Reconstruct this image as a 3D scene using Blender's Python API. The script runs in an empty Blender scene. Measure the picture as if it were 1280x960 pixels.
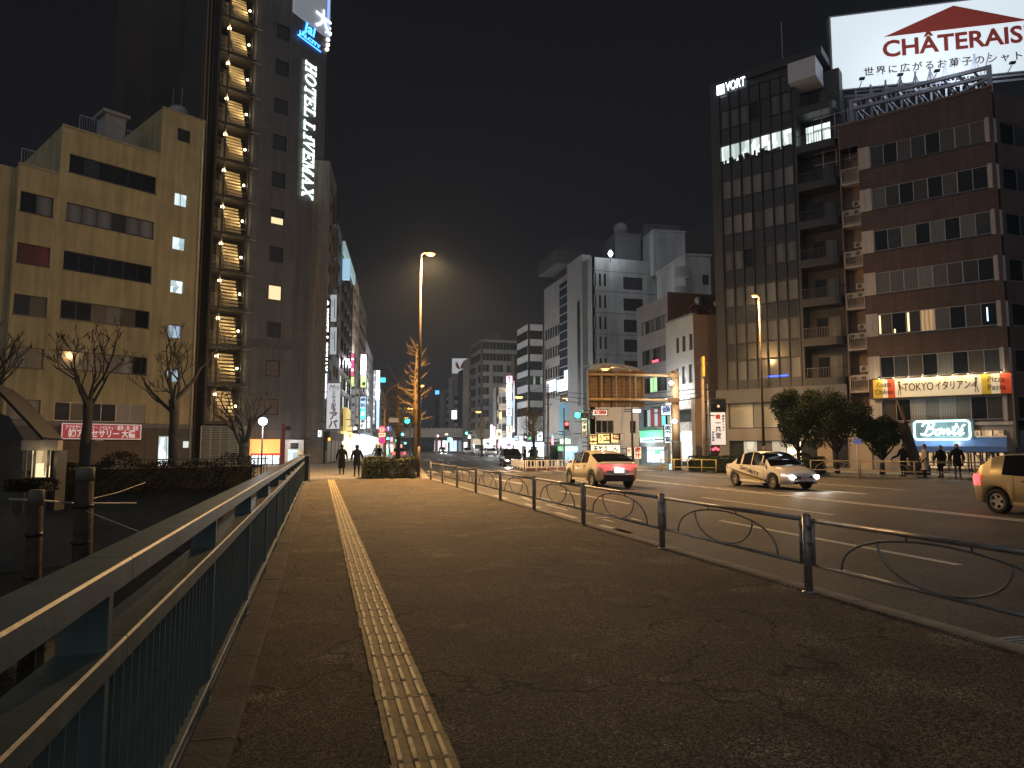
import bpy, bmesh, math, random
from mathutils import Vector, Matrix
rad = math.radians
random.seed(7)
SC = bpy.context.scene
COL = SC.collection
# ------------------------------------------------------------------ camera
F_PX = 853.3                      # focal length in pixels of the 1280 px wide photograph
PITCH = math.atan(78 / F_PX)
YAW = rad(15.65)
EYE = 1.6
cam_d = bpy.data.cameras.new('camera')
cam_d.sensor_width = 36.0
cam_d.lens = 36.0 * F_PX / 1280
cam_d.clip_start = 0.05
cam_d.clip_end = 4000
cam = bpy.data.objects.new('camera', cam_d)
COL.objects.link(cam)
cam.location = (0, 0, EYE)
cam.rotation_euler = (math.pi / 2 + PITCH, 0, -YAW)
SC.camera = cam
# ------------------------------------------------------------------ world, exposure
W = bpy.data.worlds.new('World')
SC.world = W
W.use_nodes = True
wn = W.node_tree.nodes; wl = W.node_tree.links
wn.clear()
w_out = wn.new('ShaderNodeOutputWorld'); w_bg = wn.new('ShaderNodeBackground')
w_tc = wn.new('ShaderNodeTexCoord'); w_sx = wn.new('ShaderNodeSeparateXYZ')
w_rmp = wn.new('ShaderNodeValToRGB')
wl.new(w_tc.outputs['Generated'], w_sx.inputs[0])
wl.new(w_sx.outputs['Z'], w_rmp.inputs[0])
cr = w_rmp.color_ramp
cr.elements[0].position = 0.0; cr.elements[0].color = (0.0190, 0.0190, 0.0265, 1)
cr.elements[1].position = 1.0; cr.elements[1].color = (0.0070, 0.0070, 0.0080, 1)
e = cr.elements.new(0.30); e.color = (0.0120, 0.0120, 0.0150, 1)
wl.new(w_rmp.outputs[0], w_bg.inputs[0])
w_bg.inputs[1].default_value = 0.62
wl.new(w_bg.outputs[0], w_out.inputs[0])
# added soft fill from low behind the camera, lifts the dim facades
sd = bpy.data.lights.new('facade_fill', 'SUN')
sd.energy = 0.56; sd.angle = rad(140); sd.color = (0.88, 0.92, 1.0)
so = bpy.data.objects.new('facade_fill', sd); COL.objects.link(so)
so.rotation_euler = (rad(76), 0, rad(-20))
SC.view_settings.view_transform = 'Standard'
SC.view_settings.look = 'None'
SC.view_settings.exposure = 0
SC.view_settings.gamma = 1
SC.cycles.use_denoising = True
SC.cycles.sample_clamp_indirect = 4
SC.cycles.max_bounces = 5
SC.cycles.diffuse_bounces = 2
SC.cycles.glossy_bounces = 3
SC.cycles.caustics_reflective = False
SC.cycles.caustics_refractive = False

# ------------------------------------------------------------------ pixel geometry
_c, _s = math.cos(YAW), math.sin(YAW)
def ray(x, y):
    cx = x - 640; cy = 480 - y
    up = cy * math.cos(PITCH) + F_PX * math.sin(PITCH)
    fw = F_PX * math.cos(PITCH) - cy * math.sin(PITCH)
    return Vector((cx * _c + fw * _s, -cx * _s + fw * _c, up)), fw
def at(x, y, D):
    r, fw = ray(x, y)
    return Vector((0, 0, EYE)) + r * (D / fw)
def gnd(x, y, z=0.0):
    r, fw = ray(x, y)
    t = (z - EYE) / r.z
    return Vector((r.x * t, r.y * t, z))

# ------------------------------------------------------------------ materials
MATS = {}
def M(name, color, rough=0.6, metal=0.0, var=0.18, scale=3.0, bump=0.0, bscale=60.0, emit=0.0, ecol=None, spec=0.5, coat=0.0):
    if name in MATS: return MATS[name]
    m = bpy.data.materials.new(name); m.use_nodes = True
    n = m.node_tree.nodes; l = m.node_tree.links
    b = n['Principled BSDF']
    b.inputs['Roughness'].default_value = rough
    b.inputs['Metallic'].default_value = metal
    b.inputs['Specular IOR Level'].default_value = spec
    b.inputs['Coat Weight'].default_value = coat
    tc = n.new('ShaderNodeTexCoord')
    if var > 0:
        nz = n.new('ShaderNodeTexNoise'); nz.inputs['Scale'].default_value = scale
        nz.inputs['Detail'].default_value = 6; nz.inputs['Roughness'].default_value = 0.62
        l.new(tc.outputs['Object'], nz.inputs['Vector'])
        mr = n.new('ShaderNodeMapRange')
        mr.inputs['From Min'].default_value = 0.3; mr.inputs['From Max'].default_value = 0.7
        mr.inputs['To Min'].default_value = 1 - var; mr.inputs['To Max'].default_value = 1 + var
        l.new(nz.outputs['Fac'], mr.inputs['Value'])
        vm = n.new('ShaderNodeVectorMath'); vm.operation = 'SCALE'
        vm.inputs[0].default_value = color[:3]
        l.new(mr.outputs[0], vm.inputs['Scale'])
        l.new(vm.outputs[0], b.inputs['Base Color'])
    else:
        b.inputs['Base Color'].default_value = (*color[:3], 1)
    if bump > 0:
        nb = n.new('ShaderNodeTexNoise'); nb.inputs['Scale'].default_value = bscale
        nb.inputs['Detail'].default_value = 4
        l.new(tc.outputs['Object'], nb.inputs['Vector'])
        bp = n.new('ShaderNodeBump'); bp.inputs['Strength'].default_value = bump
        bp.inputs['Distance'].default_value = 0.02
        l.new(nb.outputs['Fac'], bp.inputs['Height']); l.new(bp.outputs[0], b.inputs['Normal'])
    if emit > 0:
        b.inputs['Emission Color'].default_value = (*(ecol or color)[:3], 1)
        b.inputs['Emission Strength'].default_value = emit
    MATS[name] = m
    return m
def nodes_of(m):
    return m.node_tree.nodes, m.node_tree.links, m.node_tree.nodes['Principled BSDF']
def E(name, color, s, var=0.0):
    """a surface that gives off light: lamp lens, lit panel, neon"""
    return M(name, tuple(0.6 * c for c in color), 0.5, 0, 0, emit=s, ecol=color)

def asphalt(name, base, speck, crack=True, warm=(1.1, 1.0, 0.88), rough=0.85):
    m = M(name, base, rough, 0, 0)
    n, l, b = nodes_of(m)
    b.inputs['Specular IOR Level'].default_value = 0.35
    tc = n.new('ShaderNodeTexCoord')
    big = n.new('ShaderNodeTexNoise'); big.inputs['Scale'].default_value = 0.55; big.inputs['Detail'].default_value = 8; big.inputs['Roughness'].default_value = 0.7
    l.new(tc.outputs['Object'], big.inputs['Vector'])
    r1 = n.new('ShaderNodeValToRGB'); l.new(big.outputs['Fac'], r1.inputs[0])
    r1.color_ramp.elements[0].position = 0.30; r1.color_ramp.elements[0].color = (*[c * 0.62 for c in base], 1)
    r1.color_ramp.elements[1].position = 0.72; r1.color_ramp.elements[1].color = (*[c * 1.45 * w for c, w in zip(base, warm)], 1)
    fine = n.new('ShaderNodeTexVoronoi'); fine.inputs['Scale'].default_value = 95
    l.new(tc.outputs['Object'], fine.inputs['Vector'])
    r2 = n.new('ShaderNodeValToRGB'); l.new(fine.outputs['Color'], r2.inputs[0])
    r2.color_ramp.elements[0].position = 0.5; r2.color_ramp.elements[0].color = (0, 0, 0, 1)
    r2.color_ramp.elements[1].position = 0.95; r2.color_ramp.elements[1].color = (1, 1, 1, 1)
    patch = n.new('ShaderNodeTexNoise'); patch.inputs['Scale'].default_value = 1.4; patch.inputs['Detail'].default_value = 5
    l.new(tc.outputs['Object'], patch.inputs['Vector'])
    r3 = n.new('ShaderNodeValToRGB'); l.new(patch.outputs['Fac'], r3.inputs[0])
    r3.color_ramp.elements[0].position = 0.56; r3.color_ramp.elements[1].position = 0.72
    mul = n.new('ShaderNodeMath'); mul.operation = 'MULTIPLY'
    l.new(r2.outputs[0], mul.inputs[0]); l.new(r3.outputs[0], mul.inputs[1])
    mx = n.new('ShaderNodeMix'); mx.data_type = 'RGBA'
    l.new(mul.outputs[0], mx.inputs[0]); l.new(r1.outputs[0], mx.inputs[6]); mx.inputs[7].default_value = (*speck, 1)
    last = mx.outputs[2]
    hb = n.new('ShaderNodeTexNoise'); hb.inputs['Scale'].default_value = 70; hb.inputs['Detail'].default_value = 5; hb.inputs['Roughness'].default_value = 0.7
    l.new(tc.outputs['Object'], hb.inputs['Vector'])
    hsrc = hb.outputs['Fac']
    if crack:
        wob = n.new('ShaderNodeTexNoise'); wob.inputs['Scale'].default_value = 1.1; wob.inputs['Detail'].default_value = 7
        l.new(tc.outputs['Object'], wob.inputs['Vector'])
        wm = n.new('ShaderNodeVectorMath'); wm.operation = 'SCALE'; wm.inputs['Scale'].default_value = 1.9
        l.new(wob.outputs['Color'], wm.inputs[0])
        wa = n.new('ShaderNodeVectorMath'); l.new(tc.outputs['Object'], wa.inputs[0]); l.new(wm.outputs[0], wa.inputs[1])
        vo = n.new('ShaderNodeTexVoronoi'); vo.feature = 'DISTANCE_TO_EDGE'; vo.inputs['Scale'].default_value = 0.5
        l.new(wa.outputs[0], vo.inputs['Vector'])
        cr_ = n.new('ShaderNodeMapRange'); cr_.inputs['From Min'].default_value = 0.0; cr_.inputs['From Max'].default_value = 0.014
        cr_.inputs['To Min'].default_value = 0.0; cr_.inputs['To Max'].default_value = 1.0
        l.new(vo.outputs['Distance'], cr_.inputs['Value'])
        mc = n.new('ShaderNodeMix'); mc.data_type = 'RGBA'
        l.new(cr_.outputs[0], mc.inputs[0]); mc.inputs[6].default_value = (*[c * 0.22 for c in base], 1)
        l.new(last, mc.inputs[7]); last = mc.outputs[2]
        ad = n.new('ShaderNodeMath'); ad.operation = 'MULTIPLY_ADD'; ad.inputs[1].default_value = 0.8
        l.new(cr_.outputs[0], ad.inputs[0]); l.new(hb.outputs['Fac'], ad.inputs[2]); hsrc = ad.outputs[0]
    gr = n.new('ShaderNodeTexVoronoi'); gr.inputs['Scale'].default_value = 105
    l.new(tc.outputs['Object'], gr.inputs['Vector'])
    gsep = n.new('ShaderNodeSeparateColor'); l.new(gr.outputs['Color'], gsep.inputs[0])
    gp_w = n.new('ShaderNodeMath'); gp_w.operation = 'POWER'; gp_w.inputs[1].default_value = 2.2; l.new(gsep.outputs[0], gp_w.inputs[0])
    gm = n.new('ShaderNodeMapRange'); gm.inputs['To Min'].default_value = 0.25; gm.inputs['To Max'].default_value = 3.6
    l.new(gp_w.outputs[0], gm.inputs['Value'])
    gs = n.new('ShaderNodeVectorMath'); gs.operation = 'SCALE'; l.new(last, gs.inputs[0]); l.new(gm.outputs[0], gs.inputs['Scale']); last = gs.outputs[0]
    l.new(last, b.inputs['Base Color'])
    bp = n.new('ShaderNodeBump'); bp.inputs['Strength'].default_value = 0.9; bp.inputs['Distance'].default_value = 0.012
    l.new(hsrc, bp.inputs['Height']); l.new(bp.outputs[0], b.inputs['Normal'])
    return m

def tiled(name, color, tw, th, mortar=(0.5, 0.5, 0.5), ms=0.02, rough=0.6, axes='XZ', var=0.12):
    """wall tiles far too small to pick apart: joints in colour and relief"""
    m = M(name, color, rough, 0, 0)
    n, l, b = nodes_of(m)
    tc = n.new('ShaderNodeTexCoord'); sp = n.new('ShaderNodeSeparateXYZ'); cb = n.new('ShaderNodeCombineXYZ')
    l.new(tc.outputs['Object'], sp.inputs[0])
    ad = n.new('ShaderNodeMath'); l.new(sp.outputs['X'], ad.inputs[0]); l.new(sp.outputs['Y'], ad.inputs[1])
    l.new(ad.outputs[0], cb.inputs[0]); l.new(sp.outputs['Z'], cb.inputs[1])
    br = n.new('ShaderNodeTexBrick'); br.offset = 0.0
    br.inputs['Scale'].default_value = 1; br.inputs['Brick Width'].default_value = tw; br.inputs['Row Height'].default_value = th
    br.inputs['Mortar Size'].default_value = ms; br.inputs['Mortar Smooth'].default_value = 0.2
    br.inputs['Color1'].default_value = (*[c * (1 - var) for c in color], 1)
    br.inputs['Color2'].default_value = (*[c * (1 + var) for c in color], 1)
    br.inputs['Mortar'].default_value = (*[c * k for c, k in zip(color, mortar)], 1)
    l.new(cb.outputs[0], br.inputs['Vector'])
    nz = n.new('ShaderNodeTexNoise'); nz.inputs['Scale'].default_value = 0.6; nz.inputs['Detail'].default_value = 7
    l.new(tc.outputs['Object'], nz.inputs['Vector'])
    mr = n.new('ShaderNodeMapRange'); mr.inputs['To Min'].default_value = 0.7; mr.inputs['To Max'].default_value = 1.3
    l.new(nz.outputs['Fac'], mr.inputs['Value'])
    vm = n.new('ShaderNodeVectorMath'); vm.operation = 'SCALE'
    l.new(br.outputs['Color'], vm.inputs[0]); l.new(mr.outputs[0], vm.inputs['Scale'])
    l.new(vm.outputs[0], b.inputs['Base Color'])
    bp = n.new('ShaderNodeBump'); bp.inputs['Strength'].default_value = 0.4; bp.inputs['Distance'].default_value = 0.01; bp.invert = True
    l.new(br.outputs['Fac'], bp.inputs['Height']); l.new(bp.outputs[0], b.inputs['Normal'])
    return m

def curtain_mat(name, color, k=14, emit=0.0, ecol=(1, 1, 1)):
    m = M(name, color, 0.35, 0, 0)
    n, l, b = nodes_of(m)
    tc = n.new('ShaderNodeTexCoord')
    wv = n.new('ShaderNodeTexWave'); wv.bands_direction = 'X'; wv.inputs['Scale'].default_value = k * 0.16
    wv.inputs['Distortion'].default_value = 2.5; wv.inputs['Detail'].default_value = 2
    l.new(tc.outputs['Object'], wv.inputs['Vector'])
    nz = n.new('ShaderNodeTexNoise'); nz.inputs['Scale'].default_value = 0.9
    ob = n.new('ShaderNodeObjectInfo')
    l.new(ob.outputs['Location'], nz.inputs['Vector'])
    mr = n.new('ShaderNodeMapRange'); mr.inputs['To Min'].default_value = 0.62; mr.inputs['To Max'].default_value = 1.15
    l.new(wv.outputs['Fac'], mr.inputs['Value'])
    m2 = n.new('ShaderNodeMath'); m2.operation = 'MULTIPLY'
    l.new(mr.outputs[0], m2.inputs[0])
    mr2 = n.new('ShaderNodeMapRange'); mr2.inputs['From Min'].default_value = 0.3; mr2.inputs['From Max'].default_value = 0.7
    mr2.inputs['To Min'].default_value = 0.45; mr2.inputs['To Max'].default_value = 1.3
    l.new(nz.outputs['Fac'], mr2.inputs['Value']); l.new(mr2.outputs[0], m2.inputs[1])
    vm = n.new('ShaderNodeVectorMath'); vm.operation = 'SCALE'; vm.inputs[0].default_value = color
    l.new(m2.outputs[0], vm.inputs['Scale']); l.new(vm.outputs[0], b.inputs['Base Color'])
    if emit:
        b.inputs['Emission Color'].default_value = (*ecol, 1); l.new(m2.outputs[0], b.inputs['Emission Strength'])
        mm = n.new('ShaderNodeMath'); mm.operation = 'MULTIPLY'; mm.inputs[1].default_value = emit
        l.new(m2.outputs[0], mm.inputs[0]); l.new(mm.outputs[0], b.inputs['Emission Strength'])
    b.inputs['Coat Weight'].default_value = 0.25; b.inputs['Coat Roughness'].default_value = 0.08
    return m

def room_mat(name, c1, c2, s, scale=3.0):
    """a lit interior seen through a window: uneven light from things inside"""
    m = M(name, (0.3, 0.3, 0.3), 0.3, 0, 0)
    n, l, b = nodes_of(m)
    tc = n.new('ShaderNodeTexCoord'); oi = n.new('ShaderNodeObjectInfo')
    va = n.new('ShaderNodeVectorMath'); l.new(tc.outputs['Object'], va.inputs[0]); l.new(oi.outputs['Location'], va.inputs[1])
    mp = n.new('ShaderNodeMapping'); mp.inputs['Scale'].default_value = (1.6, 1, 0.8)
    l.new(va.outputs[0], mp.inputs[0])
    vo = n.new('ShaderNodeTexVoronoi'); vo.distance = 'CHEBYCHEV'; vo.inputs['Scale'].default_value = scale
    l.new(mp.outputs[0], vo.inputs['Vector'])
    rp = n.new('ShaderNodeValToRGB'); l.new(vo.outputs['Color'], rp.inputs[0])
    rp.color_ramp.elements[0].position = 0.15; rp.color_ramp.elements[0].color = (*c1, 1)
    rp.color_ramp.elements[1].position = 0.8; rp.color_ramp.elements[1].color = (*c2, 1)
    l.new(rp.outputs[0], b.inputs['Emission Color']); b.inputs['Emission Strength'].default_value = s
    b.inputs['Coat Weight'].default_value = 0.4
    return m

def streaks(m, amt=0.35, sc=(1.3, 1.3, 0.10), k=1.6):
    """rain streaks and soot running down a wall"""
    n, l, b = nodes_of(m); s = b.inputs['Base Color']; src = s.links[0].from_socket if s.links else None
    tc = n.new('ShaderNodeTexCoord'); mp = n.new('ShaderNodeMapping'); mp.inputs['Scale'].default_value = sc
    nz = n.new('ShaderNodeTexNoise'); nz.inputs['Scale'].default_value = k; nz.inputs['Detail'].default_value = 8; nz.inputs['Roughness'].default_value = 0.65
    l.new(tc.outputs['Object'], mp.inputs[0]); l.new(mp.outputs[0], nz.inputs['Vector'])
    mr = n.new('ShaderNodeMapRange'); mr.inputs['From Min'].default_value = 0.35; mr.inputs['From Max'].default_value = 0.62; mr.inputs['To Min'].default_value = 1 - amt; mr.inputs['To Max'].default_value = 1.06
    l.new(nz.outputs['Fac'], mr.inputs['Value'])
    vm = n.new('ShaderNodeVectorMath'); vm.operation = 'SCALE'; l.new(mr.outputs[0], vm.inputs['Scale'])
    if src: l.new(src, vm.inputs[0])
    else: vm.inputs[0].default_value = s.default_value[:3]
    l.new(vm.outputs[0], s); return m
def wear(m, col=(0.10, 0.045, 0.02), lo=0.63, hi=0.68, sc=9):
    """chips and rust spots with a shape of their own"""
    n, l, b = nodes_of(m); s = b.inputs['Base Color']; src = s.links[0].from_socket
    tc = n.new('ShaderNodeNewGeometry'); nz = n.new('ShaderNodeTexNoise'); nz.inputs['Scale'].default_value = sc; nz.inputs['Detail'].default_value = 9; nz.inputs['Roughness'].default_value = 0.72
    l.new(tc.outputs['Position'], nz.inputs['Vector'])
    mr = n.new('ShaderNodeMapRange'); mr.inputs['From Min'].default_value = lo; mr.inputs['From Max'].default_value = hi
    l.new(nz.outputs['Fac'], mr.inputs['Value'])
    mx = n.new('ShaderNodeMix'); mx.data_type = 'RGBA'; l.new(mr.outputs[0], mx.inputs[0]); l.new(src, mx.inputs[6]); mx.inputs[7].default_value = (*col, 1); l.new(mx.outputs[2], s)
    return m

# ------------------------------------------------------------------ mesh helpers
class MB:
    def __init__(s): s.v = []; s.f = []
    def quad(s, a, b, c, d):
        i = len(s.v); s.v += [tuple(a), tuple(b), tuple(c), tuple(d)]; s.f.append((i, i + 1, i + 2, i + 3)); return s
    def poly(s, pts):
        i = len(s.v); s.v += [tuple(p) for p in pts]; s.f.append(tuple(range(i, i + len(pts)))); return s
    def box(s, x0, x1, y0, y1, z0, z1, skip=''):
        i = len(s.v)
        s.v += [(x0, y0, z0), (x1, y0, z0), (x1, y1, z0), (x0, y1, z0), (x0, y0, z1), (x1, y0, z1), (x1, y1, z1), (x0, y1, z1)]
        fs = {'b': (0, 3, 2, 1), 't': (4, 5, 6, 7), 'f': (0, 1, 5, 4), 'r': (1, 2, 6, 5), 'k': (2, 3, 7, 6), 'l': (3, 0, 4, 7)}
        for k, q in fs.items():
            if k not in skip: s.f.append(tuple(i + j for j in q))
        return s
    def cbox(s, cx, cy, cz, w, d, h): return s.box(cx - w / 2, cx + w / 2, cy - d / 2, cy + d / 2, cz - h / 2, cz + h / 2)
    def prism(s, pts, z0, z1):
        n = len(pts); i = len(s.v)
        s.v += [(p[0], p[1], z0) for p in pts] + [(p[0], p[1], z1) for p in pts]
        s.f.append(tuple(i + k for k in reversed(range(n)))); s.f.append(tuple(i + n + k for k in range(n)))
        for k in range(n): s.f.append((i + k, i + (k + 1) % n, i + n + (k + 1) % n, i + n + k))
        return s
    def tube(s, pts, r, n=8, cap=True, r2=None):
        pts = [Vector(p) for p in pts]; rings = []
        m = len(pts)
        up = None
        for k, p in enumerate(pts):
            a = pts[max(k - 1, 0)]; b = pts[min(k + 1, m - 1)]
            d = (b - a).normalized() if (b - a).length > 1e-9 else Vector((0, 0, 1))
            if up is None: up = Vector((0, 0, 1)) if abs(d.z) < 0.9 else Vector((1, 0, 0))
            x = d.cross(up)
            if x.length < 1e-4: x = d.orthogonal()
            x.normalize(); y = x.cross(d).normalized(); up = y
            rr = r[k] if isinstance(r, (list, tuple)) else (r if r2 is None else r + (r2 - r) * k / (m - 1))
            i = len(s.v)
            for j in range(n):
                t = 2 * math.pi * j / n
                s.v.append(tuple(p + x * (rr * math.cos(t)) + y * (rr * math.sin(t))))
            rings.append(i)
        for k in range(m - 1):
            for j in range(n):
                s.f.append((rings[k] + j, rings[k] + (j + 1) % n, rings[k + 1] + (j + 1) % n, rings[k + 1] + j))
        if cap:
            s.f.append(tuple(rings[0] + j for j in reversed(range(n)))); s.f.append(tuple(rings[-1] + j for j in range(n)))
        return s
    def bar(s, a, b, w, h=None, upv=(0, 0, 1)):
        h = h or w; a = Vector(a); b = Vector(b); d = (b - a).normalized(); u = Vector(upv)
        x = d.cross(u)
        if x.length < 1e-3: x = d.orthogonal()
        x.normalize(); y = x.cross(d)
        i = len(s.v)
        for p in (a, b):
            for sx, sy in ((-1, -1), (1, -1), (1, 1), (-1, 1)): s.v.append(tuple(p + x * (sx * w / 2) + y * (sy * h / 2)))
        s.f += [(i + 3, i + 2, i + 1, i), (i + 4, i + 5, i + 6, i + 7)] + [(i + k, i + (k + 1) % 4, i + 4 + (k + 1) % 4, i + 4 + k) for k in range(4)]
        return s
    def lathe(s, prof, n=16, cx=0, cy=0):
        rings = []
        for r, z in prof:
            i = len(s.v)
            for j in range(n):
                t = 2 * math.pi * j / n; s.v.append((cx + r * math.cos(t), cy + r * math.sin(t), z))
            rings.append(i)
        for k in range(len(prof) - 1):
            for j in range(n): s.f.append((rings[k] + j, rings[k] + (j + 1) % n, rings[k + 1] + (j + 1) % n, rings[k + 1] + j))
        s.f.append(tuple(rings[0] + j for j in reversed(range(n)))); s.f.append(tuple(rings[-1] + j for j in range(n)))
        return s
    def disc(s, c, ax, r, t, n=20, r_in=0):
        """short cylinder (or ring) centred at c along unit axis ax"""
        ax = Vector(ax).normalized(); c = Vector(c); x = ax.orthogonal().normalized(); y = ax.cross(x)
        rs = [(r, -t / 2), (r, t / 2)]
        if r_in:
            rs = [(r_in, -t / 2), (r, -t / 2), (r, t / 2), (r_in, t / 2)]
        R = []
        for rr, h in rs:
            i = len(s.v)
            for j in range(n):
                a = 2 * math.pi * j / n; s.v.append(tuple(c + ax * h + x * rr * math.cos(a) + y * rr * math.sin(a)))
            R.append(i)
        seq = list(zip(R, R[1:])) + ([(R[-1], R[0])] if r_in else [])
        for a_, b_ in seq:
            for j in range(n): s.f.append((a_ + j, a_ + (j + 1) % n, b_ + (j + 1) % n, b_ + j))
        if not r_in:
            s.f.append(tuple(R[0] + j for j in reversed(range(n)))); s.f.append(tuple(R[1] + j for j in range(n)))
        return s
    def mesh(s, name, mat, smooth=False):
        me = bpy.data.meshes.new(name); me.from_pydata(s.v, [], s.f)
        for mm in (mat if isinstance(mat, (list, tuple)) else [mat]): me.materials.append(mm)
        if smooth:
            me.shade_smooth()
        me.update()
        return me
    def build(s, name, mat, parent=None, loc=None, smooth=False, rotz=0, **kw):
        return put(name, s.mesh(name, mat, smooth), parent, loc, rotz, **kw)
def put(name, me, parent=None, loc=None, rotz=0, label=None, cat=None, group=None, kind=None, rot=None):
    o = bpy.data.objects.new(name, me); COL.objects.link(o)
    if parent is not None: o.parent = parent
    if loc is not None: o.location = loc
    if rot is not None: o.rotation_euler = rot
    elif rotz: o.rotation_euler = (0, 0, rotz)
    tag(o, label, cat, group, kind)
    return o
def tag(o, label=None, cat=None, group=None, kind=None):
    if label: o['label'] = label
    if cat: o['category'] = cat
    if group: o['group'] = group
    if kind: o['kind'] = kind
    return o
def thing(name, label, cat, loc=(0, 0, 0), rotz=0, group=None):
    o = bpy.data.objects.new(name, None); COL.objects.link(o)
    o.empty_display_size = 0.2
    o.location = loc; o.rotation_euler = (0, 0, rotz)
    return tag(o, label, cat, group)
KIDS = {}
def copy_tree(o, loc=None, rotz=None, label=None, group=None, parent=None):
    if not KIDS or KIDS.get('_n') != len(bpy.data.objects):
        KIDS.clear()
        for x in bpy.data.objects:
            if x.parent: KIDS.setdefault(x.parent.name, []).append(x)
    def rec(a, par):
        c = a.copy(); COL.objects.link(c)
        if par is not None: c.parent = par
        for ch in KIDS.get(a.name, []): rec(ch, c)
        return c
    r = rec(o, parent)
    KIDS.clear()
    if loc is not None: r.location = loc
    if rotz is not None: r.rotation_euler = (0, 0, rotz)
    if label: r['label'] = label
    if group: r['group'] = group
    return r
def lamp(parent, loc, power, color, size=0.1, name='bulb', spot=None):
    d = bpy.data.lights.new(name, 'SPOT' if spot else 'POINT')
    d.energy = power; d.color = color; d.shadow_soft_size = size
    if spot: d.spot_size = spot; d.spot_blend = 0.6
    o = bpy.data.objects.new(name, d); COL.objects.link(o)
    o.parent = parent; o.location = loc
    return o
def text(s, size, mat, parent, loc, rot=(math.pi / 2, 0, 0), extrude=0.01, bold=0.0, align='CENTER', width=None, shear=0.0, spacing=1.0, name='lettering', sx=1.0, res=3, valign='CENTER'):
    cu = bpy.data.curves.new(name, 'FONT'); cu.body = s; cu.size = size; cu.extrude = extrude; cu.offset = bold
    cu.align_x = align; cu.align_y = valign; cu.shear = shear; cu.space_character = spacing; cu.resolution_u = res
    t = bpy.data.objects.new(name + '_tmp', cu); COL.objects.link(t)
    dg = bpy.context.evaluated_depsgraph_get()
    me = bpy.data.meshes.new_from_object(t.evaluated_get(dg))
    bpy.data.objects.remove(t); bpy.data.curves.remove(cu)
    if width:
        xs = [v.co.x for v in me.vertices]
        if xs:
            k = width / max(max(xs) - min(xs), 1e-6)
            for v in me.vertices: v.co.x *= k
    if sx != 1.0:
        for v in me.vertices: v.co.x *= sx
    me.name = name
    me.materials.clear(); me.materials.append(mat)
    return put(name, me, parent, loc, rot=rot)

# ------------------------------------------------------------------ common materials
DARKGLASS = M('dark_glass', (0.010, 0.012, 0.015), 0.12, 0, 0.3, 1.2, spec=0.25)
GLASS2 = M('grey_glass', (0.040, 0.045, 0.05), 0.15, 0, 0.35, 0.8, spec=0.3)
ALU = M('aluminium', (0.42, 0.42, 0.43), 0.35, 0.7, 0.1)
ALUD = M('dark_aluminium', (0.07, 0.07, 0.075), 0.4, 0.6, 0.1)
STEEL = M('galvanised_steel', (0.36, 0.37, 0.38), 0.42, 0.75, 0.25, 8)
BLACK = M('black_paint', (0.012, 0.012, 0.013), 0.5, 0, 0.2)
CONC = M('concrete', (0.30, 0.295, 0.285), 0.85, 0, 0.22, 1.2, 0.3, 30)
WHITE = M('white_paint', (0.75, 0.75, 0.74), 0.5, 0, 0.06)
CURT = curtain_mat('grey_curtain', (0.15, 0.15, 0.145))
CURTB = curtain_mat('brown_curtain', (0.065, 0.052, 0.042))
CURTW = curtain_mat('white_curtain', (0.30, 0.30, 0.29))
BLIND = curtain_mat('pale_blind', (0.22, 0.225, 0.23), 2)
SOD = (1.0, 0.57, 0.215)
E_SOD = E('sodium_lens', (1.0, 0.33, 0.05), 3.2)
COOLROOM = room_mat('cool_room', (0.30, 0.42, 0.46), (0.95, 1.15, 1.15), 1.1, 1.2)
WARMROOM = room_mat('warm_room', (0.9, 0.55, 0.22), (1.3, 1.0, 0.6), 1.0, 1.6)
SHOPROOM = room_mat('shop_room', (0.35, 0.45, 0.5), (1.2, 1.3, 1.3), 2.0, 2.2)
# ================================================================== GROUND
ROAD_Z = -0.12
A_ROAD = asphalt('road_asphalt', (0.060, 0.058, 0.056), (0.12, 0.12, 0.11), crack=False, rough=0.62)
A_WALK = asphalt('walk_asphalt', (0.074, 0.062, 0.048), (0.40, 0.36, 0.28), crack=True)
PAVE = tiled('paving', (0.24, 0.23, 0.21), 0.3, 0.3, (0.6, 0.6, 0.6), 0.012, 0.75, var=0.1)
_n, _l, _b = nodes_of(PAVE)      # pavers lie flat: use the X and Y axes
_cb = [x for x in _n if x.type == 'COMBXYZ'][0]; _sp = [x for x in _n if x.type == 'SEPXYZ'][0]
for lk in list(_cb.inputs[0].links) + list(_cb.inputs[1].links): _l.remove(lk)
_l.new(_sp.outputs['X'], _cb.inputs[0]); _l.new(_sp.outputs['Y'], _cb.inputs[1])
SOIL = M('dark_soil', (0.035, 0.03, 0.022), 0.95, 0, 0.4, 2, 0.6, 12)
KERBM = M('kerb_stone', (0.27, 0.25, 0.22), 0.85, 0, 0.3, 5, 0.5, 40)
def sheet(name, pts, z, mat, kind='structure'):
    m = MB(); m.poly([(p[0], p[1], z) for p in pts]); return m.build(name, mat, kind=kind)
BANK = (-0.6, 33.2)                                   # where the far bank of the river meets the bridge
bd = Vector((-0.839, -0.545, 0))
BX = lambda t: (BANK[0] + bd.x * t, BANK[1] + bd.y * t)
far_l = BX(260)
sheet('ground', [(5.6, -150), (1500, -150), (1500, 2500), (5.6, 2500)], ROAD_Z - 0.012, A_ROAD)
sheet('ground_bank', [(-0.76, 34.2), BX(0.2), far_l, (-1500, far_l[1]), (-1500, 2500), (5.6, 2500), (5.6, 34.2)], ROAD_Z - 0.012, SOIL)
RB = 0.1228                                           # the street bends about 7 degrees to the right beyond the bridge
def kx(Y): return 5.4 + RB * max(0.0, Y - 36)
road = MB()
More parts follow.
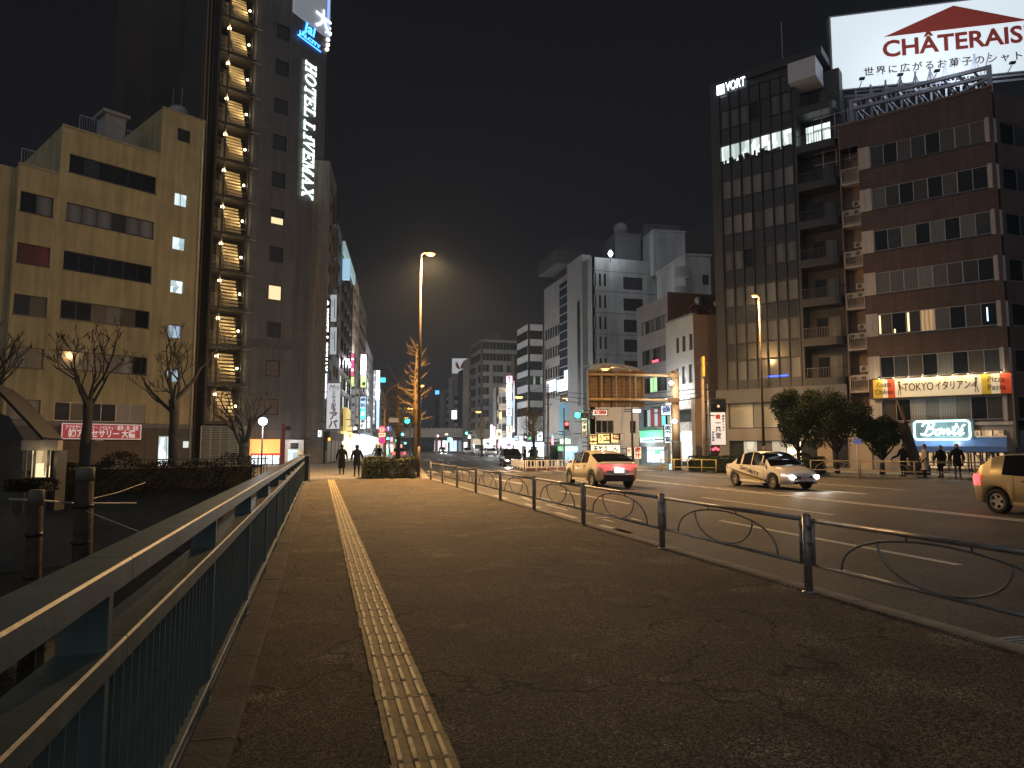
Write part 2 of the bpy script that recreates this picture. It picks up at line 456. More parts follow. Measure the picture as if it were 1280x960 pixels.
road.poly([(5.5, -60, ROAD_Z), (70, -60, ROAD_Z), (45, 3, ROAD_Z), (28, 34.5, ROAD_Z), (24.5, 42, ROAD_Z), (24.0, 60, ROAD_Z), (kx(300) + 22, 300, ROAD_Z), (kx(900) + 22, 900, ROAD_Z), (kx(900), 900, ROAD_Z), (kx(36), 36, ROAD_Z), (5.5, 36, ROAD_Z)])
road.build('road', A_ROAD, kind='structure')
# river and its far wall
WATER = M('river_water', (0.006, 0.008, 0.009), 0.06, 0, 0.2, 1, 0.25, 3)
sheet('river_water', [(-0.5, -60), (-0.5, 36), far_l, (-400, -60)], -2.6, WATER)
wl_ = MB(); a = Vector((*BX(-0.5), 0)); b_ = Vector((*BX(150), 0)); nrm = Vector((-0.545, 0.839, 0)) * 0.5
wl_.prism([(a.x, a.y), (a.x + nrm.x, a.y + nrm.y), (b_.x + nrm.x, b_.y + nrm.y), (b_.x, b_.y)], -3.2, 0.02)
wl_.build('river_wall', M('river_wall_concrete', (0.10, 0.10, 0.095), 0.9, 0, 0.4, 0.8, 0.4, 8), kind='structure')
# bridge pavement
deck = MB()
NX, NY = 30, 110
ys = [-8 + (34.2 + 8) * (j / NY) for j in range(NY + 1)]; xs = [-0.62 + (5.3 + 0.62) * i / NX for i in range(NX + 1)]
rng = random.Random(3)
from mathutils import noise as MN
for j, Y in enumerate(ys):
    for i, X in enumerate(xs):
        deck.v.append((X, Y, 0.0 + 0.006 * MN.noise(Vector((X * 1.3, Y * 0.8, 0)))))
for j in range(NY):
    for i in range(NX):
        a0 = j * (NX + 1) + i; deck.f.append((a0, a0 + 1, a0 + NX + 2, a0 + NX + 1))
deck_o = deck.build('sidewalk', A_WALK, kind='structure', smooth=True)
MB().box(-0.70, 5.3, -8, 34.2, -0.9, -0.02).build('bridge_deck', CONC, kind='structure')
# repair strip of the bridge joint seen far up, and pavers beyond the bridge
walk = MB()
walk.poly([(-0.6, 34.2, 0.0), (5.3, 34.2, 0.0), (kx(60), 60, 0), (kx(300), 300, 0), (kx(300) - 12, 300, 0), (-4.5, 60, 0), (-4.5, 36, 0)])
walk.build('paved_walk', PAVE, kind='structure')
rp = [(24.6, 42.2), (28.2, 34.6), (32.8, 26.5), (45.5, 3), (70, -60), (200, -60), (200, 110), (kx(300) + 34, 300), (kx(300) + 22.3, 300), (24.3, 60)]
sheet('paved_corner', rp, 0.0, PAVE)
# kerb stones
def kerb_line(name, pts, w, z0, z1, step, mat):
    root = thing(name, None, None); tag(root, kind='structure')
    cache = {}
    for (ax, ay), (bx, by) in zip(pts, pts[1:]):
        L = math.hypot(bx - ax, by - ay); n = max(1, round(L / step)); dx, dy = (bx - ax) / L, (by - ay) / L
        st = L / n; ang = math.atan2(dy, dx); key = round(st, 3)
        if key not in cache:
            q = MB(); q.box(0.008, st - 0.008, -w / 2, w / 2, z0, z1 - 0.015); q.v[4:8] = []
            q = MB()
            prof = [(-w / 2, z0), (w / 2, z0), (w / 2, z1 - 0.02), (w / 2 - 0.02, z1), (-w / 2 + 0.02, z1), (-w / 2, z1 - 0.02)]
            i = len(q.v)
            for x in (0.006, st - 0.006): q.v += [(x, p[0], p[1]) for p in prof]
            m = len(prof); q.f.append(tuple(reversed(range(m)))); q.f.append(tuple(range(m, 2 * m)))
            q.f += [(k, (k + 1) % m, m + (k + 1) % m, m + k) for k in range(m)]
            cache[key] = q.mesh('kerb_stone', mat)
        for k in range(n):
            put('kerb_stone', cache[key], root, (ax + dx * st * k, ay + dy * st * k, rng.uniform(-0.003, 0.003)), ang)
    return root
kerb_line('kerb', [(5.40, 0.0), (5.40, 36.0)], 0.18, -0.3, 0.012, 0.6, KERBM)
kerb_line('kerb', [(kx(36), 36.02), (kx(100), 100)], 0.18, -0.3, 0.012, 1.2, KERBM)
kerb_line('kerb', [(24.2, 60), (24.5, 42), (28.1, 34.5), (32.7, 26.4), (38, 16.5)], 0.2, -0.3, 0.03, 0.6, KERBM)
# raised edge under the railing
kerb_line('bridge_edge', [(-0.52, -2.0), (-0.52, 31.4)], 0.24, -0.2, 0.05, 1.5, M('edge_concrete', (0.10, 0.085, 0.07), 0.9, 0, 0.4, 3, 0.6, 30))

# ------------------------------------------------------------------ painted marks
PAINT = M('road_paint', (0.62, 0.60, 0.55), 0.6, 0, 0.3, 9)
PZ = ROAD_Z + 0.004
def strip(mb, x, y0, y1, w=0.15, x1=None):
    x1 = x if x1 is None else x1
    mb.poly([(x - w / 2, y0, PZ), (x + w / 2, y0, PZ), (x1 + w / 2, y1, PZ), (x1 - w / 2, y1, PZ)])
mk = MB()
strip(mk, 15.62, -10, 43, 0.15); strip(mk, 15.90, -10, 43, 0.15)
mk.build('centre_line', PAINT, kind='structure')
mk = MB()
for X, ys0 in ((12.5, (3.0, 14.6, 27.0)), (9.0, (8.0, 19.0, 30)), (19.0, (6.0, 20.5, 32)), (22.3, (10, 22.0, 33))):
    for y0 in ys0: strip(mk, X, y0, y0 + 6.2)
mk.build('lane_dash', PAINT, kind='structure')
mk = MB()
for k in range(9): strip(mk, 15.76, 20 + k * 1.15, 20.5 + k * 1.15, 0.42)
mk.build('centre_rumble_marks', PAINT, kind='structure')
mk = MB()                                              # crossing beyond the bridge
for k in range(17):
    x = 7.0 + k * 0.98
    if 13.6 < x < 14.6: continue
    mk.poly([(x, 44.5, PZ), (x + 0.5, 44.5, PZ), (x + 0.75, 48.2, PZ), (x + 0.25, 48.2, PZ)])
mk.poly([(6.0, 42.2, PZ), (14.6, 42.2, PZ), (14.6, 42.65, PZ), (6.0, 42.65, PZ)])
mk.build('crosswalk', PAINT, kind='structure')
mk = MB()
for off in (3.3, 6.6, 13.2, 16.6):
    for k in range(12):
        y0 = 56 + k * 12; strip(mk, kx(y0) + off, y0, y0 + 6, 0.16, kx(y0 + 6) + off)
mk.build('far_lane_dash', PAINT, kind='structure')
mk = MB()
for k in range(12):
    x = kx(84) + 1.2 + k * 1.6; mk.poly([(x, 84, PZ), (x + 0.8, 84, PZ), (x + 1.2, 88, PZ), (x + 0.4, 88, PZ)])
mk.build('far_crosswalk', PAINT, kind='structure')
# worn characters and a lane-edge line close to the kerb
mk = MB()
rr = random.Random(5)
for y0 in (12.6, 15.6, 18.4, 22.0):
    strip(mk, 5.98, y0, y0 + 1.5, 0.16)
def glyph(mb, x, y, w, h, strokes):
    for (x0, y0, x1, y1, t) in strokes:
        mb.bar((x + x0 * w, y + y0 * h, PZ), (x + x1 * w, y + y1 * h, PZ), t, 0.003)
glyph(mk, 6.4, 14.6, 0.9, 2.0, [(0, .9, 1, .9, .09), (.5, 1, .5, .55, .09), (0, .45, 1, .45, .12), (.1, 0, .1, .3, .1), (.5, .05, .5, .45, .1), (.9, 0, .9, .3, .1)])
glyph(mk, 6.4, 17.6, 0.9, 2.0, [(.1, 0, .1, .9, .1), (.1, .9, .9, .9, .12), (.9, .2, .9, .9, .1), (.3, .5, .7, .5, .1), (.5, .2, .5, .7, .1)])
glyph(mk, 6.4, 20.6, 0.9, 2.0, [(0, .8, 1, .8, .1), (.3, 1, .1, .2, .1), (.7, 1, .9, .2, .1), (0, .1, 1, .1, .12)])
mk.build('road_lettering', PAINT, kind='structure')
# manhole plate by the kerb and access covers
cv = MB(); cv.poly([(5.62, 11.4, PZ), (6.5, 11.7, PZ), (6.6, 13.6, PZ), (5.9, 13.4, PZ)])
cv.build('road_patch', M('pale_patch', (0.17, 0.155, 0.14), 0.85, 0, 0.3, 4, .4, 50), kind='structure')
gt = thing('drain_cover', 'grey steel drain cover set in the road right beside the kerb', 'drain cover', (5.86, 4.45, PZ))
MB().box(-0.3, 0.3, -0.45, 0.45, 0, 0.006).build('frame', STEEL, gt)
gsl = MB().box(-0.27, 0.27, -0.016, 0.016, 0.006, 0.016).mesh('slat', STEEL)
for k in range(13): put('slat', gsl, gt, (0, -0.4 + k * 0.066, 0))

# ------------------------------------------------------------------ tactile strip
TAC = M('tactile_yellow', (0.42, 0.33, 0.13), 0.7, 0, 0)
_n, _l, _b = nodes_of(TAC)
geo = _n.new('ShaderNodeNewGeometry'); nz = _n.new('ShaderNodeTexNoise'); nz.inputs['Scale'].default_value = 7; nz.inputs['Detail'].default_value = 7
nz.inputs['Roughness'].default_value = 0.7
_l.new(geo.outputs['Position'], nz.inputs['Vector'])
rp_ = _n.new('ShaderNodeValToRGB'); _l.new(nz.outputs['Fac'], rp_.inputs[0]); _l.new(rp_.outputs[0], _b.inputs['Base Color'])
rp_.color_ramp.elements[0].position = 0.33; rp_.color_ramp.elements[0].color = (0.06, 0.048, 0.030, 1)
rp_.color_ramp.elements[1].position = 0.60; rp_.color_ramp.elements[1].color = (0.33, 0.25, 0.11, 1)
e_ = rp_.color_ramp.elements.new(0.45); e_.color = (0.20, 0.15, 0.07, 1)
TACW = M('tactile_bar', (0.5, 0.4, 0.2), 0.6, 0, 0)
_n2, _l2, _b2 = nodes_of(TACW)
geo = _n2.new('ShaderNodeNewGeometry'); nz = _n2.new('ShaderNodeTexNoise'); nz.inputs['Scale'].default_value = 6; nz.inputs['Detail'].default_value = 6
_l2.new(geo.outputs['Position'], nz.inputs['Vector'])
rp2 = _n2.new('ShaderNodeValToRGB'); _l2.new(nz.outputs['Fac'], rp2.inputs[0]); _l2.new(rp2.outputs[0], _b2.inputs['Base Color'])
rp2.color_ramp.elements[0].position = 0.28; rp2.color_ramp.elements[0].color = (0.10, 0.075, 0.04, 1)
rp2.color_ramp.elements[1].position = 0.5; rp2.color_ramp.elements[1].color = (0.72, 0.56, 0.26, 1)
tp = thing('tactile_paving', 'long straight yellow tactile strip of ribbed tiles along the bridge pavement', 'tactile paving', (0.545, 0, 0))
tm = []
for v in range(4):
    r_ = random.Random(v); q = MB(); w = 0.165
    q.box(-w + r_.uniform(-.004, .004), w + r_.uniform(-.004, .004), 0.0015, 0.2985, -0.01, 0.014)
    tm.append(q.mesh('tile', TAC))
bmq = MB()
def ridge(q, cx, y0, y1, z0, z1, w):
    i = len(q.v); t = 0.006
    q.v += [(cx - w / 2, y0, z0), (cx + w / 2, y0, z0), (cx + w / 2, y1, z0), (cx - w / 2, y1, z0), (cx - w / 2 + t, y0 + t, z1), (cx + w / 2 - t, y0 + t, z1), (cx + w / 2 - t, y1 - t, z1), (cx - w / 2 + t, y1 - t, z1)]
    q.f += [(i + 4, i + 5, i + 6, i + 7), (i, i + 1, i + 5, i + 4), (i + 1, i + 2, i + 6, i + 5), (i + 2, i + 3, i + 7, i + 6), (i + 3, i, i + 4, i + 7)]
rb = []
for v in range(3):
    q = MB(); r_ = random.Random(20 + v); ridge(q, 0, 0.012 + r_.uniform(0, .004), 0.286, 0.0135, 0.026 + r_.uniform(-.001, .001), 0.034); rb.append(q.mesh('bar', TACW))
for k in range(108):
    y = 1.8 + 0.3 * k
    t_ = put('tile', tm[k % 4], tp, (rng.uniform(-.003, .003), y, rng.uniform(-.001, .002)))
    for j in range(4):
        if k < 70: put('bar', rb[(k + j) % 3], t_, ((-0.115 + j * 0.0767) + rng.uniform(-.002, .002), 0, 0))
    if k >= 70:
        q = MB()
        for j in range(4): ridge(q, -0.115 + j * 0.0767, 0.012, 0.288, 0.0135, 0.021, 0.036)
        q.build('bar', TACW, t_)

# ================================================================== RAILING on the left
RAILM = M('green_rail_paint', (0.105, 0.150, 0.138), 0.46, 0.0, 0.22, 4, 0.10, 25, spec=0.6)
wear(RAILM); streaks(RAILM, .25, (3, 3, 1), 2.5)
rail = thing('bridge_railing', 'dark green steel bridge railing with broad flat top rail beside the pavement', 'railing', (-0.60, 0, 0))
def rail_seg(L, w, h):
    q = MB(); c = 0.007
    prof = [(-w, -h), (0, -h), (0, -c), (-c, 0), (-w + c, 0), (-w, -c)]
    for x in (0.004, L - 0.004): q.v += [(p[0], x, p[1]) for p in prof]
    m = 6; q.f.append(tuple(range(m))); q.f.append(tuple(reversed(range(m, 2 * m))))
    q.f += [(k, m + k, m + (k + 1) % m, (k + 1) % m) for k in range(m)]
    return q
top = rail_seg(6.75, 0.155, 0.078).mesh('top_rail', RAILM); midr = rail_seg(6.75, 0.16, 0.075).mesh('middle_rail', RAILM)
botr = rail_seg(6.75, 0.05, 0.04).mesh('bottom_rail', RAILM)
Y0 = 2.6 - 6.75
for k in range(5):
    put('top_rail', top, rail, (0.004, Y0 + 6.75 * k, 1.232)); put('middle_rail', midr, rail, (0.0, Y0 + 6.75 * k, 0.975)); put('bottom_rail', botr, rail, (-0.004, Y0 + 6.75 * k, 0.185))
postm = MB().box(-0.145, -0.006, -0.022, 0.022, -0.02, 1.152).box(-0.16, 0.0, -0.06, 0.06, -0.02, 0.062).mesh('post', RAILM)
k = 0; y = 2.42 - 2.25 * 2
posts_y = []
while y < 29.9: put('post', postm, rail, (-0.004, y, 0)); posts_y.append(y); y += 2.25
endp = MB().box(-0.16, 0.01, -0.05, 0.05, -0.02, 1.24).build('end_post', RAILM, rail, (0, 29.62, 0))
balm = MB().box(-0.075, -0.035, -0.006, 0.006, 0.185, 0.9).mesh('baluster', RAILM)
y = -1.9
while y < 29.5:
    if min(abs(y - p) for p in posts_y) > 0.05: put('baluster', balm, rail, (0, y, 0))
    y += 0.1125
gp = thing('gate_post', 'slim pale metal frame standing at the far end of the green railing', 'post', (-0.42, 31.4, 0))
MB().tube([(0, 0, 0), (0, 0, 1.22), (-0.5, 0, 1.22)], 0.03, 8).build('frame', STEEL, gp)
MB().box(-0.5, -0.04, -0.01, 0.01, 0.1, 1.15).build('panel', BLACK, gp)

# ================================================================== GUARD FENCE along the kerb
FEN = M('bronze_fence_paint', (0.34, 0.32, 0.29), 0.33, 0.45, 0.25, 6, 0.08, 40)
wear(FEN, (0.07, 0.035, 0.02), .60, .66, 14)
fence = thing('guard_fence', 'low bronze pedestrian guard fence with paired arcs along the near kerb', 'fence', (5.22, 0, 0))
SP = 3.35; FY0 = 6.52 - SP * 2
mp = MB().tube([(0, 0, -0.02), (0, 0, 0.835)], 0.045, 12).lathe([(0.045, 0.835), (0.04, 0.855), (0.015, 0.865)], 12).lathe([(0.075, 0.0), (0.075, 0.012), (0.05, 0.02)], 12).mesh('post', FEN, True)
stile = MB().tube([(0, 0, 0.30), (0, 0, 0.79)], 0.02, 8).mesh('stile', FEN, True)
Lp = SP - 0.20
rt = MB().tube([(0, 0, 0), (0, Lp, 0)], 0.026, 10).mesh('top_rail', FEN, True)
rbm = MB().tube([(0, 0, 0), (0, Lp, 0)], 0.020, 8).mesh('bottom_rail', FEN, True)
arch = MB(); cy = Lp / 2; pts = []
for k in range(25):
    t = math.pi * k / 24; pts.append((0, cy - math.cos(t) * Lp * 0.37, 0.31 + 0.43 * math.sin(t) ** 0.8))
arch.tube(pts, 0.0125, 6); arch = arch.mesh('arch_bar', FEN, True)
uu = MB(); pts = []
for k in range(21):
    t = math.pi * k / 20; pts.append((0, cy - math.cos(t) * Lp * 0.215, 0.69 - 0.37 * math.sin(t) ** 0.85))
uu.tube(pts, 0.011, 6); uu = uu.mesh('loop_bar', FEN, True)
sm = MB().tube([(0, 0, 0), (0, 0, 0.055)], 0.011, 6).mesh('stub', FEN, True)
clampm = MB().box(-0.03, 0.03, -0.07, 0.07, 0, 0.03).mesh('clamp', FEN)
NP = 10
for k in range(NP + 1):
    y = FY0 + k * SP
    put('post', mp, fence, (0, y, 0))
    for z in (0.36, 0.52, 0.70): put('clamp', clampm, fence, (0, y, z))
    if k < NP:
        put('top_rail', rt, fence, (0, y + 0.10, 0.79)); put('bottom_rail', rbm, fence, (0, y + 0.10, 0.31))
        put('stile', stile, fence, (0, y + 0.10, 0)); put('stile', stile, fence, (0, y + SP - 0.10, 0))
        put('arch_bar', arch, fence, (0, y + 0.10, 0)); put('loop_bar', uu, fence, (0, y + 0.10, 0))
        for sgn in (-1, 1): put('stub', sm, fence, (0, y + 0.1 + cy + sgn * 0.33, 0.735))

# ================================================================== STREET LAMPS
POLEM = M('brown_pole_paint', (0.10, 0.075, 0.055), 0.45, 0.4, 0.2, 3)
def street_lamp(label, base, H, arm, ang, power, r=0.10, color=SOD, group=None, head=True, emat=None, name='street_lamp', lit=True, glow=1.0):
    t = thing(name, label, 'street lamp', base, ang, group)
    MB().tube([(0, 0, 0), (0, 0, 1.6)], r, 12).lathe([(r * 2.0, 0), (r * 2.0, 0.03), (r * 1.1, 0.05)], 12).build('base', POLEM, t, smooth=True)
    MB().tube([(0, 0, 1.6), (0, 0, H - 0.15)], r * 0.92, 12, r2=r * 0.48).build('pole', POLEM, t, smooth=True)
    pts = [(0, 0, H - 0.15), (0.04 * arm, 0, H - 0.02), (arm * 0.3, 0, H + 0.06), (arm, 0, H + 0.10)]
    MB().tube(pts, r * 0.4, 8).build('arm', POLEM, t, smooth=True)
    hd = MB(); hx = arm
    hd.v = []; L, Wd, Hh = 0.62, 0.15, 0.12
    n = 10
    for i in range(n + 1):
        u = i / n; w = Wd * math.sin(math.pi * (0.12 + 0.76 * u)) ** 0.5; h = Hh * math.sin(math.pi * (0.12 + 0.8 * u)) ** 0.7
        x = hx - 0.1 + L * u
        hd.v += [(x, -w, H + 0.08), (x, -w * 0.7, H + 0.08 + h * 0.8), (x, 0, H + 0.08 + h), (x, w * 0.7, H + 0.08 + h * 0.8), (x, w, H + 0.08)]
    for i in range(n):
        for j in range(5):
            a = i * 5 + j; b = i * 5 + (j + 1) % 5; hd.f.append((a, b, b + 5, a + 5))
    hd.f.append((4, 3, 2, 1, 0)); hd.f.append(tuple(n * 5 + j for j in range(5)))
    h_ = hd.build('lamp_head', POLEM, t, smooth=True)
    ln = MB()
    for i in range(7):
        pass
    ln.v = []; ln.f = []
    R = 8
    rings = [(0.0, -0.10 * glow), (0.07 * glow, -0.095 * glow), (0.12 * glow, -0.06 * glow), (0.14 * glow, 0.0)]  # oversize factor: the lens shape grows to imitate bloom
    for (rr_, z) in rings:
        for j in range(R * 2):
            a = math.pi * j / R; ln.v.append((hx + 0.25 + rr_ * 1.8 * math.cos(a), rr_ * math.sin(a), H + 0.075 + z))
    for k in range(3):
        for j in range(R * 2): ln.f.append((k * 16 + j, k * 16 + (j + 1) % 16, (k + 1) * 16 + (j + 1) % 16, (k + 1) * 16 + j))
    put('lens', ln.mesh('lens', emat or E_SOD, True), h_)
    if lit: lamp(t, (hx + 0.25, 0, H - 0.16), power * .86, color, 0.12, spot=rad(166)); lamp(t, (hx + 0.25, 0, H - 0.14), power * .14, color, 0.12)
    return t
P0 = gnd(523, 598.5)
street_lamp('tall brown pole lamp glowing orange beside the hedge at the end of the bridge', (4.82, 34.75, 0), 11.55, 0.25, 0, 21000)
q = at(942, 372, 43.0); qb = at(955.5, 585, 43.0)
street_lamp('tall brown pole lamp glowing orange in front of the dark glass tower', (qb.x, qb.y, 0), q.z, 0.2, rad(200), 5500)
# ================================================================== BUILDINGS: helpers
class Bld:
    """a facade plane: local x runs rightwards along it, y into the building, z up"""
    def __init__(s, name, label, cat, px, D, az, group=None, P=None):
        if P is None: P = at(px, 558, D)
        s.P = Vector((P[0], P[1], 0)); a = rad(az); s.az = az
        s.d = Vector((math.sin(a), math.cos(a), 0)); s.n = Vector((-s.d.y, s.d.x, 0))
        s.rot = math.atan2(s.d.y, s.d.x)
        if name: s.root = thing(name, label, cat, s.P, s.rot, group)
    def uz(s, px, py, v=0.0):
        r, fw = ray(px, py); o = Vector((0, 0, EYE)); Q = s.P + s.n * v
        t = (Q - o).dot(s.n) / r.dot(s.n); p = o + r * t
        return (p - s.P).dot(s.d), p.z
    def pt(s, u, v=0): q = s.P + s.d * u + s.n * v; return (q.x, q.y)
    def world(s, u, v, z): q = s.P + s.d * u + s.n * v; return Vector((q.x, q.y, z))
    def win(s, tlx, tly, brx, bry, v=0.0):
        ua, zb = s.uz(tlx, tly, v); ub, za = s.uz(brx, bry, v); return [ua, ub, za, zb]
    def rows(s, lst):
        w = [s.win(*r) for r in lst]; ua = sum(r[0] for r in w) / len(w); ub = sum(r[1] for r in w) / len(w)
        h = sum(r[3] - r[2] for r in w) / len(w)
        return [[ua, ub, (r[2] + r[3]) / 2 - h / 2, (r[2] + r[3]) / 2 + h / 2] for r in w]
    def wall(s, u0, u1, z0, z1, depth, ops, mat, name='wall', r=0.18, v0=0.0, parent=None):
        q = MB(); eps = 1e-4
        us = sorted(set([u0, u1] + [round(c, 4) for o in ops for c in (o[0], o[1]) if u0 < c < u1]))
        zs = sorted(set([z0, z1] + [round(c, 4) for o in ops for c in (o[2], o[3]) if z0 < c < z1]))
        for i in range(len(us) - 1):
            j = 0
            while j < len(zs) - 1:
                um = (us[i] + us[i + 1]) / 2; zm = (zs[j] + zs[j + 1]) / 2
                if any(o[0] < um < o[1] and o[2] < zm < o[3] for o in ops): j += 1; continue
                k = j
                while k + 1 < len(zs) - 1 and not any(o[0] < um < o[1] and o[2] < (zs[k + 1] + zs[k + 2]) / 2 < o[3] for o in ops): k += 1
                q.quad((us[i], v0, zs[j]), (us[i + 1], v0, zs[j]), (us[i + 1], v0, zs[k + 1]), (us[i], v0, zs[k + 1])); j = k + 1
        for o in ops:
            a, b, c, d = o[:4]
            q.quad((a, v0, c), (b, v0, c), (b, v0 + r, c), (a, v0 + r, c)); q.quad((a, v0, d), (a, v0 + r, d), (b, v0 + r, d), (b, v0, d))
            q.quad((a, v0, c), (a, v0 + r, c), (a, v0 + r, d), (a, v0, d)); q.quad((b, v0, c), (b, v0, d), (b, v0 + r, d), (b, v0 + r, c))
        q.quad((u0, v0, z0), (u0, v0, z1), (u0, v0 + depth, z1), (u0, v0 + depth, z0))
        q.quad((u1, v0, z0), (u1, v0 + depth, z0), (u1, v0 + depth, z1), (u1, v0, z1))
        q.quad((u0, v0, z1), (u1, v0, z1), (u1, v0 + depth, z1), (u0, v0 + depth, z1))
        q.quad((u0, v0 + depth, z0), (u0, v0 + depth, z1), (u1, v0 + depth, z1), (u1, v0 + depth, z0))
        return q.build(name, mat, parent or s.root)
    def window(s, o, n, panes, frame=ALU, r=0.18, fw=0.05, v0=0.0, mw=None, sill=None, rows=1, off=0.0):
        return window(s.root, o, n, panes, frame, r, fw, v0, mw, sill, rows, off)
    def box(s, name, u0, u1, v0, v1, z0, z1, mat, parent=None):
        return MB().box(u0, u1, v0, v1, z0, z1).build(name, mat, parent or s.root)
WC = {}
def window(root, o, n, panes, frame, r=0.18, fw=0.05, v0=0.0, mw=None, sill=None, rows=1, off=0.0):
    a, b, c, d = o[:4]; w = round(b - a, 2); h = round(d - c, 2); mw = mw or fw
    key = ('f', w, h, n, frame.name, round(fw, 3), round(mw, 3), rows)
    if key not in WC:
        q = MB(); D = 0.06
        q.box(0, w, -D, 0, 0, fw); q.box(0, w, -D, 0, h - fw, h); q.box(0, fw, -D, 0, fw, h - fw); q.box(w - fw, w, -D, 0, fw, h - fw)
        for k in range(1, n):
            x = w * k / n; ww = mw if k % 2 == 0 or n < 4 else fw * 0.7
            q.box(x - ww / 2, x + ww / 2, -D * 0.9, 0, fw, h - fw)
        for k in range(1, rows):
            z = h * k / rows; q.box(fw, w - fw, -D * 0.8, 0, z - fw / 2, z + fw / 2)
        WC[key] = q.mesh('window', frame)
    f = put('window', WC[key], root, (a, v0 + r - 0.003, c))
    pw = (w - 2 * 0.01) / n; ph = h / rows
    for k in range(n):
        for j in range(rows):
            m = panes[(k * rows + j) % len(panes)] if isinstance(panes, (list, tuple)) else panes
            key = ('p', round(pw, 3), round(ph, 3), m.name)
            if key not in WC:
                WC[key] = MB().box(0, pw - 0.004, 0.0, 0.02, 0.01, ph - 0.01).mesh('pane', m)
            put('pane', WC[key], f, (0.01 + k * pw + 0.002, -0.035 + off, j * ph))
    if sill: put('sill', _sill(w, sill), f, (-0.06, 0, 0))
    return f
def _sill(w, m):
    key = ('s', w, m.name)
    if key not in WC: WC[key] = MB().box(0, w + 0.12, -0.24, -0.05, -0.06, 0.003).mesh('sill', m)
    return WC[key]
def railing(root, name, a, b, z, h, mat, step=0.14, post=1.2, bar=0.02, kindname='bar', every=True):
    """a balcony or roof rail: rails and posts one part, its pickets one part each side"""
    a = Vector((*a, z)); b = Vector((*b, z)); L = (b - a).length; d = (b - a) / L
    q = MB(); U = Vector((0, 0, 1))
    q.bar(a + U * h, b + U * h, 0.05, 0.05); q.bar(a + U * 0.1, b + U * 0.1, 0.035, 0.035)
    n = max(1, round(L / post))
    for k in range(n + 1): p = a + d * (L * k / n); q.bar(p, p + U * (h - 0.02), 0.045, 0.045, upv=(1, 0, 0))
    m = max(2, round(L / step))
    for k in range(1, m): p = a + d * (L * k / m); q.bar(p + U * 0.1, p + U * (h - 0.02), bar, bar, upv=(1, 0, 0))
    return q.build(name, mat, root)
pick = lambda seq, k, seed=0: seq[random.Random(k * 31 + seed).randrange(len(seq))]

# ================================================================== YELLOW building on the far bank
YEL = M('yellow_plaster', (0.50, 0.415, 0.225), 0.85, 0, 0.14, 0.5, 0.25, 25)
streaks(YEL, .28)
YB = Bld('yellow_building', 'yellow stepped office block with six rows of ribbon windows beyond the river', 'building', 0, 0, 57.0, P=(-9.5, 59.6))
DGREY = M('dark_base_tiles', (0.075, 0.075, 0.08), 0.6, 0, 0.2, 2)
zt, zm, zl = YB.uz(225, 142)[1], YB.uz(135, 174)[1], YB.uz(40, 209)[1]
uL, uM, uT, uR = YB.uz(11, 400)[0], YB.uz(69, 300)[0], YB.uz(202, 165)[0], YB.uz(246, 400)[0]
mainr = YB.rows([(85.9, 191, 192.8, 242.2), (83.2, 251.7, 191.2, 299), (80, 312, 188.8, 355), (76.4, 373.9, 186.9, 411), (73.7, 437, 184, 468.7), (70, 502.5, 181, 527.7)])
leftr = YB.rows([(24.4, 237.6, 64.5, 271.5), (20.9, 301.8, 61.8, 334.3), (17, 366.3, 58, 396.9), (12.2, 432.6, 54.2, 460.5), (13.5, 498.4, 50, 525.5)])
rgt = YB.rows([(220.2, 158.2, 235.6, 179.4), (217.5, 239.5, 233.5, 259.3), (215.9, 294.5, 231.3, 314), (214, 348.7, 229.7, 367.9), (212, 405, 228, 424), (210.7, 461, 224.8, 478.7)])
zbase = YB.uz(150, 528.5)[1]
YB.wall(uL - 6, uL - .01, zbase, zl - .1, 11, [], YEL, v0=.7, name='side_wing'); YB.wall(uL, uM, zbase, zl, 11, leftr, YEL); YB.wall(uM + 0.004, uT, zbase, zm, 11.2, mainr, YEL, v0=-0.003)
YB.wall(uT + 0.004, uR, zbase, zt, 9, rgt, YEL, v0=-0.006)
MB().box(uL - 0.01, uR + 0.02, -0.06, 9, 0, zbase - 0.004).build('base_wall', DGREY, YB.root)
MB().box(uL, uR, -0.14, -0.062, zbase - 0.35, zbase - 0.02).build('band', M('base_band', (0.16, 0.16, 0.16), 0.6), YB.root)
REDBL = curtain_mat('red_poster', (0.20, 0.02, 0.02), 1)
for i, o in enumerate(mainr):
    P_ = {0: [DARKGLASS, GLASS2, DARKGLASS, DARKGLASS, DARKGLASS, DARKGLASS], 1: [BLIND, BLIND, BLIND, GLASS2, BLIND, BLIND], 2: [DARKGLASS] * 6, 3: [DARKGLASS, DARKGLASS, CURTB, CURT, CURTB, DARKGLASS],
          4: [BLIND, BLIND, CURT, CURT, BLIND, DARKGLASS], 5: [GLASS2, CURTB, GLASS2, GLASS2, CURTW, CURTW]}[i]
    YB.window(o, 6, P_, ALUD if i != 5 else ALU, sill=ALUD)
for i, o in enumerate(leftr):
    P_ = [[DARKGLASS, BLIND], [REDBL, REDBL], [GLASS2, CURTB], [BLIND, CURT], [BLIND, BLIND]][i]
    YB.window(o, 2, P_, ALUD, sill=ALUD)
BLUEROOM = room_mat('blue_room', (0.10, 0.16, 0.22), (0.35, 0.5, 0.62), 1.0, 1.5)
for i, o in enumerate(rgt):
    YB.window(o, 1 if i not in (1,) else 2, [GLASS2, COOLROOM, COOLROOM, COOLROOM, BLUEROOM, BLUEROOM][i], ALUD, fw=0.04)
COP = M('roof_coping', (0.38, 0.33, 0.22), 0.7)
for (a, b, z, vv) in ((uL - 0.05, uM - 0.01, zl, 0), (uM + 0.01, uT - 0.01, zm, 0), (uT + 0.0, uR + 0.05, zt, 0)):
    YB.box('coping', a, b, -0.08, 0.22, z - 0.02, z + 0.12, COP)
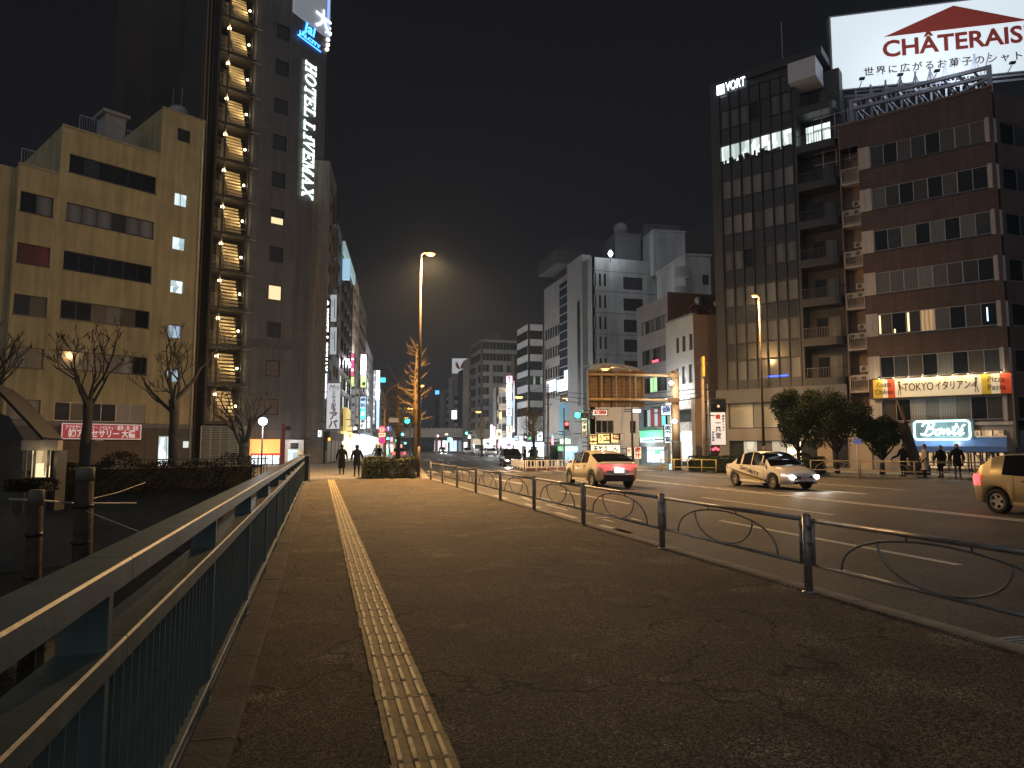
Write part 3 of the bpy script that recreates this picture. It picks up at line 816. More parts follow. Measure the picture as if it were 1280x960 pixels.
railing(YB.root, 'roof_rail', (uL + 0.2, 0.5), (uM - 0.2, 0.5), zl + 0.1, 1.25, STEEL, 0.16)
railing(YB.root, 'roof_rail', (uM + 1.2, 0.5), (uT - 0.2, 0.5), zm + 0.1, 1.3, STEEL, 0.16)
hu = YB.uz(132, 150, 2.5)[0]; hz = YB.uz(145, 143, 2.5)[1]
pent = YB.box('roof_hut', hu, hu + 1.45, 2.5, 4.5, zm, hz - 0.1, M('hut_render', (0.33, 0.33, 0.34), 0.8))
YB.box('roof_slab', hu - 0.25, hu + 1.7, 2.3, 4.8, hz - 0.1, hz + 0.15, M('hut_render', (0.33, 0.33, 0.34)), pent)
tk = thing('roof_tank', 'small grey water tank with two thin aerials on the top roof of the yellow building', 'water tank', YB.world((uT + uR) / 2 + 0.3, 2.0, zt + 0.1), YB.rot)
MB().lathe([(0.7, 0), (0.75, 0.05), (0.75, 1.1), (0.5, 1.35), (0.1, 1.42)], 14).build('tank', M('tank_grp', (0.3, 0.3, 0.3), 0.5), tk, smooth=True)
MB().tube([(0.4, 0.4, 0), (0.4, 0.4, 3.4)], 0.025, 6).build('aerial', STEEL, tk); MB().tube([(-0.3, 0.4, 0), (-0.3, 0.4, 3.1)], 0.025, 6).build('aerial', STEEL, tk)
# ground floor: shutter, door, pipe
for k in range(9):
    YB.box('shutter_panel', uM - 0.3 + k * 0.86, uM + 0.54 + k * 0.86, -0.10, -0.065, 0.0, 2.75, M('brown_shutter', (0.085, 0.065, 0.055), 0.6))
uD = YB.uz(196, 570)[0]
YB.window([uD, uD + 1.3, 0.1, 2.4], 2, COOLROOM, ALU, r=-0.07)
YB.box('notice', uD + 1.9, uD + 2.3, -0.12, -0.07, 1.5, 2.0, E('notice_white', (0.9, 1, 1), 0.7))
MB().tube([(uR - 0.2, -0.15, 0), (uR - 0.2, -0.15, zt - 0.6)], 0.06, 8).build('downpipe', M('cream_pipe', (0.55, 0.5, 0.36), 0.5), YB.root, smooth=True)
YB.box('small_plate', YB.uz(117, 570)[0], YB.uz(117, 570)[0] + 0.55, -0.13, -0.105, 2.0, 2.25, WHITE)
# shop sign
REDS = M('red_sign_face', (0.33, 0.05, 0.06), 0.5, emit=0.22, ecol=(0.8, 0.10, 0.12))
SIGNW = M('sign_white', (0.7, 0.68, 0.66), 0.5, emit=0.35, ecol=(1, 0.9, 0.88))
su0, sz0 = YB.uz(75.3, 529); su1, sz1 = YB.uz(173.3, 549.5)
sg = thing('shop_sign', 'long red shop sign with white Japanese lettering under the yellow building windows', 'sign', YB.world((su0 + su1) / 2, -0.3, (sz0 + sz1) / 2), YB.rot)
sw, sh = su1 - su0, abs(sz0 - sz1)
MB().cbox(0, 0, 0, sw, 0.2, sh).build('panel', REDS, sg)
q = MB(); q.box(-sw / 2, sw / 2, -0.13, -0.101, sh / 2 - 0.05, sh / 2); q.box(-sw / 2, sw / 2, -0.13, -0.101, -sh / 2, -sh / 2 + 0.05); q.box(-sw / 2, -sw / 2 + 0.05, -0.13, -0.101, -sh / 2 + 0.05, sh / 2 - 0.05); q.box(sw / 2 - 0.05, sw / 2, -0.13, -0.101, -sh / 2 + 0.05, sh / 2 - 0.05)
q.build('border', SIGNW, sg)
text('アクセサリーパーツ・ノベルティ・雑貨・卸・業務', 0.36, SIGNW, sg, (0, -0.115, sh * 0.23), width=sw * 0.92, bold=0.004)
text('㈱アクセサリー 大橋', 0.62, SIGNW, sg, (0, -0.115, -sh * 0.17), width=sw * 0.84, bold=0.014)

# ================================================================== HOTEL tower with the outside stair
HOT = tiled('hotel_panels', (0.13, 0.13, 0.142), 3.1, 3.05, (0.55, 0.55, 0.55), 0.02, 0.7, var=0.03)
HOTW = M('hotel_band', (0.085, 0.085, 0.10), 0.7)
streaks(HOT, .30)
HB = Bld('hotel_tower', 'slim dark grey hotel tower with one column of windows and an outside stair', 'building', 0, 0, 66.0, P=(-9.3, 60.4))
hu0 = HB.uz(312, 300)[0]; hu1 = HB.uz(366, 400)[0]
HW_ = [(342.8, 27.3, 359.2, 51.4), (342.4, 73.3, 358.8, 96.3), (341.3, 120.8, 358, 144.4), (340.6, 166.7, 357.7, 190), (339.5, 214, 356, 236), (338.4, 260, 355.3, 282.7), (337.8, 307, 354.6, 329.5), (337.4, 355, 353.3, 376.8), (336.3, 401, 352.7, 424), (334, 449, 352, 472), (334, 497.4, 348.8, 520)]
hwr = HB.rows(HW_)
HTOP = HB.uz(345, -18)[1]
HB.wall(hu0, hu1, 0, HTOP, 10, hwr, HOT, r=0.14)
YWIN = E('yellow_blind_lit', (1.0, 0.80, 0.45), 1.0); HWD = M('hotel_window_dark', (0.02, 0.02, 0.022), 0.15); HWP = M('hotel_blind_plum', (0.12, 0.095, 0.10), 0.5)
for i, o in enumerate(hwr):
    p_ = HWD
    if i == 7: p_ = YWIN
    if i in (9, 10): p_ = HWP
    if i == 5: f_ = HB.window(o, 1, [YWIN, HWD], BLACK, r=0.14, fw=0.09, rows=2, off=0.0)
    else: f_ = HB.window(o, 1, p_, BLACK, r=0.14, fw=0.09)
HC = Bld(None, None, None, 0, 0, 42.0, P=HB.pt(hu1))
HC.root = HB.root
cu1 = HC.uz(402.5, 300)[0]
def loc_in(A, P3):  # world point into the frame of building A
    d = Vector(P3) - A.P; return Vector((d.dot(A.d), d.dot(A.n), P3[2]))
q = MB(); w0 = HC.world(0.0, 0, 0); w1 = HC.world(cu1, 0, 0); w2 = w1 + Vector((-8, 6, 0))
pp = [loc_in(HB, w0), loc_in(HB, w1), loc_in(HB, w2), (hu1, 9.9, 0)]
q.prism([(p[0], p[1]) for p in pp], 0, HTOP)
q.build('street_wall', HOT, HB.root)
zb_ = HB.uz(330, 432)[1]
HB.box('ledge', hu0 + 0.02, hu1 - 0.02, -0.07, -0.003, zb_ - 0.15, zb_ + 0.55, HOTW)
# roof billboard band
q = MB()
bb = thing('roof_billboard', 'curved lit white letter billboard on top of the hotel tower', 'billboard', (HB.P.x, HB.P.y, 0), HB.rot)
zb0 = HB.uz(352, 2)[1]; EW = E('billboard_grey_lit', (0.45, 0.50, 0.56), 0.32); EWL = E('billboard_white', (0.85, 0.95, 1.0), 2.2); EBL = E('billboard_blue', (0.25, 0.40, 1.0), 1.4)
lp = [loc_in(HB, HC.world(u, -0.25, 0)) for u in (-1.2, 0, 1.2, 2.4, cu1 + 0.1)]
for a_, b2 in zip(lp, lp[1:]):
    MB().prism([(a_.x, a_.y), (b2.x, b2.y), (b2.x - 0.1, b2.y + 0.2), (a_.x - 0.1, a_.y + 0.2)], HTOP - 2.2, HTOP + 4).build('panel', EW, bb)
pu = loc_in(HB, HC.world(cu1 + 0.05, -0.32, 0))
MB().box(pu.x - 0.42, pu.x - 0.16, pu.y - 0.1, pu.y, HTOP - 2.0, HTOP + 4).build('blue_tube', EBL, bb)
q = loc_in(HB, HC.world(cu1 * 0.72, -0.4, 0))
tq = text('大', 2.3, EWL, bb, (q.x, q.y, HTOP - 1.15), bold=0.03); tq.rotation_euler = (math.pi / 2, 0, rad(24))
# vertical letters, blade and logo
SERIF = {
 'H': [(.12, 0, .32, 1), (.68, 0, .88, 1), (.3, .44, .7, .56)] + [(.02, 0, .42, .08), (.58, 0, .98, .08), (.02, .92, .42, 1), (.58, .92, .98, 1)],
 'T': [(.4, 0, .6, 1), (.05, .88, .95, 1), (.05, .68, .13, .9), (.87, .68, .95, .9), (.27, 0, .73, .08)],
 'E': [(.12, 0, .32, 1), (.02, 0, .92, .1), (.02, .9, .9, 1), (.3, .46, .66, .56), (.84, 0, .92, .3), (.82, .74, .9, 1), (.6, .36, .67, .66)],
 'L': [(.15, 0, .35, 1), (.03, .92, .5, 1), (.03, 0, .9, .1), (.82, 0, .9, .32)],
 'i': [(.38, 0, .60, .70), (.24, .62, .60, .70), (.2, 0, .78, .08), (.38, .82, .60, .98)],
}
def serif_letter(q, ch, ox, oz, s, y0, y1, wk=1.0, slant=0.0, map3=None):
    def P(x, z): return (ox + (x * wk + slant * z) * s, oz + z * s)
    def quadp(pts):
        i = len(q.v)
        for y in (y0, y1):
            for (x, z) in pts:
                X, Z = P(x, z); q.v.append((X, y, Z))
        n = len(pts); q.f.append(tuple(i + k for k in range(n))); q.f.append(tuple(i + n + k for k in reversed(range(n))))
        for k in range(n): q.f.append((i + (k + 1) % n, i + k, i + n + k, i + n + (k + 1) % n))
    if ch in SERIF:
        for (a, b, c, d) in SERIF[ch]: quadp([(a, b), (c, b), (c, d), (a, d)])
    elif ch == 'O':
        N = 20
        for k in range(N):
            t0, t1 = 2 * math.pi * k / N, 2 * math.pi * (k + 1) / N
            f = lambda t, rx, rz: (.5 + rx * math.cos(t), .5 + rz * math.sin(t))
            quadp([f(t0, .28, .42), f(t0, .49, .51), f(t1, .49, .51), f(t1, .28, .42)])
    elif ch == 'V':
        quadp([(.08, 1), (.32, 1), (.60, .05), (.47, 0)]); quadp([(.52, .05), (.47, 0), (.76, 1), (.88, 1)]); quadp([(0, .93), (.42, .93), (.42, 1), (0, 1)]); quadp([(.66, .93), (1, .93), (1, 1), (.66, 1)])
    elif ch == 'A':
        quadp([(.1, 0), (.22, 0), (.50, .96), (.44, 1)]); quadp([(.40, 1), (.54, 1), (.92, 0), (.68, 0)]); quadp([(.28, .3), (.68, .3), (.66, .38), (.3, .38)]); quadp([(0, 0), (.36, 0), (.36, .07), (0, .07)]); quadp([(.58, 0), (1, 0), (1, .07), (.58, .07)])
    elif ch == 'M':
        quadp([(.10, 0), (.19, 0), (.19, 1), (.10, 1)]); quadp([(.82, 0), (1.02, 0), (1.02, 1), (.82, 1)]); quadp([(.14, 1), (.34, 1), (.60, .1), (.50, 0)]); quadp([(.50, 0), (.58, .08), (.9, 1), (.82, 1)])
        quadp([(0, 0), (.32, 0), (.32, .07), (0, .07)]); quadp([(.72, 0), (1.12, 0), (1.12, .07), (.72, .07)]); quadp([(0, .93), (.3, .93), (.3, 1), (0, 1)]); quadp([(.86, .93), (1.12, .93), (1.12, 1), (.86, 1)])
    elif ch == 'X':
        quadp([(.05, 1), (.30, 1), (.95, 0), (.70, 0)]); quadp([(.08, 0), (.20, 0), (.90, 1), (.78, 1)]); quadp([(0, 0), (.36, 0), (.36, .07), (0, .07)]); quadp([(.60, 0), (1, 0), (1, .07), (.60, .07)]); quadp([(0, .93), (.4, .93), (.4, 1), (0, 1)]); quadp([(.62, .93), (1, .93), (1, 1), (.62, 1)])
hs = thing('hotel_letters', 'tall white glowing serif letters HOTEL LiVEMAX running down the hotel tower', 'sign', HC.world(0, -0.12, 0), HC.rot)
ua, za_ = HC.uz(378, 73); ub, zb2 = HC.uz(396, 255)
ub = HC.uz(395, 160)[0]; ua = HC.uz(376.5, 160)[0]
word = 'HOTEL LiVEMAX'
ua += .18; H_ = (ub - ua) * .86; tot = za_ - zb2
wid = {'H': 1.02, 'O': 1.0, 'T': .95, 'E': .94, 'L': .92, 'i': .62, 'V': .95, 'M': 1.15, 'A': .98, 'X': 1.0, ' ': .28}
tw = sum(wid[c] for c in word); sc = tot / tw; x = 0
EHL = E('letter_white', (0.85, 1.0, 0.95), 1.8)
for c in word:
    if c != ' ':
        q = MB(); serif_letter(q, c, 0, 0, .93, -0.1, 0.0)
        # turn the letter a quarter clockwise: its own x runs down, its own z runs right-to-left mirrored to +x
        k = sc
        q.v = [((p[2]) * H_ , p[1], -(p[0]) * k) for p in q.v]
        q.build('letter', EHL, hs, (ua + 0.0, 0, za_ - x * sc))
    x += wid[c]
lg = thing('airline_logo', 'blue glowing logo letters above the white hotel name high on the tower', 'sign', HC.world(0, -0.1, 0), HC.rot)
EB = E('logo_blue', (0.05, 0.28, 1.0), 5.0)
lu, lz = HC.uz(386, 37)
text('Jal', 1.5, EB, lg, (lu, 0, lz), bold=0.03, shear=0.2, width=1.7)
q = text('JALCITY', 0.5, EB, lg, (lu + 0.1, 0, lz - 1.0), bold=0.02, width=2.9)
MB().box(lu - 1.5, lu + 1.6, -0.02, 0.02, lz - 1.42, lz - 1.34).build('underline', EB, lg)
# bulbs at the corner of the tower
sp = thing('floodlight_cluster', 'two columns of small white lamps sticking out from the upper corner of the tower', 'lamp', HC.world(cu1 + 0.05, -0.1, 0), HC.rot)
EBU = E('small_bulb', (1.0, 0.97, 0.88), 7)
bm_ = MB().lathe([(0.05, -0.16), (0.15, -0.08), (0.17, 0), (0.13, 0.1), (0.05, 0.15)], 10).mesh('bulb', EBU, True)
armb = MB().bar((-0.9, 0, 0), (0, 0, 0), 0.04).mesh('arm', ALUD)
for k, (bx, by) in enumerate([(409.5, 29), (410, 35.5), (411, 42), (408.7, 49.5), (408.5, 56), (407.5, 61.5), (404.5, 27), (404.5, 34), (404, 41)]):
    u_, z_ = HC.uz(bx, by); put('arm', armb, sp, (u_ - cu1, 0, z_)); put('bulb', bm_, sp, (u_ - cu1, 0, z_))
# stair tower
ST = thing('outside_stair', 'steel outside stair with a yellow lit landing on every floor beside the hotel tower', 'staircase', (HB.P.x, HB.P.y, 0), HB.rot)
sL, sR = HB.uz(264, 300)[0], HB.uz(311, 300)[0]
FRM = M('stair_frame', (0.06, 0.052, 0.045), 0.5, 0.3, 0.2)
STEP = M('stair_cream', (0.62, 0.50, 0.28), 0.6, 0, 0.1)
EST = E('stair_bulb', (1.0, 0.82, 0.5), 16)
lampy = [34, 79, 125, 171, 216, 263, 310, 357, 404, 450, 497, 541]
zs_ = [HB.uz(285, y_)[1] for y_ in lampy]; fh = (zs_[0] - zs_[-1]) / (len(zs_) - 1)
zs_ = [zs_[-1] + fh * k for k in range(len(lampy) + 2)]
W_ = sR - sL; v1 = -0.3; v2 = 2.4
MB().box(sL - 0.1, sR + 0.05, v2, v2 + 0.2, 0, HTOP).build('back_wall', M('stair_back', (0.10, 0.085, 0.065), 0.8), ST)
q = MB()
for u_ in (sL, sL + 0.30 * W_ - 0.2, sR - 0.32): q.box(u_ - 0.06, u_ + 0.06, v1, v1 + 0.14, 0, HTOP)
q.box(sL - 0.10, sL - 0.02, v1, v2, 0, HTOP)
q.build('column', FRM, ST)
slab = MB().box(sL, sR, v1, v2, -0.24, 0).mesh('landing', FRM)
stepm = MB().box(0, 1.25, 0, 0.30, -0.17, 0).mesh('step', STEP)
lbm = MB().lathe([(0.03, -0.14), (0.12, -0.08), (0.14, 0), (0.1, 0.09), (0.03, 0.12)], 10).mesh('bulb', EST, True)
backp = MB().box(0, 1.25, 0, 0.04, 0, fh * 0.85).mesh('wall_panel', STEP)
for k, z in enumerate(zs_):
    zf = z - 2.25
    if zf < 1.5: continue
    put('landing', slab, ST, (0, 0, zf))
    us_ = sL + 0.36 * W_
    put('wall_panel', backp, ST, (us_, v2 - 0.1, zf + 0.1))
    for j in range(8):
        put('step', stepm, ST, (us_, v1 + 0.15 + j * 0.14, zf + fh * (0.10 + 0.80 * j / 8)))
    q = MB()
    a0 = sL + 0.03; b0 = sR - 0.3
    for hh in (0.5, 1.05): q.bar((a0, v1 + 0.05, zf + hh), (b0, v1 + 0.05, zf + hh), 0.04)
    for j in range(9): x_ = a0 + (us_ - a0) * j / 9; q.bar((x_, v1 + 0.05, zf), (x_, v1 + 0.05, zf + 1.05), 0.022, upv=(1, 0, 0))
    q.bar((us_ - 0.05, v1 + 0.1, zf + 0.9), (us_ - 0.05, v2 - 0.3, zf + fh * 0.8 + 0.9), 0.04)
    q.bar((b0, v1, zf + fh - 0.25), (sR + 0.45, v1 - 0.1, zf + fh - 0.3), 0.05)
    q.build('handrail', M('rail_cream', (0.4, 0.34, 0.24), 0.5), ST)
    put('bulb', lbm, ST, (sL + 0.18 * W_ + 0.25, v1 + 0.35, z - 0.02)); put('bulb', lbm, ST, (sR - 0.62, v1 + 0.25, z - 0.95)).scale = (0.7, 0.7, 0.7)
    lamp(ST, (sL + 0.18 * W_ + 0.25, v1 - 0.05, z - 0.02), 42, (1.0, 0.72, 0.38), 0.12)
    lamp(ST, (sR - 0.72, v1 + 0.1, z - 0.95), 26, (1.0, 0.74, 0.40), 0.1)
# dark service shaft between the yellow block and the stair
SH = thing('service_shaft', 'dark narrow service shaft with pipes between yellow building and outside stair', 'building', (HB.P.x, HB.P.y, 0), HB.rot)
MB().box(HB.uz(238, 558)[0], sL - 0.12, 1.5, 8, 0, HTOP + 2).build('wall', M('shaft_dark', (0.075, 0.065, 0.058), 0.8), SH)
for k, px_ in enumerate((249, 254, 259)):
    u_ = HB.uz(px_, 400)[0]
    MB().tube([(u_, 1.3, 0), (u_, 1.3, HTOP)], 0.07, 8).build('pipe', M('pipe_tan', (0.22, 0.16, 0.10), 0.5), SH, smooth=True)
MB().box(HB.uz(172, 558)[0], sL - 0.2, 14, 20, 0, HTOP + 6).build('rear_block', M('rear_block', (0.075, 0.065, 0.06), 0.85), SH)
# louvred screen at its foot
LV = thing('louvre_screen', 'pale louvred metal screen at the foot of the outside stair', 'screen', HB.world(0, -0.55, 0), HB.rot)
l0, lz1 = HB.uz(252, 533, -0.55); l1, _ = HB.uz(311, 533, -0.55)
lv = MB(); lv.quad((l0, 0, 0.0), (l1, 0, 0.0), (l1, -0.07, 0.09), (l0, -0.07, 0.09)); lv.quad((l0, 0.01, 0.0), (l0, -0.06, 0.09), (l1, -0.06, 0.09), (l1, 0.01, 0.0))
LVM = M('louvre_white', (0.5, 0.52, 0.52), 0.5, 0.2); lv = lv.mesh('slat', LVM)
z = 0.1
while z < lz1: put('slat', lv, LV, (0, 0, z)); z += 0.14
for k in range(6): x_ = l0 + (l1 - l0) * k / 5; MB().box(x_ - 0.04, x_ + 0.04, 0.02, 0.10, 0, lz1 + 0.05).build('post', ALU, LV)
# hotel ground floor: glowing shop front and white entrance
g0, gz = HB.uz(312, 549); g1, _ = HB.uz(347.5, 549)
GF = thing('hotel_shop', 'orange lit shop front with red trim at the foot of the hotel tower', 'shop front', HB.world(0, -0.5, 0), HB.rot)
EO = E('shop_orange', (1.0, 0.42, 0.12), 1.3)
MB().box(g0, g1, 0, 0.4, gz - 1.35, gz).build('fascia', EO, GF)
MB().box(g0, g1, 0, 0.05, 0.1, gz - 1.37).build('glass_front', SHOPROOM, GF)
for k in range(5): x_ = g0 + (g1 - g0) * k / 4; MB().box(x_ - 0.04, x_ + 0.04, -0.06, -0.003, 0.0, gz - 1.38).build('mullion', ALUD, GF)
MB().box(g0, g1, -0.1, -0.003, gz - 1.38, gz - 1.2).build('red_trim', E('trim_red', (0.8, 0.05, 0.03), 0.8), GF)
lamp(GF, ((g0 + g1) / 2, -1.2, gz - 1.0), 60, (1.0, 0.8, 0.6), 0.3)
e0, _ = HB.uz(353.5, 549); 
EN = thing('hotel_entrance', 'white framed entrance box with poster right of the orange shop front', 'entrance', HB.world(0, -0.5, 0), HB.rot)
e1 = HB.uz(377, 549)[0]
MB().box(e0, e1, 0, 0.35, 0, gz - 0.02).build('wall', M('entrance_white', (0.6, 0.6, 0.58), 0.6), EN)
MB().box(e0 + 0.3, e0 + 1.3, -0.05, -0.003, 0.1, gz - 0.9).build('door', COOLROOM, EN); MB().box(e0 + 0.5, e1 - 0.5, -0.06, -0.053, gz - 0.8, gz - 0.3).build('poster', BLACK, EN)
MB().box(e0 + 1.5, e1 - 0.5, -0.05, -0.003, gz - 1.9, gz - 1.0).build('poster', E('poster_yellow', (0.9, 0.6, 0.15), 0.5), EN)
lamp(EN, ((e0 + e1) / 2, -1.0, gz - 0.2), 40, (0.95, 0.95, 1), 0.2)
# ================================================================== BARE TREES
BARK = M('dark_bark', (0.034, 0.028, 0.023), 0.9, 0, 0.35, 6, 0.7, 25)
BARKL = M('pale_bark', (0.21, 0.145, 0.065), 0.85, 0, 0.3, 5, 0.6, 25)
def bare_tree(label, base, seed, H=8.2, trunk=3.6, r=0.26, spread=2.9, bark=BARK, group=None, limbs=6, name='bare_tree', tip=0.013, lean=0.0, lv=4):
    R = random.Random(seed)
    t = thing(name, label, 'tree', base, R.uniform(0, 0.1), group)
    q = MB(); pts = []; rs = []
    x = y = 0.0
    for k in range(8):
        u = k / 7; pts.append((x + lean * u, y, trunk * u)); rs.append(r * (1.25 - 0.5 * u) * (1 + 0.08 * math.sin(k * 2.3)) + (0.12 * r if k == 0 else 0) + (0.25 * r if k == 7 else 0))
        x += R.uniform(-0.05, 0.05); y += R.uniform(-0.05, 0.05)
    q.tube(pts, rs, 10); q.build('trunk', bark, t, smooth=True)
    top = Vector(pts[-1])
    limb = MB(); twig = MB()
    def grow(p, d, L, rad_, lvl, out):
        n = 5 if lvl == 0 else (4 if lvl < 3 else 3); P = [p.copy()]; Rr = [rad_]; cur = p.copy(); dd = d.copy()
        for k in range(n):
            dd = (dd + Vector((R.uniform(-.22, .22), R.uniform(-.22, .22), R.uniform(-.04, .20)))).normalized()
            cur = cur + dd * (L / n); P.append(cur.copy()); Rr.append(max(tip, rad_ * (1 - 0.42 * (k + 1) / n)) * (1.15 if k == n - 1 and lvl < 3 else 1))
        out.tube(P, Rr, 7 if lvl < 2 else 4, cap=lvl > 1)
        if lvl >= lv: return
        nb = R.choice((2, 3)) if lvl < 1 else R.choice((2, 2, 3))
        for b in range(nb):
            at_ = P[-1] if b == 0 else P[R.randrange(2, n + 1)]
            ax = dd.cross(Vector((R.uniform(-1, 1), R.uniform(-1, 1), R.uniform(-1, 1)))).normalized()
            nd = (Matrix.Rotation(R.uniform(.35, .95), 3, ax) @ dd + Vector((0, 0, .20))).normalized()
            k_ = R.uniform(.48, .72); grow(at_, nd, L * k_, Rr[-1] * R.uniform(.6, .78), lvl + 1, limb if lvl < 1 else twig)
    for b in range(limbs):
        a = 2 * math.pi * (b + R.uniform(-.3, .3)) / limbs; el = R.uniform(.55, 1.15)
        d = Vector((math.cos(a) * math.cos(el), math.sin(a) * math.cos(el), math.sin(el)))
        grow(top - Vector((0, 0, R.uniform(0, trunk * .18))), d, (H - trunk) * R.uniform(.46, .60), r * R.uniform(.34, .48), 0, limb)
    l_ = limb.build('limbs', bark, t, smooth=True); tw = twig.build('twigs', bark, t, smooth=True); tw['kind'] = 'stuff'
    return t
g1_ = gnd(104, 603); bare_tree('bare pollarded plane tree with dark trunk in front of the red shop sign', (g1_.x * 1.02, g1_.y * 1.02, -0.1), 11, 7.3, 3.9, 0.22, limbs=6)
g2_ = gnd(216, 601); bare_tree('bare pollarded plane tree with thick trunk nearest the outside stair', (g2_.x, g2_.y, -0.1), 23, 7.4, 3.9, 0.25, limbs=6)
g3_ = gnd(-24, 603); bare_tree('bare pollarded plane tree partly cut off by the left picture edge', (g3_.x, g3_.y, -0.1), 35, 7.6, 3.9, 0.24, limbs=6)
g4_ = at(303, 590, 33); bare_tree('small dark bare tree beside the white globe lamp below the hotel tower', (g4_.x, g4_.y, -0.1), 41, 4.6, 1.9, 0.28, limbs=6)

# ================================================================== LEAFY things
LEAFD = M('dark_leaf', (0.020, 0.034, 0.012), 0.7, 0, 0.35, 30, spec=0.15)
LEAFO = M('olive_leaf', (0.10, 0.105, 0.025), 0.55, 0, 0.4, 12)
LEAFB = M('brown_hedge_leaf', (0.012, 0.011, 0.007), 0.9, 0, 0.4, 14, spec=0.08)
def leaves(sampler, n, size, seed, name, mat):
    R = random.Random(seed); q = MB()
    for _ in range(n):
        p, nrm_ = sampler(R)
        nrm_ = (nrm_ + Vector((R.gauss(0, .6), R.gauss(0, .6), R.gauss(0, .6)))).normalized()
        a = nrm_.orthogonal().normalized(); a = Matrix.Rotation(R.uniform(0, 6.28), 3, nrm_) @ a; b = nrm_.cross(a)
        s_ = size * R.uniform(.6, 1.3); i = len(q.v)
        for (u, v, w) in ((-.5, 0, 0), (0, -.28, .06), (.5, 0, 0), (0, .28, .06)): q.v.append(tuple(p + a * u * s_ + b * v * s_ + nrm_ * w * s_))
        q.f.append((i, i + 1, i + 2, i + 3))
    return q.mesh(name, mat)
def crown_sampler(R0, H0, cz, seed, nb=26):
    Rr = random.Random(seed); bl = []
    for k in range(nb):
        a = Rr.uniform(0, 6.28); rr_ = R0 * Rr.uniform(.1, .78); z = cz + H0 * Rr.uniform(-.42, .45)
        f = math.sqrt(max(.15, 1 - ((z - cz) / (H0 * .62)) ** 2)); bl.append((Vector((math.cos(a) * rr_ * f, math.sin(a) * rr_ * f, z)), R0 * Rr.uniform(.26, .46)))
    def s_(R):
        c, r_ = bl[R.randrange(nb)]
        d = Vector((R.gauss(0, 1), R.gauss(0, 1), R.gauss(0, 1))).normalized()
        return c + d * r_ * (R.random() ** .25) * R.uniform(.85, 1.12), d
    return s_
def round_tree(label, base, R0, H0, cz, seed, group=None, n=16000):
    t = thing('round_tree', label, 'tree', base, seed * 1.3, group)
    put('crown', leaves(crown_sampler(R0, H0, cz, seed), n, 0.13, seed, 'crown', LEAFD), t)
    Rr = random.Random(seed + 9); q = MB()
    q.tube([(0, 0, 0), (.05, .03, cz * .35), (.0, .06, cz * .7)], [.15, .11, .09], 8)
    q.build('trunk', BARK, t, smooth=True)
    for k in range(5):
        a = k * 1.26 + Rr.uniform(-.3, .3)
        MB().tube([(0.03, .03, cz * .38), (math.cos(a) * .5, math.sin(a) * .5, cz * .62), (math.cos(a) * 1.0, math.sin(a) * 1.0, cz * .98)], [.07, .055, .03], 6).build('limb', BARK, t, smooth=True)
    return t
for lab, px, D, top, bot, wpx, sd in (('round clipped evergreen tree at the left of the three before the glass tower', 1000, 41.5, 492, 556, 66, 1), ('round dark evergreen tree in the middle of the three beside the tower', 1047, 40.0, 494, 558, 76, 2), ('smaller dark evergreen tree beside the leaning truss near the neon sign', 1103, 39.0, 526, 562, 48, 3)):
    p0 = at(px, 590, D); zt_ = at(px, top, D).z; zb__ = at(px, bot, D).z
    round_tree(lab, (p0.x, p0.y, 0), wpx * D / 853 / 2 * 1.12, (zt_ - zb__), (zt_ + zb__) / 2, sd)
def hedge(label, A, B, w, h, mat, seed, n, size=0.10, z0=0.0, cat='hedge', name='hedge', wob=0.16):
    A = Vector((*A, 0)); B = Vector((*B, 0)); L = (B - A).length; d = (B - A) / L
    t = thing(name, label, cat, (A.x, A.y, z0), math.atan2(d.y, d.x))
    def s_(R):
        k = R.random(); x = R.uniform(0, L); hh = h * (1 + wob * MN.noise(Vector((x * .9, seed, 0))) * 2); ww = w * (1 + wob * MN.noise(Vector((x * .7, seed + 9, 0))))
        if k < .42: return Vector((x, R.uniform(-ww / 2, ww / 2), hh * R.uniform(.93, 1.06))), Vector((0, 0, 1))
        if k < .86: g_ = R.choice((-1, 1)); return Vector((x, g_ * ww / 2 * R.uniform(.9, 1.12), R.uniform(0.02, hh))), Vector((0, g_, .2))
        return Vector((R.choice((0, L)) + R.uniform(-.1, .1), R.uniform(-ww / 2, ww / 2), R.uniform(.02, hh))), Vector((1, 0, 0))
    put('foliage', leaves(s_, n, size, seed, 'foliage', mat), t)
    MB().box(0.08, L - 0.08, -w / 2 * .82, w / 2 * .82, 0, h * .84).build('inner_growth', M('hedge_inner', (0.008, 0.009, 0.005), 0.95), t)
    return t
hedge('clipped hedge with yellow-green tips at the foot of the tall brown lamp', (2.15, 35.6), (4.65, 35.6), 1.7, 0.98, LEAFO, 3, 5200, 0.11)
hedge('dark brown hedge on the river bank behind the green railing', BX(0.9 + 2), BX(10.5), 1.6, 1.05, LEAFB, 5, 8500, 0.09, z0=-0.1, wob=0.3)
hl = at(1100, 588, 38.0); hr = at(1000, 588, 42.5)
hedge('low dark hedge under the round evergreen trees', (at(888, 588, 45.5).x, at(888, 588, 45.5).y), (at(1028, 588, 40.2).x, at(1028, 588, 40.2).y), 0.9, 0.95, LEAFD, 6, 4500, 0.12)
hedge('short low hedge behind the yellow railing by the dark sign pole', (at(863, 588, 47).x, at(863, 588, 47).y), (at(886, 588, 46).x, at(886, 588, 46).y), 0.7, 0.9, LEAFD, 7, 1200, 0.11)
hg = at(655, 580, 62); hg2 = at(683, 580, 60)
hedge('low yellow-green hedge behind the white barrier in the middle distance', (hg.x, hg.y), (hg2.x, hg2.y), 0.9, 0.75, LEAFO, 8, 1500, 0.11, z0=ROAD_Z)

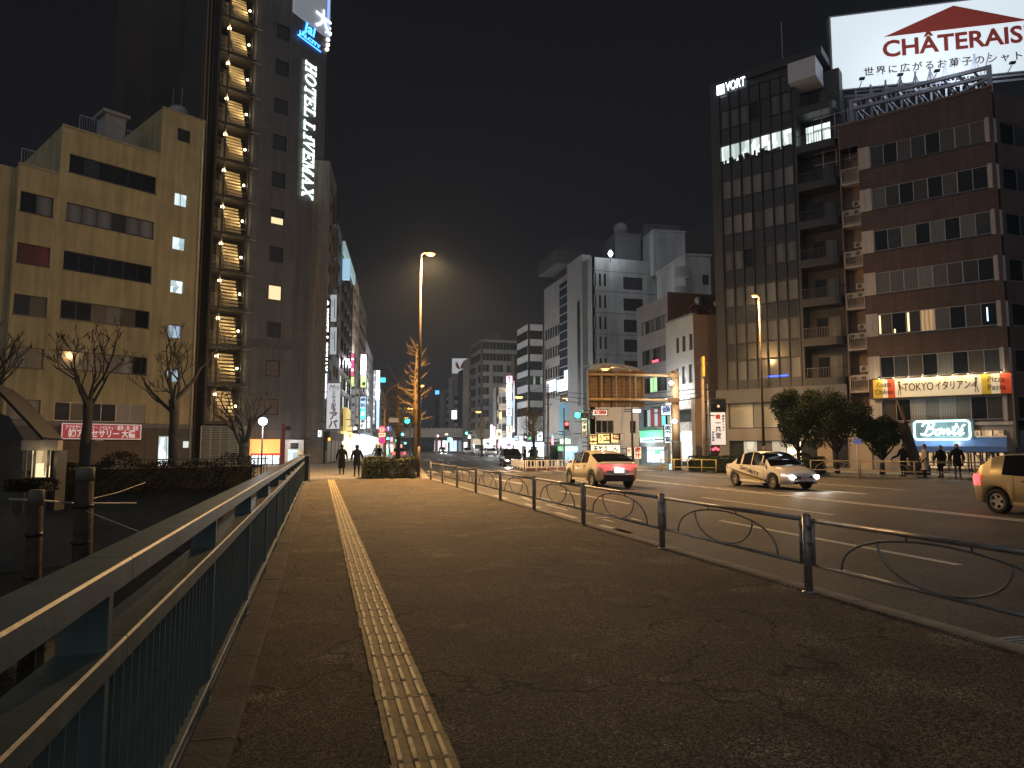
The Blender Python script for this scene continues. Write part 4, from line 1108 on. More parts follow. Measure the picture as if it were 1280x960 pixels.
# sodium-lit street trees
def spike_tree(label, base, H, Rm, seed, bark, trunk0=3.0, tiers=11):
    R = random.Random(seed); t = thing('street_tree', label, 'tree', base)
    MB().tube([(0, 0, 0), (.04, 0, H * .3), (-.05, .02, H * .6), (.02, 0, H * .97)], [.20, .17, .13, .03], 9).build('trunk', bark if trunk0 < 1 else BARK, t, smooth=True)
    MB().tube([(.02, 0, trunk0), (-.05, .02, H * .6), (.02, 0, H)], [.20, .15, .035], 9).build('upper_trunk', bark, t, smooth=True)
    q = MB()
    for k in range(tiers * 5):
        z = trunk0 + (H - trunk0) * (k / (tiers * 5)) ** .9; a = R.uniform(0, 6.28)
        L = Rm * (0.45 + .55 * (1 - abs((z / H) - .55) * 1.4)) * R.uniform(.5, 1.05); el = R.uniform(-.05, .5)
        d = Vector((math.cos(a) * math.cos(el), math.sin(a) * math.cos(el), math.sin(el)))
        p = Vector((0, 0, z)); P = [p]; dd = d.copy()
        for j in range(4): dd = (dd + Vector((R.uniform(-.3, .3), R.uniform(-.3, .3), R.uniform(-.1, .3)))).normalized(); P.append(P[-1] + dd * L / 4)
        q.tube(P, [.05, .04, .03, .02, .012], 4)
        for j in (2, 3, 4):
            for m_ in range(1):
                d2 = (dd + Vector((R.gauss(0, .6), R.gauss(0, .6), R.gauss(0.2, .5)))).normalized(); q.tube([P[j], P[j] + d2 * L * .28], [.018, .008], 3)
    q.build('branches', bark, t)
    return t
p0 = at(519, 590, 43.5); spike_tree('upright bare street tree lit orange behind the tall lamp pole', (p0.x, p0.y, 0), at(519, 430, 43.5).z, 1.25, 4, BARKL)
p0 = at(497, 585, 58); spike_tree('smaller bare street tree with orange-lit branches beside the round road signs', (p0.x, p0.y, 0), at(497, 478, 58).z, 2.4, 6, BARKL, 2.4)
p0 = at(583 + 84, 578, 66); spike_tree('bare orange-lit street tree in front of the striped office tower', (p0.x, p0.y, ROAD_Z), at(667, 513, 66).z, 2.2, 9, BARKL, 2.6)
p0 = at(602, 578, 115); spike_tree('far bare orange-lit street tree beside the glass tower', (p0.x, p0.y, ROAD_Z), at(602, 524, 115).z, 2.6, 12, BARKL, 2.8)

# ================================================================== RIVER and its things
WOOD = M('pile_wood', (0.05, 0.034, 0.022), 0.9, 0, 0.4, 5, 0.7, 30)
WOODT = M('pile_cap', (0.17, 0.15, 0.12), 0.8)
def pile(label, px, ytop, D, r):
    p = at(px, ytop, D); t = thing('mooring_pile', label, 'mooring pile', (p.x, p.y, -3.0)); h = p.z + 3.0
    MB().tube([(0, 0, 0), (.03, 0, h * .5), (0, 0, h - .28)], [r * 1.15, r * 1.05, r], 12).build('pile', WOOD, t, smooth=True)
    MB().lathe([(r * 1.05, h - .30), (r * 1.05, h - .03), (r * .9, h)], 12).build('cap', WOODT, t, smooth=True)
    for k in range(3): MB().lathe([(r * 1.12, h - .9 - k * .8), (r * 1.16, h - .86 - k * .8), (r * 1.12, h - .82 - k * .8)], 12).build('rope_band', BLACK, t, smooth=True)
    return p
pa = pile('thick wooden mooring pile with pale cap rising from the dark river', 107, 584, 15.5, 0.19)
pb = pile('thinner mooring pile further left in the dark river', 46, 612, 13.5, 0.13)
ROPE = M('pale_rope', (0.42, 0.40, 0.36), 0.8)
def wire(label, name, pts, r=0.012, mat=ROPE, cat='rope', group=None):
    o = MB().tube(pts, r, 5).build(name, mat); return tag(o, label, cat, group)
e1_ = at(182, 603, 20); e2_ = at(175, 665, 13.6); e3_ = at(170, 629, 17)
wire('pale rope rising from the thick pile to the bank hedge', 'mooring_rope', [pa - Vector((0, 0, .75)), (pa + e1_) / 2 - Vector((0, 0, .42)), e1_], 0.011)
wire('pale rope slanting down from the thick pile behind the railing', 'mooring_rope', [pa - Vector((0, 0, .95)), e2_], 0.010)
wire('thin level pole tying the two mooring piles together', 'tie_pole', [at(12, 624, 14.2), pb - Vector((0, 0, .2)), at(92, 629, 15.6), at(170, 629, 17.5)], 0.022)
# moored boat with a red cover
BT = thing('moored_boat', 'small moored boat with a red canvas cover below the railing', 'boat', (-8.7, 7.6, -2.55), rad(72))
q = MB(); n = 12
for i in range(n + 1):
    u = i / n; x = -2.6 + 5.2 * u; w = 1.0 * (1 - abs(2 * u - .9) ** 3 * .85) if u > .05 else .8; w = max(w, .05)
    q.v += [(x, -w, .75 + .15 * u * u), (x, -w * .75, .15), (x, 0, 0.0), (x, w * .75, .15), (x, w, .75 + .15 * u * u)]
for i in range(n):
    for j in range(4): a = i * 5 + j; q.f.append((a, a + 1, a + 6, a + 5))
q.f.append((0, 1, 2, 3, 4))
q.build('hull', M('boat_hull', (0.35, 0.35, 0.34), 0.4), BT, smooth=True)
q = MB()
for i in range(9):
    u = i / 8; x = -2.4 + 4.2 * u
    for j in range(9): a = math.pi * j / 8; q.v.append((x, -.95 * math.cos(a), .8 + (1.0 - .25 * u) * math.sin(a) ** .8 + .02 * math.sin(i * 3)))
for i in range(8):
    for j in range(8): a = i * 9 + j; q.f.append((a, a + 9, a + 10, a + 1))
q.build('cover', M('red_canvas', (0.50, 0.045, 0.03), 0.7, 0, 0.2, 3, .3, 10), BT, smooth=True)
MB().tube([(-2.3, .9, .7), (-2.3, .9, 2.1)], .03, 6).build('mast', STEEL, BT)
BT2 = copy_tree(BT, (-5.4, 4.4, -2.55), rad(80), 'moored boat with red cover seen through the green railing')
# boathouse with curved roof
BHS = thing('boathouse', 'dark shed with a curved sloping roof at the left picture edge', 'shed', (0, 0, 0))
D0 = 23.0
pl = [(-60, 470), (-20, 474), (2, 491), (18, 508), (36, 527), (54, 547)]
top_ = [at(x, y, D0) for x, y in pl]; dep = Vector((-0.839 * .2, .9, 0)) * 5
q = MB(); i = 0
for a_, b2 in zip(top_, top_[1:]):
    for dz, rev in ((0, False), (-.14, True)):
        A_, B_ = a_ + Vector((0, 0, dz)), b2 + Vector((0, 0, dz)); P = [A_, B_, B_ + dep, A_ + dep]; q.poly(P if rev else P[::-1])
    q.quad(a_, b2, b2 - Vector((0, 0, .14)), a_ - Vector((0, 0, .14)))
q.build('roof', M('shed_roof', (0.014, 0.013, 0.013), 0.8), BHS)
wl0 = at(-60, 560, D0 + .4); wl1 = at(29, 560, D0 + .4)
q = MB(); q.poly([(wl0.x, wl0.y, -0.6), (wl1.x, wl1.y, -0.6), (wl1.x, wl1.y, at(29, 549, D0).z), (at(12, 520, D0 + .4).x, at(12, 520, D0 + .4).y, at(12, 520, D0).z), (wl0.x, wl0.y, at(0, 497, D0).z)])
q.build('gable_wall', M('shed_wall', (0.05, 0.045, 0.04), 0.8, 0, .3, 1.5), BHS)
KI = thing('kiosk', 'small lit kiosk window under a pale sign board on the bank', 'kiosk', (0, 0, 0))
k0, k1 = at(27, 550, 22.6), at(72, 562, 22.6)
def vbox(A, B, z0, z1, th, name, mat, parent, back=0.0):
    a_, b2 = Vector((A.x, A.y, 0)), Vector((B.x, B.y, 0)); d = (b2 - a_); L = d.length; d /= L; n_ = Vector((-d.y, d.x, 0))
    q = MB(); pp = [a_ + n_ * back, b2 + n_ * back, b2 + n_ * (back + th), a_ + n_ * (back + th)]; q.prism([(p.x, p.y) for p in pp], z0, z1); return q.build(name, mat, parent)
vbox(k0, k1, at(50, 563, 22.6).z, at(50, 550.5, 22.6).z, .25, 'sign_board', M('kiosk_board', (0.28, 0.24, 0.19), 0.7, 0, .25, 3), KI)
ka, kb = at(33, 563, 22.7), at(61, 563, 22.7)
KROOM = room_mat('kiosk_room', (0.25, 0.16, 0.05), (1.2, 0.9, 0.5), 1.0, 2.6)
vbox(ka, kb, at(40, 597, 22.7).z, at(40, 563.3, 22.7).z, .05, 'window', KROOM, KI, .3)
vbox(at(64, 563, 22.7), at(72, 563, 22.7), -0.5, at(40, 563.3, 22.7).z, .5, 'side_wall', M('kiosk_dark', (0.02, 0.018, 0.016)), KI)
for x_ in (33, 44, 61): a_ = at(x_, 563, 22.6); MB().box(a_.x - .03, a_.x + .03, a_.y - .03, a_.y + .03, -.6, at(40, 563.3, 22.6).z).build('post', ALUD, KI)
lp_ = at(46, 566, 22.3); lamp(KI, (lp_.x, lp_.y, lp_.z - .25), 12, (1, .78, .45), .1)
hedge('low dark shrub in front of the lit kiosk window', (at(18, 600, 21.5).x, at(18, 600, 21.5).y), (at(62, 600, 21.5).x, at(62, 600, 21.5).y), .8, .35, LEAFB, 15, 1500, .08, z0=at(40, 600, 21.5).z - .35)
# globe lamp
gl_ = at(322.5, 527, 31); gb = at(326.5, 590, 31)
GL = thing('globe_lamp', 'white globe lamp on a thin pole in front of the hotel tower', 'street lamp', (gb.x, gb.y, 0))
h_ = gl_.z
MB().tube([(0, 0, 0), (0, 0, h_ - .12)], .035, 8).build('pole', ALUD, GL, smooth=True)
MB().lathe([(.04, h_ - .17), (.15, h_ - .1), (.20, h_), (.15, h_ + .13), (.04, h_ + .19)], 14).build('globe', E('globe_white', (.85, .95, 1), 9), GL, smooth=True)
lamp(GL, (0, -.32, h_), 170, (.86, .93, 1), .15)
# bank fence
fa, fb = at(150, 590, 30), at(335, 590, 34.5)
BF = thing('bank_fence', 'black iron picket fence on the river bank behind the brown hedge', 'fence', (fa.x, fa.y, -0.1), math.atan2(fb.y - fa.y, fb.x - fa.x))
L_ = math.hypot(fb.x - fa.x, fb.y - fa.y); zt_ = at(150, 572, 30).z
for z in (zt_, .25): MB().bar((0, 0, z), (L_, 0, z), .05).build('rail', BLACK, BF)
pk = MB().box(-.012, .012, -.012, .012, 0.05, zt_).mesh('picket', BLACK)
x_ = 0
while x_ < L_: put('picket', pk, BF, (x_, 0, 0)); x_ += .16
fa, fb = at(20, 606, 26), at(165, 604, 29)
BF = thing('low_bank_rail', 'low dark pipe rail along the bank below the bare trees', 'fence', (fa.x, fa.y, -0.2), math.atan2(fb.y - fa.y, fb.x - fa.x))
L_ = math.hypot(fb.x - fa.x, fb.y - fa.y)
for z in (.85, .45): MB().tube([(0, 0, z), (L_, 0, z)], .03, 6).build('rail', ALUD, BF)
for k in range(7): MB().tube([(L_ * k / 6, 0, 0), (L_ * k / 6, 0, .88)], .04, 6).build('post', ALUD, BF)
for lab, px, D, h in (('dark squat bollard on the bank behind the thick pile', 82, 29, 1.0), ('dark planter box on the bank in front of the brown shutter', 139, 30, 1.1)):
    p = at(px, 600, D); o = thing('bank_bin', lab, 'bin', (p.x, p.y, -.1)); MB().lathe([(.33, 0), (.36, .1), (.36, h - .12), (.30, h)], 12).build('body', M('bin_dark', (.03, .028, .025), .7), o, smooth=True); MB().lathe([(.38, h - .1), (.38, h - .02), (.2, h + .05)], 12).build('lid', BLACK, o, smooth=True)
# red sign post at the hotel corner
p = at(353, 590, 34); RP = thing('red_post', 'slim red post with a small round mirror beside the hotel entrance', 'post', (p.x, p.y, 0))
zt_ = at(353, 530, 34).z; MB().box(-.09, .09, -.04, .04, 0, zt_).build('post', M('dark_red_paint', (.22, .02, .02), .5), RP)
MB().disc((.22, -.05, zt_ - .2), (0, 1, 0), .13, .05, 18).build('mirror', GLASS2, RP, smooth=False); MB().tube([(0, 0, zt_ - .2), (.22, 0, zt_ - .2)], .02, 6).build('bracket', ALUD, RP)
# ================================================================== LEFT STREET ROW beyond the hotel
def vtext(s, size, mat, parent, x, y, ztop, step=None, bold=0.01, sx=1.0):
    step = step or size * 1.05
    for k, c in enumerate(s):
        if c != ' ': text(c, size, mat, parent, (x, y, ztop - step * (k + .5)), bold=bold, sx=sx, res=2)
def row_building(fr, name, label, px0, px1, ytop, wallm, floors, gfh=3.6, win=None, nwin=3, depth=14, top_px=None, group=None, ex=0.0, fl_h=None, ground=None, winframe=ALUD, margin=.12, wh=.5, base=0.0, panes_n=2):
    """one building of a street row; px0..px1 on the street plane, ytop at the edge nearer the camera"""
    u0 = fr.uz(px0, 558)[0]; u1 = fr.uz(px1, 558)[0]
    near = top_px if top_px is not None else (px0 if abs(u0) < abs(u1) else px1)
    z = fr.uz(near, ytop)[1]
    if u0 > u1: u0, u1 = u1, u0
    b = Bld(name, label, 'building', 0, 0, fr.az, group, P=fr.pt(u0 + .02)); w = u1 - u0 - .04
    b.root['label'] = label
    ops = []; fh = (z - gfh - 1.0) / floors
    nw = max(1, nwin); ww = (w * (1 - 2 * margin)) / nw
    for f in range(floors):
        for k in range(nw):
            a = w * margin + ww * (k + .08); ops.append([a, a + ww * .84, gfh + fh * (f + .5 - wh / 2), gfh + fh * (f + .5 + wh / 2)])
    b.wall(0, w, base, z, depth, ops, wallm, r=.2)
    win = win or [DARKGLASS, GLASS2, DARKGLASS, CURT]
    for i, o in enumerate(ops):
        p = win[i % len(win)] if isinstance(win, list) and len(win) == len(ops) else pick(win, i, int(w * 10))
        b.window(o, panes_n, p, winframe, r=.2)
    b.w = w; b.z = z; b.fh = fh
    return b
LS = Bld(None, None, None, 0, 0, 7.0, P=(0.55, 67.2))
BEI = M('beige_tiles', (.20, .18, .16), .8, 0, .15, 2); GRY = M('grey_render', (.22, .22, .22), .8, 0, .18, 1.5); DKG = M('dark_facade', (.045, .048, .055), .35, 0, .2, 2)
TAN = M('tan_tiles', (.32, .24, .17), .8, 0, .15, 2); GR2 = M('mid_grey', (.42, .42, .41), .8, 0, .15, 1.5); DKB = M('dark_brown_wall', (.10, .08, .07), .8)
LITG = E('green_white_room', (.75, .95, .85), .8)
a1 = row_building(LS, 'balcony_building', 'tall beige building with small dark balconies just beyond the hotel tower', 403.5, 413, 168, BEI, 12, nwin=2, win=[DARKGLASS, DKB])
a2 = row_building(LS, 'script_sign_building', 'grey building carrying a column of white script panels', 413, 421.5, 246, GRY, 9, nwin=2)
a3 = row_building(LS, 'glass_front_building', 'dark glass building with a bright lit top floor and two lit lower floors', 421.5, 437.5, 262, DKG, 10, nwin=4, win=[DARKGLASS] * 4 + [LITG, LITG, GLASS2, LITG] + [LITG, GLASS2, LITG, DARKGLASS] + [DARKGLASS] * 28, wh=.72, margin=.05)
a4 = row_building(LS, 'slender_tan_building', 'slender tan building between the dark glass one and the brown one', 437.5, 445, 322, TAN, 9, nwin=2)
a5 = row_building(LS, 'brown_building', 'brown mid-rise beyond the slender tan building', 445, 455, 352, DKB, 9, nwin=3)
a6 = row_building(LS, 'pale_far_building', 'pale grey mid-rise behind the pink and white blade signs', 455, 464, 418, GR2, 8, nwin=3)
a7 = row_building(LS, 'end_building', 'low far building at the end of the left row', 464, 474, 462, GRY, 7, nwin=3)
a8 = row_building(LS, 'end_building', 'lowest far grey building at the very end of the left row', 474, 486, 478, GR2, 7, nwin=3)
# lit crown floor of the dark glass building
for k in range(5):
    u = .4 + k * (a3.w - 1) / 5
    MB().box(u, u + (a3.w - 1) / 5 - .25, -.3, -.05, a3.z - 2.9, a3.z - 1.5).build('lit_top_window', E('crown_cool', (.6, .85, .85), .35), a3.root)
MB().box(.2, .6, -.9, -.1, a3.z - 6.0, a3.z - 3.6).build('lit_sign_box', E('crown_blue', (.45, .75, 1), .7), a3.root)
# blade signs hung out from the row
def blade(label, px0, px1, y0, y1, D, mat, cat='sign', name='blade_sign', th=.35, group=None, frame=ALUD, txt=None, tmat=None, bold=.02, tsx=1.0, tfrac=.78, horizontal=False, facing=None, band=None):
    A, B = at(px0, y0, D), at(px1, y1, D); w = (px1 - px0) * D / 853.3; h = A.z - B.z
    cx = (A + B) / 2
    t = thing(name, label, cat, (cx.x, cx.y, B.z), (-YAW if facing is None else facing), group)
    MB().box(-w / 2, w / 2, 0, th, 0, h).build('panel', mat, t)
    q = MB(); f = min(.06, w * .07)
    q.box(-w / 2 - f, -w / 2, -.01, th + .01, -f, h + f); MB_ = q
    q.build('side_trim', frame, t); MB().box(w / 2, w / 2 + f, -.01, th + .01, -f, h + f).build('side_trim', frame, t)
    MB().box(-w / 2, w / 2, -.01, th + .01, h, h + f).build('end_trim', frame, t); MB().box(-w / 2, w / 2, -.01, th + .01, -f, 0).build('end_trim', frame, t)
    MB().box(-w / 2 - f - .6, -w / 2 - f, th * .3, th * .7, h * .8, h * .8 + .08).build('bracket', frame, t); MB().box(-w / 2 - f - .6, -w / 2 - f, th * .3, th * .7, h * .15, h * .15 + .08).build('bracket', frame, t)
    if txt and not horizontal: vtext(txt, min(w * tfrac * 1.1, h / len(txt) * 1.0), tmat, t, 0, -.02, h * .97, step=h * .94 / len(txt), bold=bold, sx=tsx)
    if txt and horizontal: text(txt, h * .75, tmat, t, (0, -.02, h / 2), bold=bold, width=w * .86, res=2)
    return t, w, h
INK = M('ink_black', (.015, .015, .02), .6); INKR = M('ink_red', (.45, .03, .03), .6); INKB = M('ink_blue', (.03, .05, .2), .6)
WL = E('white_lit', (.92, .97, 1), 1.9); WLD = E('white_lit_dim', (.62, .68, .76), .55); CY = E('teal_lit', (.1, .85, .85), 1.5); PK = E('pink_lit', (1, .45, .6), 1.6); RDL = E('red_lit', (1, .08, .1), 1.4)
YG = E('lime_lit', (.75, 1, .35), 1.3); BLL = E('blue_lit', (.45, .7, 1), 1.6); YL = E('yellow_lit', (1, .78, .3), 1.1); CRL = E('cream_lit', (1, .86, .6), 1.5); BR = E('bright_white', (1, 1, 1), 1.7); ORL = E('orange_lit', (1, .5, .15), 1.5); GNL = E('green_lit', (.2, .9, .35), 1.2)
# white hotel blade: rotated letters on a black box
A, B = at(402.3, 373, 63.2), at(411, 500, 63.2); w = 8.7 * 63.2 / 853.3; h = A.z - B.z; c_ = (A + B) / 2
HBS = thing('hotel_blade_sign', 'narrow black blade sign with glowing white HOTEL LIVEMAX letters at the tower edge', 'sign', (c_.x, c_.y, B.z), -YAW)
MB().box(-w / 2, w / 2, 0, .4, 0, h).build('panel', BLACK, HBS)
EH2 = E('blade_letters', (.95, 1, 1), 4.0)
x = 0; L2 = h * .62; sc2 = L2 / tw
for c in word:
    if c != ' ':
        q = MB(); serif_letter(q, c, 0, 0, 1.0, -.05, 0.0); q.v = [(p[2] * w * .72 - w * .36, p[1], -p[0] * sc2) for p in q.v]; q.build('letter', EH2, HBS, (0, 0, h * .90 - x * sc2))
    x += wid[c]
MB().disc((0, -.04, h * .955), (0, 1, 0), w * .36, .06, 20, w * .2).build('emblem', EH2, HBS)
vtext('五反田駅前', w * .7, EH2, HBS, 0, -.04, h * .255, step=h * .048, bold=.01)
MB().box(-w / 2 + .04, w / 2 - .04, -.02, 0, h * .005, h * .262).build('lit_plate', WLD, HBS)
# white cloth banner
t, w, h = blade('large white banner with black Japanese letters hanging below the white hotel blade', 408.5, 425, 479, 536, 58, E('banner_white', (.70, .74, .82), .62), name='banner', th=.12)
vtext('ミセス服飾', .40, INK, t, .02, -.02, h * .82, step=.36, bold=.008); vtext('アパ', .78, INK, t, 0.0, -.02, h * .36, step=.70, bold=.02)
text('Mrs', .55, INK, t, (0, -.02, h * .91), shear=.35, bold=-.002); MB().box(-w * .34, w * .34, -.02, -.005, h * .845, h * .85).build('line', INK, t)
for k, (y0, y1, m_) in enumerate(((249, 280, M('brown_panel', (.16, .10, .08), .6)), (287, 321, M('taupe_panel', (.22, .18, .17), .6)), (327, 361, M('taupe_panel', (.22, .18, .17), .6)), (368.5, 402, WLD), (409, 443, WLD))):
    lab = ('topmost brown', 'second dim taupe', 'third dim taupe', 'upper lit white', 'lower lit white')[k]
    t, w, h = blade(lab + ' script panel in the column of blade signs on the grey building', 412.4, 420.8, y0, y1, 65.5, m_, group='column of script panels')
    q = MB(); R = random.Random(k); P = [(-w * .25, -.03, h * .8)]
    for j in range(10): P.append((-w * .25 + w * .4 * ((j % 2) * .8), -.03, h * (.75 - j * .02)))
    q.tube(P, .025, 4); q.tube([(w * .2, -.03, h * .85), (w * .22, -.03, h * .3), (w * .28, -.03, h * .12)], .03, 4); q.build('script', INK, t); 
SG = 'glowing blade signs along the left street'
t, w, h = blade('pink and white glowing blade sign above the lime one', 451, 457.6, 443, 469, 95, PK, txt='カラオケ', tmat=BR, group=SG)
blade('lime green glowing blade sign under the pink one', 451, 457.6, 469.5, 484, 95, YG, txt='酒場', tmat=INK, group=SG)
blade('narrow magenta blade sign left of the pink and white one', 438.8, 442.5, 442, 470, 80, E('magenta_lit', (1, .15, .4), .9), txt='薬局', tmat=BR, group=SG)
blade('small yellow-green blade sign under the magenta one', 438.8, 442.5, 471, 484, 80, YG, group=SG)
blade('white and blue blade sign above the teal one', 450.6, 457, 496, 511, 92, BLL, txt='歯科', tmat=INKB, group=SG)
blade('teal glowing blade sign between a blue-white and a white one', 450.6, 457, 511.5, 523.5, 92, CY, txt='旅', tmat=BR, group=SG)
blade('white blade sign under the teal one', 450.6, 457, 524, 536, 92, WL, txt='眼鏡', tmat=INKB, group=SG)
blade('faintly glowing pale banner column right of the yellow wall', 439, 444, 479, 533, 80, E('banner_glow', (.5, .5, .52), .35), txt='整体ほぐし', tmat=INK, group=SG)  # cloth is no lamp; its brightness is put in as glow
blade('second faintly glowing pale banner beside the first pale banner', 444.6, 448.2, 486, 530, 82, E('banner_glow', (.5, .5, .52), .35), txt='居酒屋', tmat=INK, group=SG)  # same painted-in glow on the second cloth
blade('dark blade sign with a white emblem under the pale banner', 441, 447, 531, 541, 80, M('plum_panel', (.05, .02, .03), .5), txt='肉', tmat=WL, group=SG)
blade('long bright white blade sign far down the left street', 470, 474.6, 463, 500, 130, BR, group=SG)
blade('pale blue lower half of the long far blade sign', 470.6, 474.0, 500.6, 536, 130, BLL, group=SG)
blade('thin white lettered blade sign left of the long bright one', 466.4, 469, 463, 530, 128, WLD, txt='サウナカプセル', tmat=BR, group=SG)
blade('small teal roof sign at the far end of the left street', 475, 482, 472, 478, 160, CY, group=SG)
blade('small white blade sign low beside the far pale one', 459, 462.5, 521, 535, 105, WL, txt='鍼', tmat=INKB, group=SG)
blade('small square white lit sign beside the hotel street door', 397.6, 401.6, 538, 546, 60, WL, txt='P', tmat=INKB)
# street floor of the left row: shop fronts
def shopfront(fr, label, px0, px1, h, face, fascia, txt=None, tmat=None, group='shop fronts of the left street', power=0, pc=(1, .95, .85), v=-.25, n=4, y0=.1, fasc_h=.8):
    u0, u1 = sorted((fr.uz(px0, 558)[0], fr.uz(px1, 558)[0])); w = u1 - u0 - .1
    t = thing('shop', label, 'shop front', fr.world(u0, v, 0), fr.rot, group)
    MB().box(0, w, 0, .12, y0, h - fasc_h).build('glass_front', face, t); MB().box(0, w, -.25, .12, h - fasc_h, h).build('fascia', fascia, t)
    for k in range(n + 1): x_ = w * k / n; MB().box(x_ - .05, x_ + .05, -.06, -.003, 0, h - fasc_h - .01).build('mullion', ALUD, t)
    if txt: text(txt, fasc_h * .7, tmat, t, (w / 2, -.27, h - fasc_h / 2), bold=.01)
    if power: lamp(t, (w / 2, -1.6, h - .8), power, pc, .5)
    return t
shopfront(LS, 'beige closed street door under a dark awning beyond the hotel', 405, 424, 3.0, M('beige_door', (.35, .28, .22), .7), DKB, power=25, pc=(1, .7, .4))
shopfront(LS, 'cream lit shop front under the yellow wall panel', 424, 438, 3.3, CRL, YL, 'らーめん', INKR, power=160, pc=(1, .85, .55))
_yp = MB().box(LS.uz(427, 558)[0], LS.uz(438, 558)[0], -.4, -.1, 3.4, 6.2).build('lit_sign', E('yellow_wall_lit', (1, .72, .2), .55), None)
tag(_yp, 'yellow lit wall panel above the cream shop front', 'sign'); _o = _yp; _o.location = LS.P; _o.rotation_euler = (0, 0, LS.rot)
shopfront(LS, 'bright white shop front beyond the cream one', 438, 449, 3.3, SHOPROOM, WL, 'クリニック', INKB, power=220, pc=(.9, .95, 1))
shopfront(LS, 'blue-white convenience shop front in the left street', 449, 459, 3.6, BR, BLL, power=300, pc=(.85, .93, 1))
shopfront(LS, 'far white shop front in the left street', 459, 468, 3.6, SHOPROOM, WL, power=200, pc=(1, .95, .9))
shopfront(LS, 'farthest warm shop front at the end of the left street', 468, 478, 3.6, WARMROOM, CRL, power=200, pc=(1, .85, .6))
pl_ = at(411.6, 549, 62); WLmp = thing('wall_lantern', 'tiny orange wall lantern under the white banner', 'lamp', pl_)
MB().lathe([(.05, -.15), (.13, 0), (.05, .15)], 8).build('bulb', E_SOD, WLmp, smooth=True); MB().bar((0, 0, 0), (-.4, .2, .1), .03).build('bracket', ALUD, WLmp)

# ================================================================== FAR CENTRE: railway bridge
GRD = M('girder_paint', (.80, .80, .76), .7, 0, .12, .3)
RBr = thing('railway_bridge', 'pale grey railway girder bridge crossing the street far away', 'bridge', at(455, 558, 236) * 1.0, 0)
a_ = at(440, 558, 232); b2 = at(606, 558, 226); RBr.location = (a_.x, a_.y, 0); RBr.rotation_euler = (0, 0, math.atan2(b2.y - a_.y, b2.x - a_.x)); L_ = math.hypot(b2.x - a_.x, b2.y - a_.y)
zb1, zt1 = at(520, 546.5, 229).z, at(520, 535.5, 229).z
MB().box(0, L_, 0, 6, zb1, zt1 - 1.6).build('girder', GRD, RBr); MB().box(0, L_, -.35, 6, zt1 - 1.6, zt1 - 1.2).build('deck', GRD, RBr)
MB().box(0, L_, -.2, 0, zt1 - 1.2, zt1).build('parapet', GRD, RBr)
st = MB().box(-.12, .12, -.25, 0, zb1, zt1 - 1.61).mesh('stiffener', GRD); n = int(L_ / 2.2)
for k in range(n): put('stiffener', st, RBr, (k * 2.2 + .5, 0, 0))
pr = MB().box(-.1, .1, -.32, -.2, zt1 - 1.2, zt1 + .35).mesh('parapet_post', GRD)
for k in range(int(L_ / 1.6)): put('parapet_post', pr, RBr, (k * 1.6 + .3, 0, 0))
for k, px in enumerate((462, 544, 600)): p = at(px, 558, 230); lx = (p - RBr.location).length; MB().lathe([(.5, 0), (.5, zb1)], 12, lx, 3).build('pier', GRD, RBr, smooth=True)
# left footbridge end over the pavement
# ---------------------------------------------------------------- far right-hand street side (perpendicular and frontal faces)
def block(name, label, px_c, D, px_l, px_r, ytop, mat, floors=0, az_side=180, az_front=90, depth=16, **kw):
    """a block with its near corner at px_c: a side face receding to px_l and a front face running to px_r"""
    C_ = at(px_c, 558, D)
    zt_ = at(px_c, ytop, D).z
    S = Bld(name, label, 'building', 0, 0, az_side, P=C_)      # plane frame through the corner, u negative towards px_l
    u0 = S.uz(px_l, 558)[0]
    Fr = Bld(None, None, None, 0, 0, az_front, P=C_)
    u1 = Fr.uz(px_r, 558)[0]
    S.side_u0 = u0; S.front = Fr; S.front_u1 = u1; S.z = zt_
    return S
# glass office building with rounded corner
def two_face(name, label, px_c, D, px_l, px_r, ytop, wallm, side_ops, front_ops, base=0, extra=None):
    S = block(name, label, px_c, D, px_l, px_r, ytop, wallm)
    q = MB(); r = .2
    root = S.root
    so = side_ops(S, -S.side_u0 if False else abs(S.side_u0), S.z) if side_ops else []
    so = [[o[0] - abs(S.side_u0), o[1] - abs(S.side_u0), *o[2:]] for o in so]
    fo = front_ops(S, S.front_u1, S.z) if front_ops else []
    S.wall(S.side_u0, -0.0, base, S.z, .5, so, wallm, name='side_wall')
    S.front.root = thing('front_part', None, None); S.front.root.parent = None
    # the front face is built in its own frame, then re-expressed in the root's frame
    fr = S.front.root; bpy.data.objects.remove(fr)
    Fr = S.front; Fr.root = None
    o_ = Fr.wall(.004, Fr_u(S), base, S.z, abs(S.side_u0) * .9 + .0, fo, wallm, name='wall', parent=S.root) if False else None
    class R: pass
    w = MB(); 
    holder = []
    F2 = Bld.__new__(Bld); F2.P = Fr.P; F2.az = Fr.az; F2.d = Fr.d; F2.n = Fr.n; F2.rot = Fr.rot; F2.root = S.root
    o_ = F2.wall(.03, S.front_u1, base, S.z - .004, abs(S.side_u0), fo, wallm, name='wall')
    dr = Fr.rot - S.rot
    o_.rotation_euler = (0, 0, dr)
    S.F2 = F2; S.dr = dr; S.so = so; S.fo = fo
    return S
def front_window(S, o, n, panes, frame=ALUD, **kw):
    f = window(S.root, o, n, panes, frame, **kw)
    lx, ly = f.location.x, f.location.y; c, s_ = math.cos(S.dr), math.sin(S.dr)
    f.location = (lx * c - ly * s_, lx * s_ + ly * c, f.location.z); f.rotation_euler = (0, 0, S.dr)
    return f
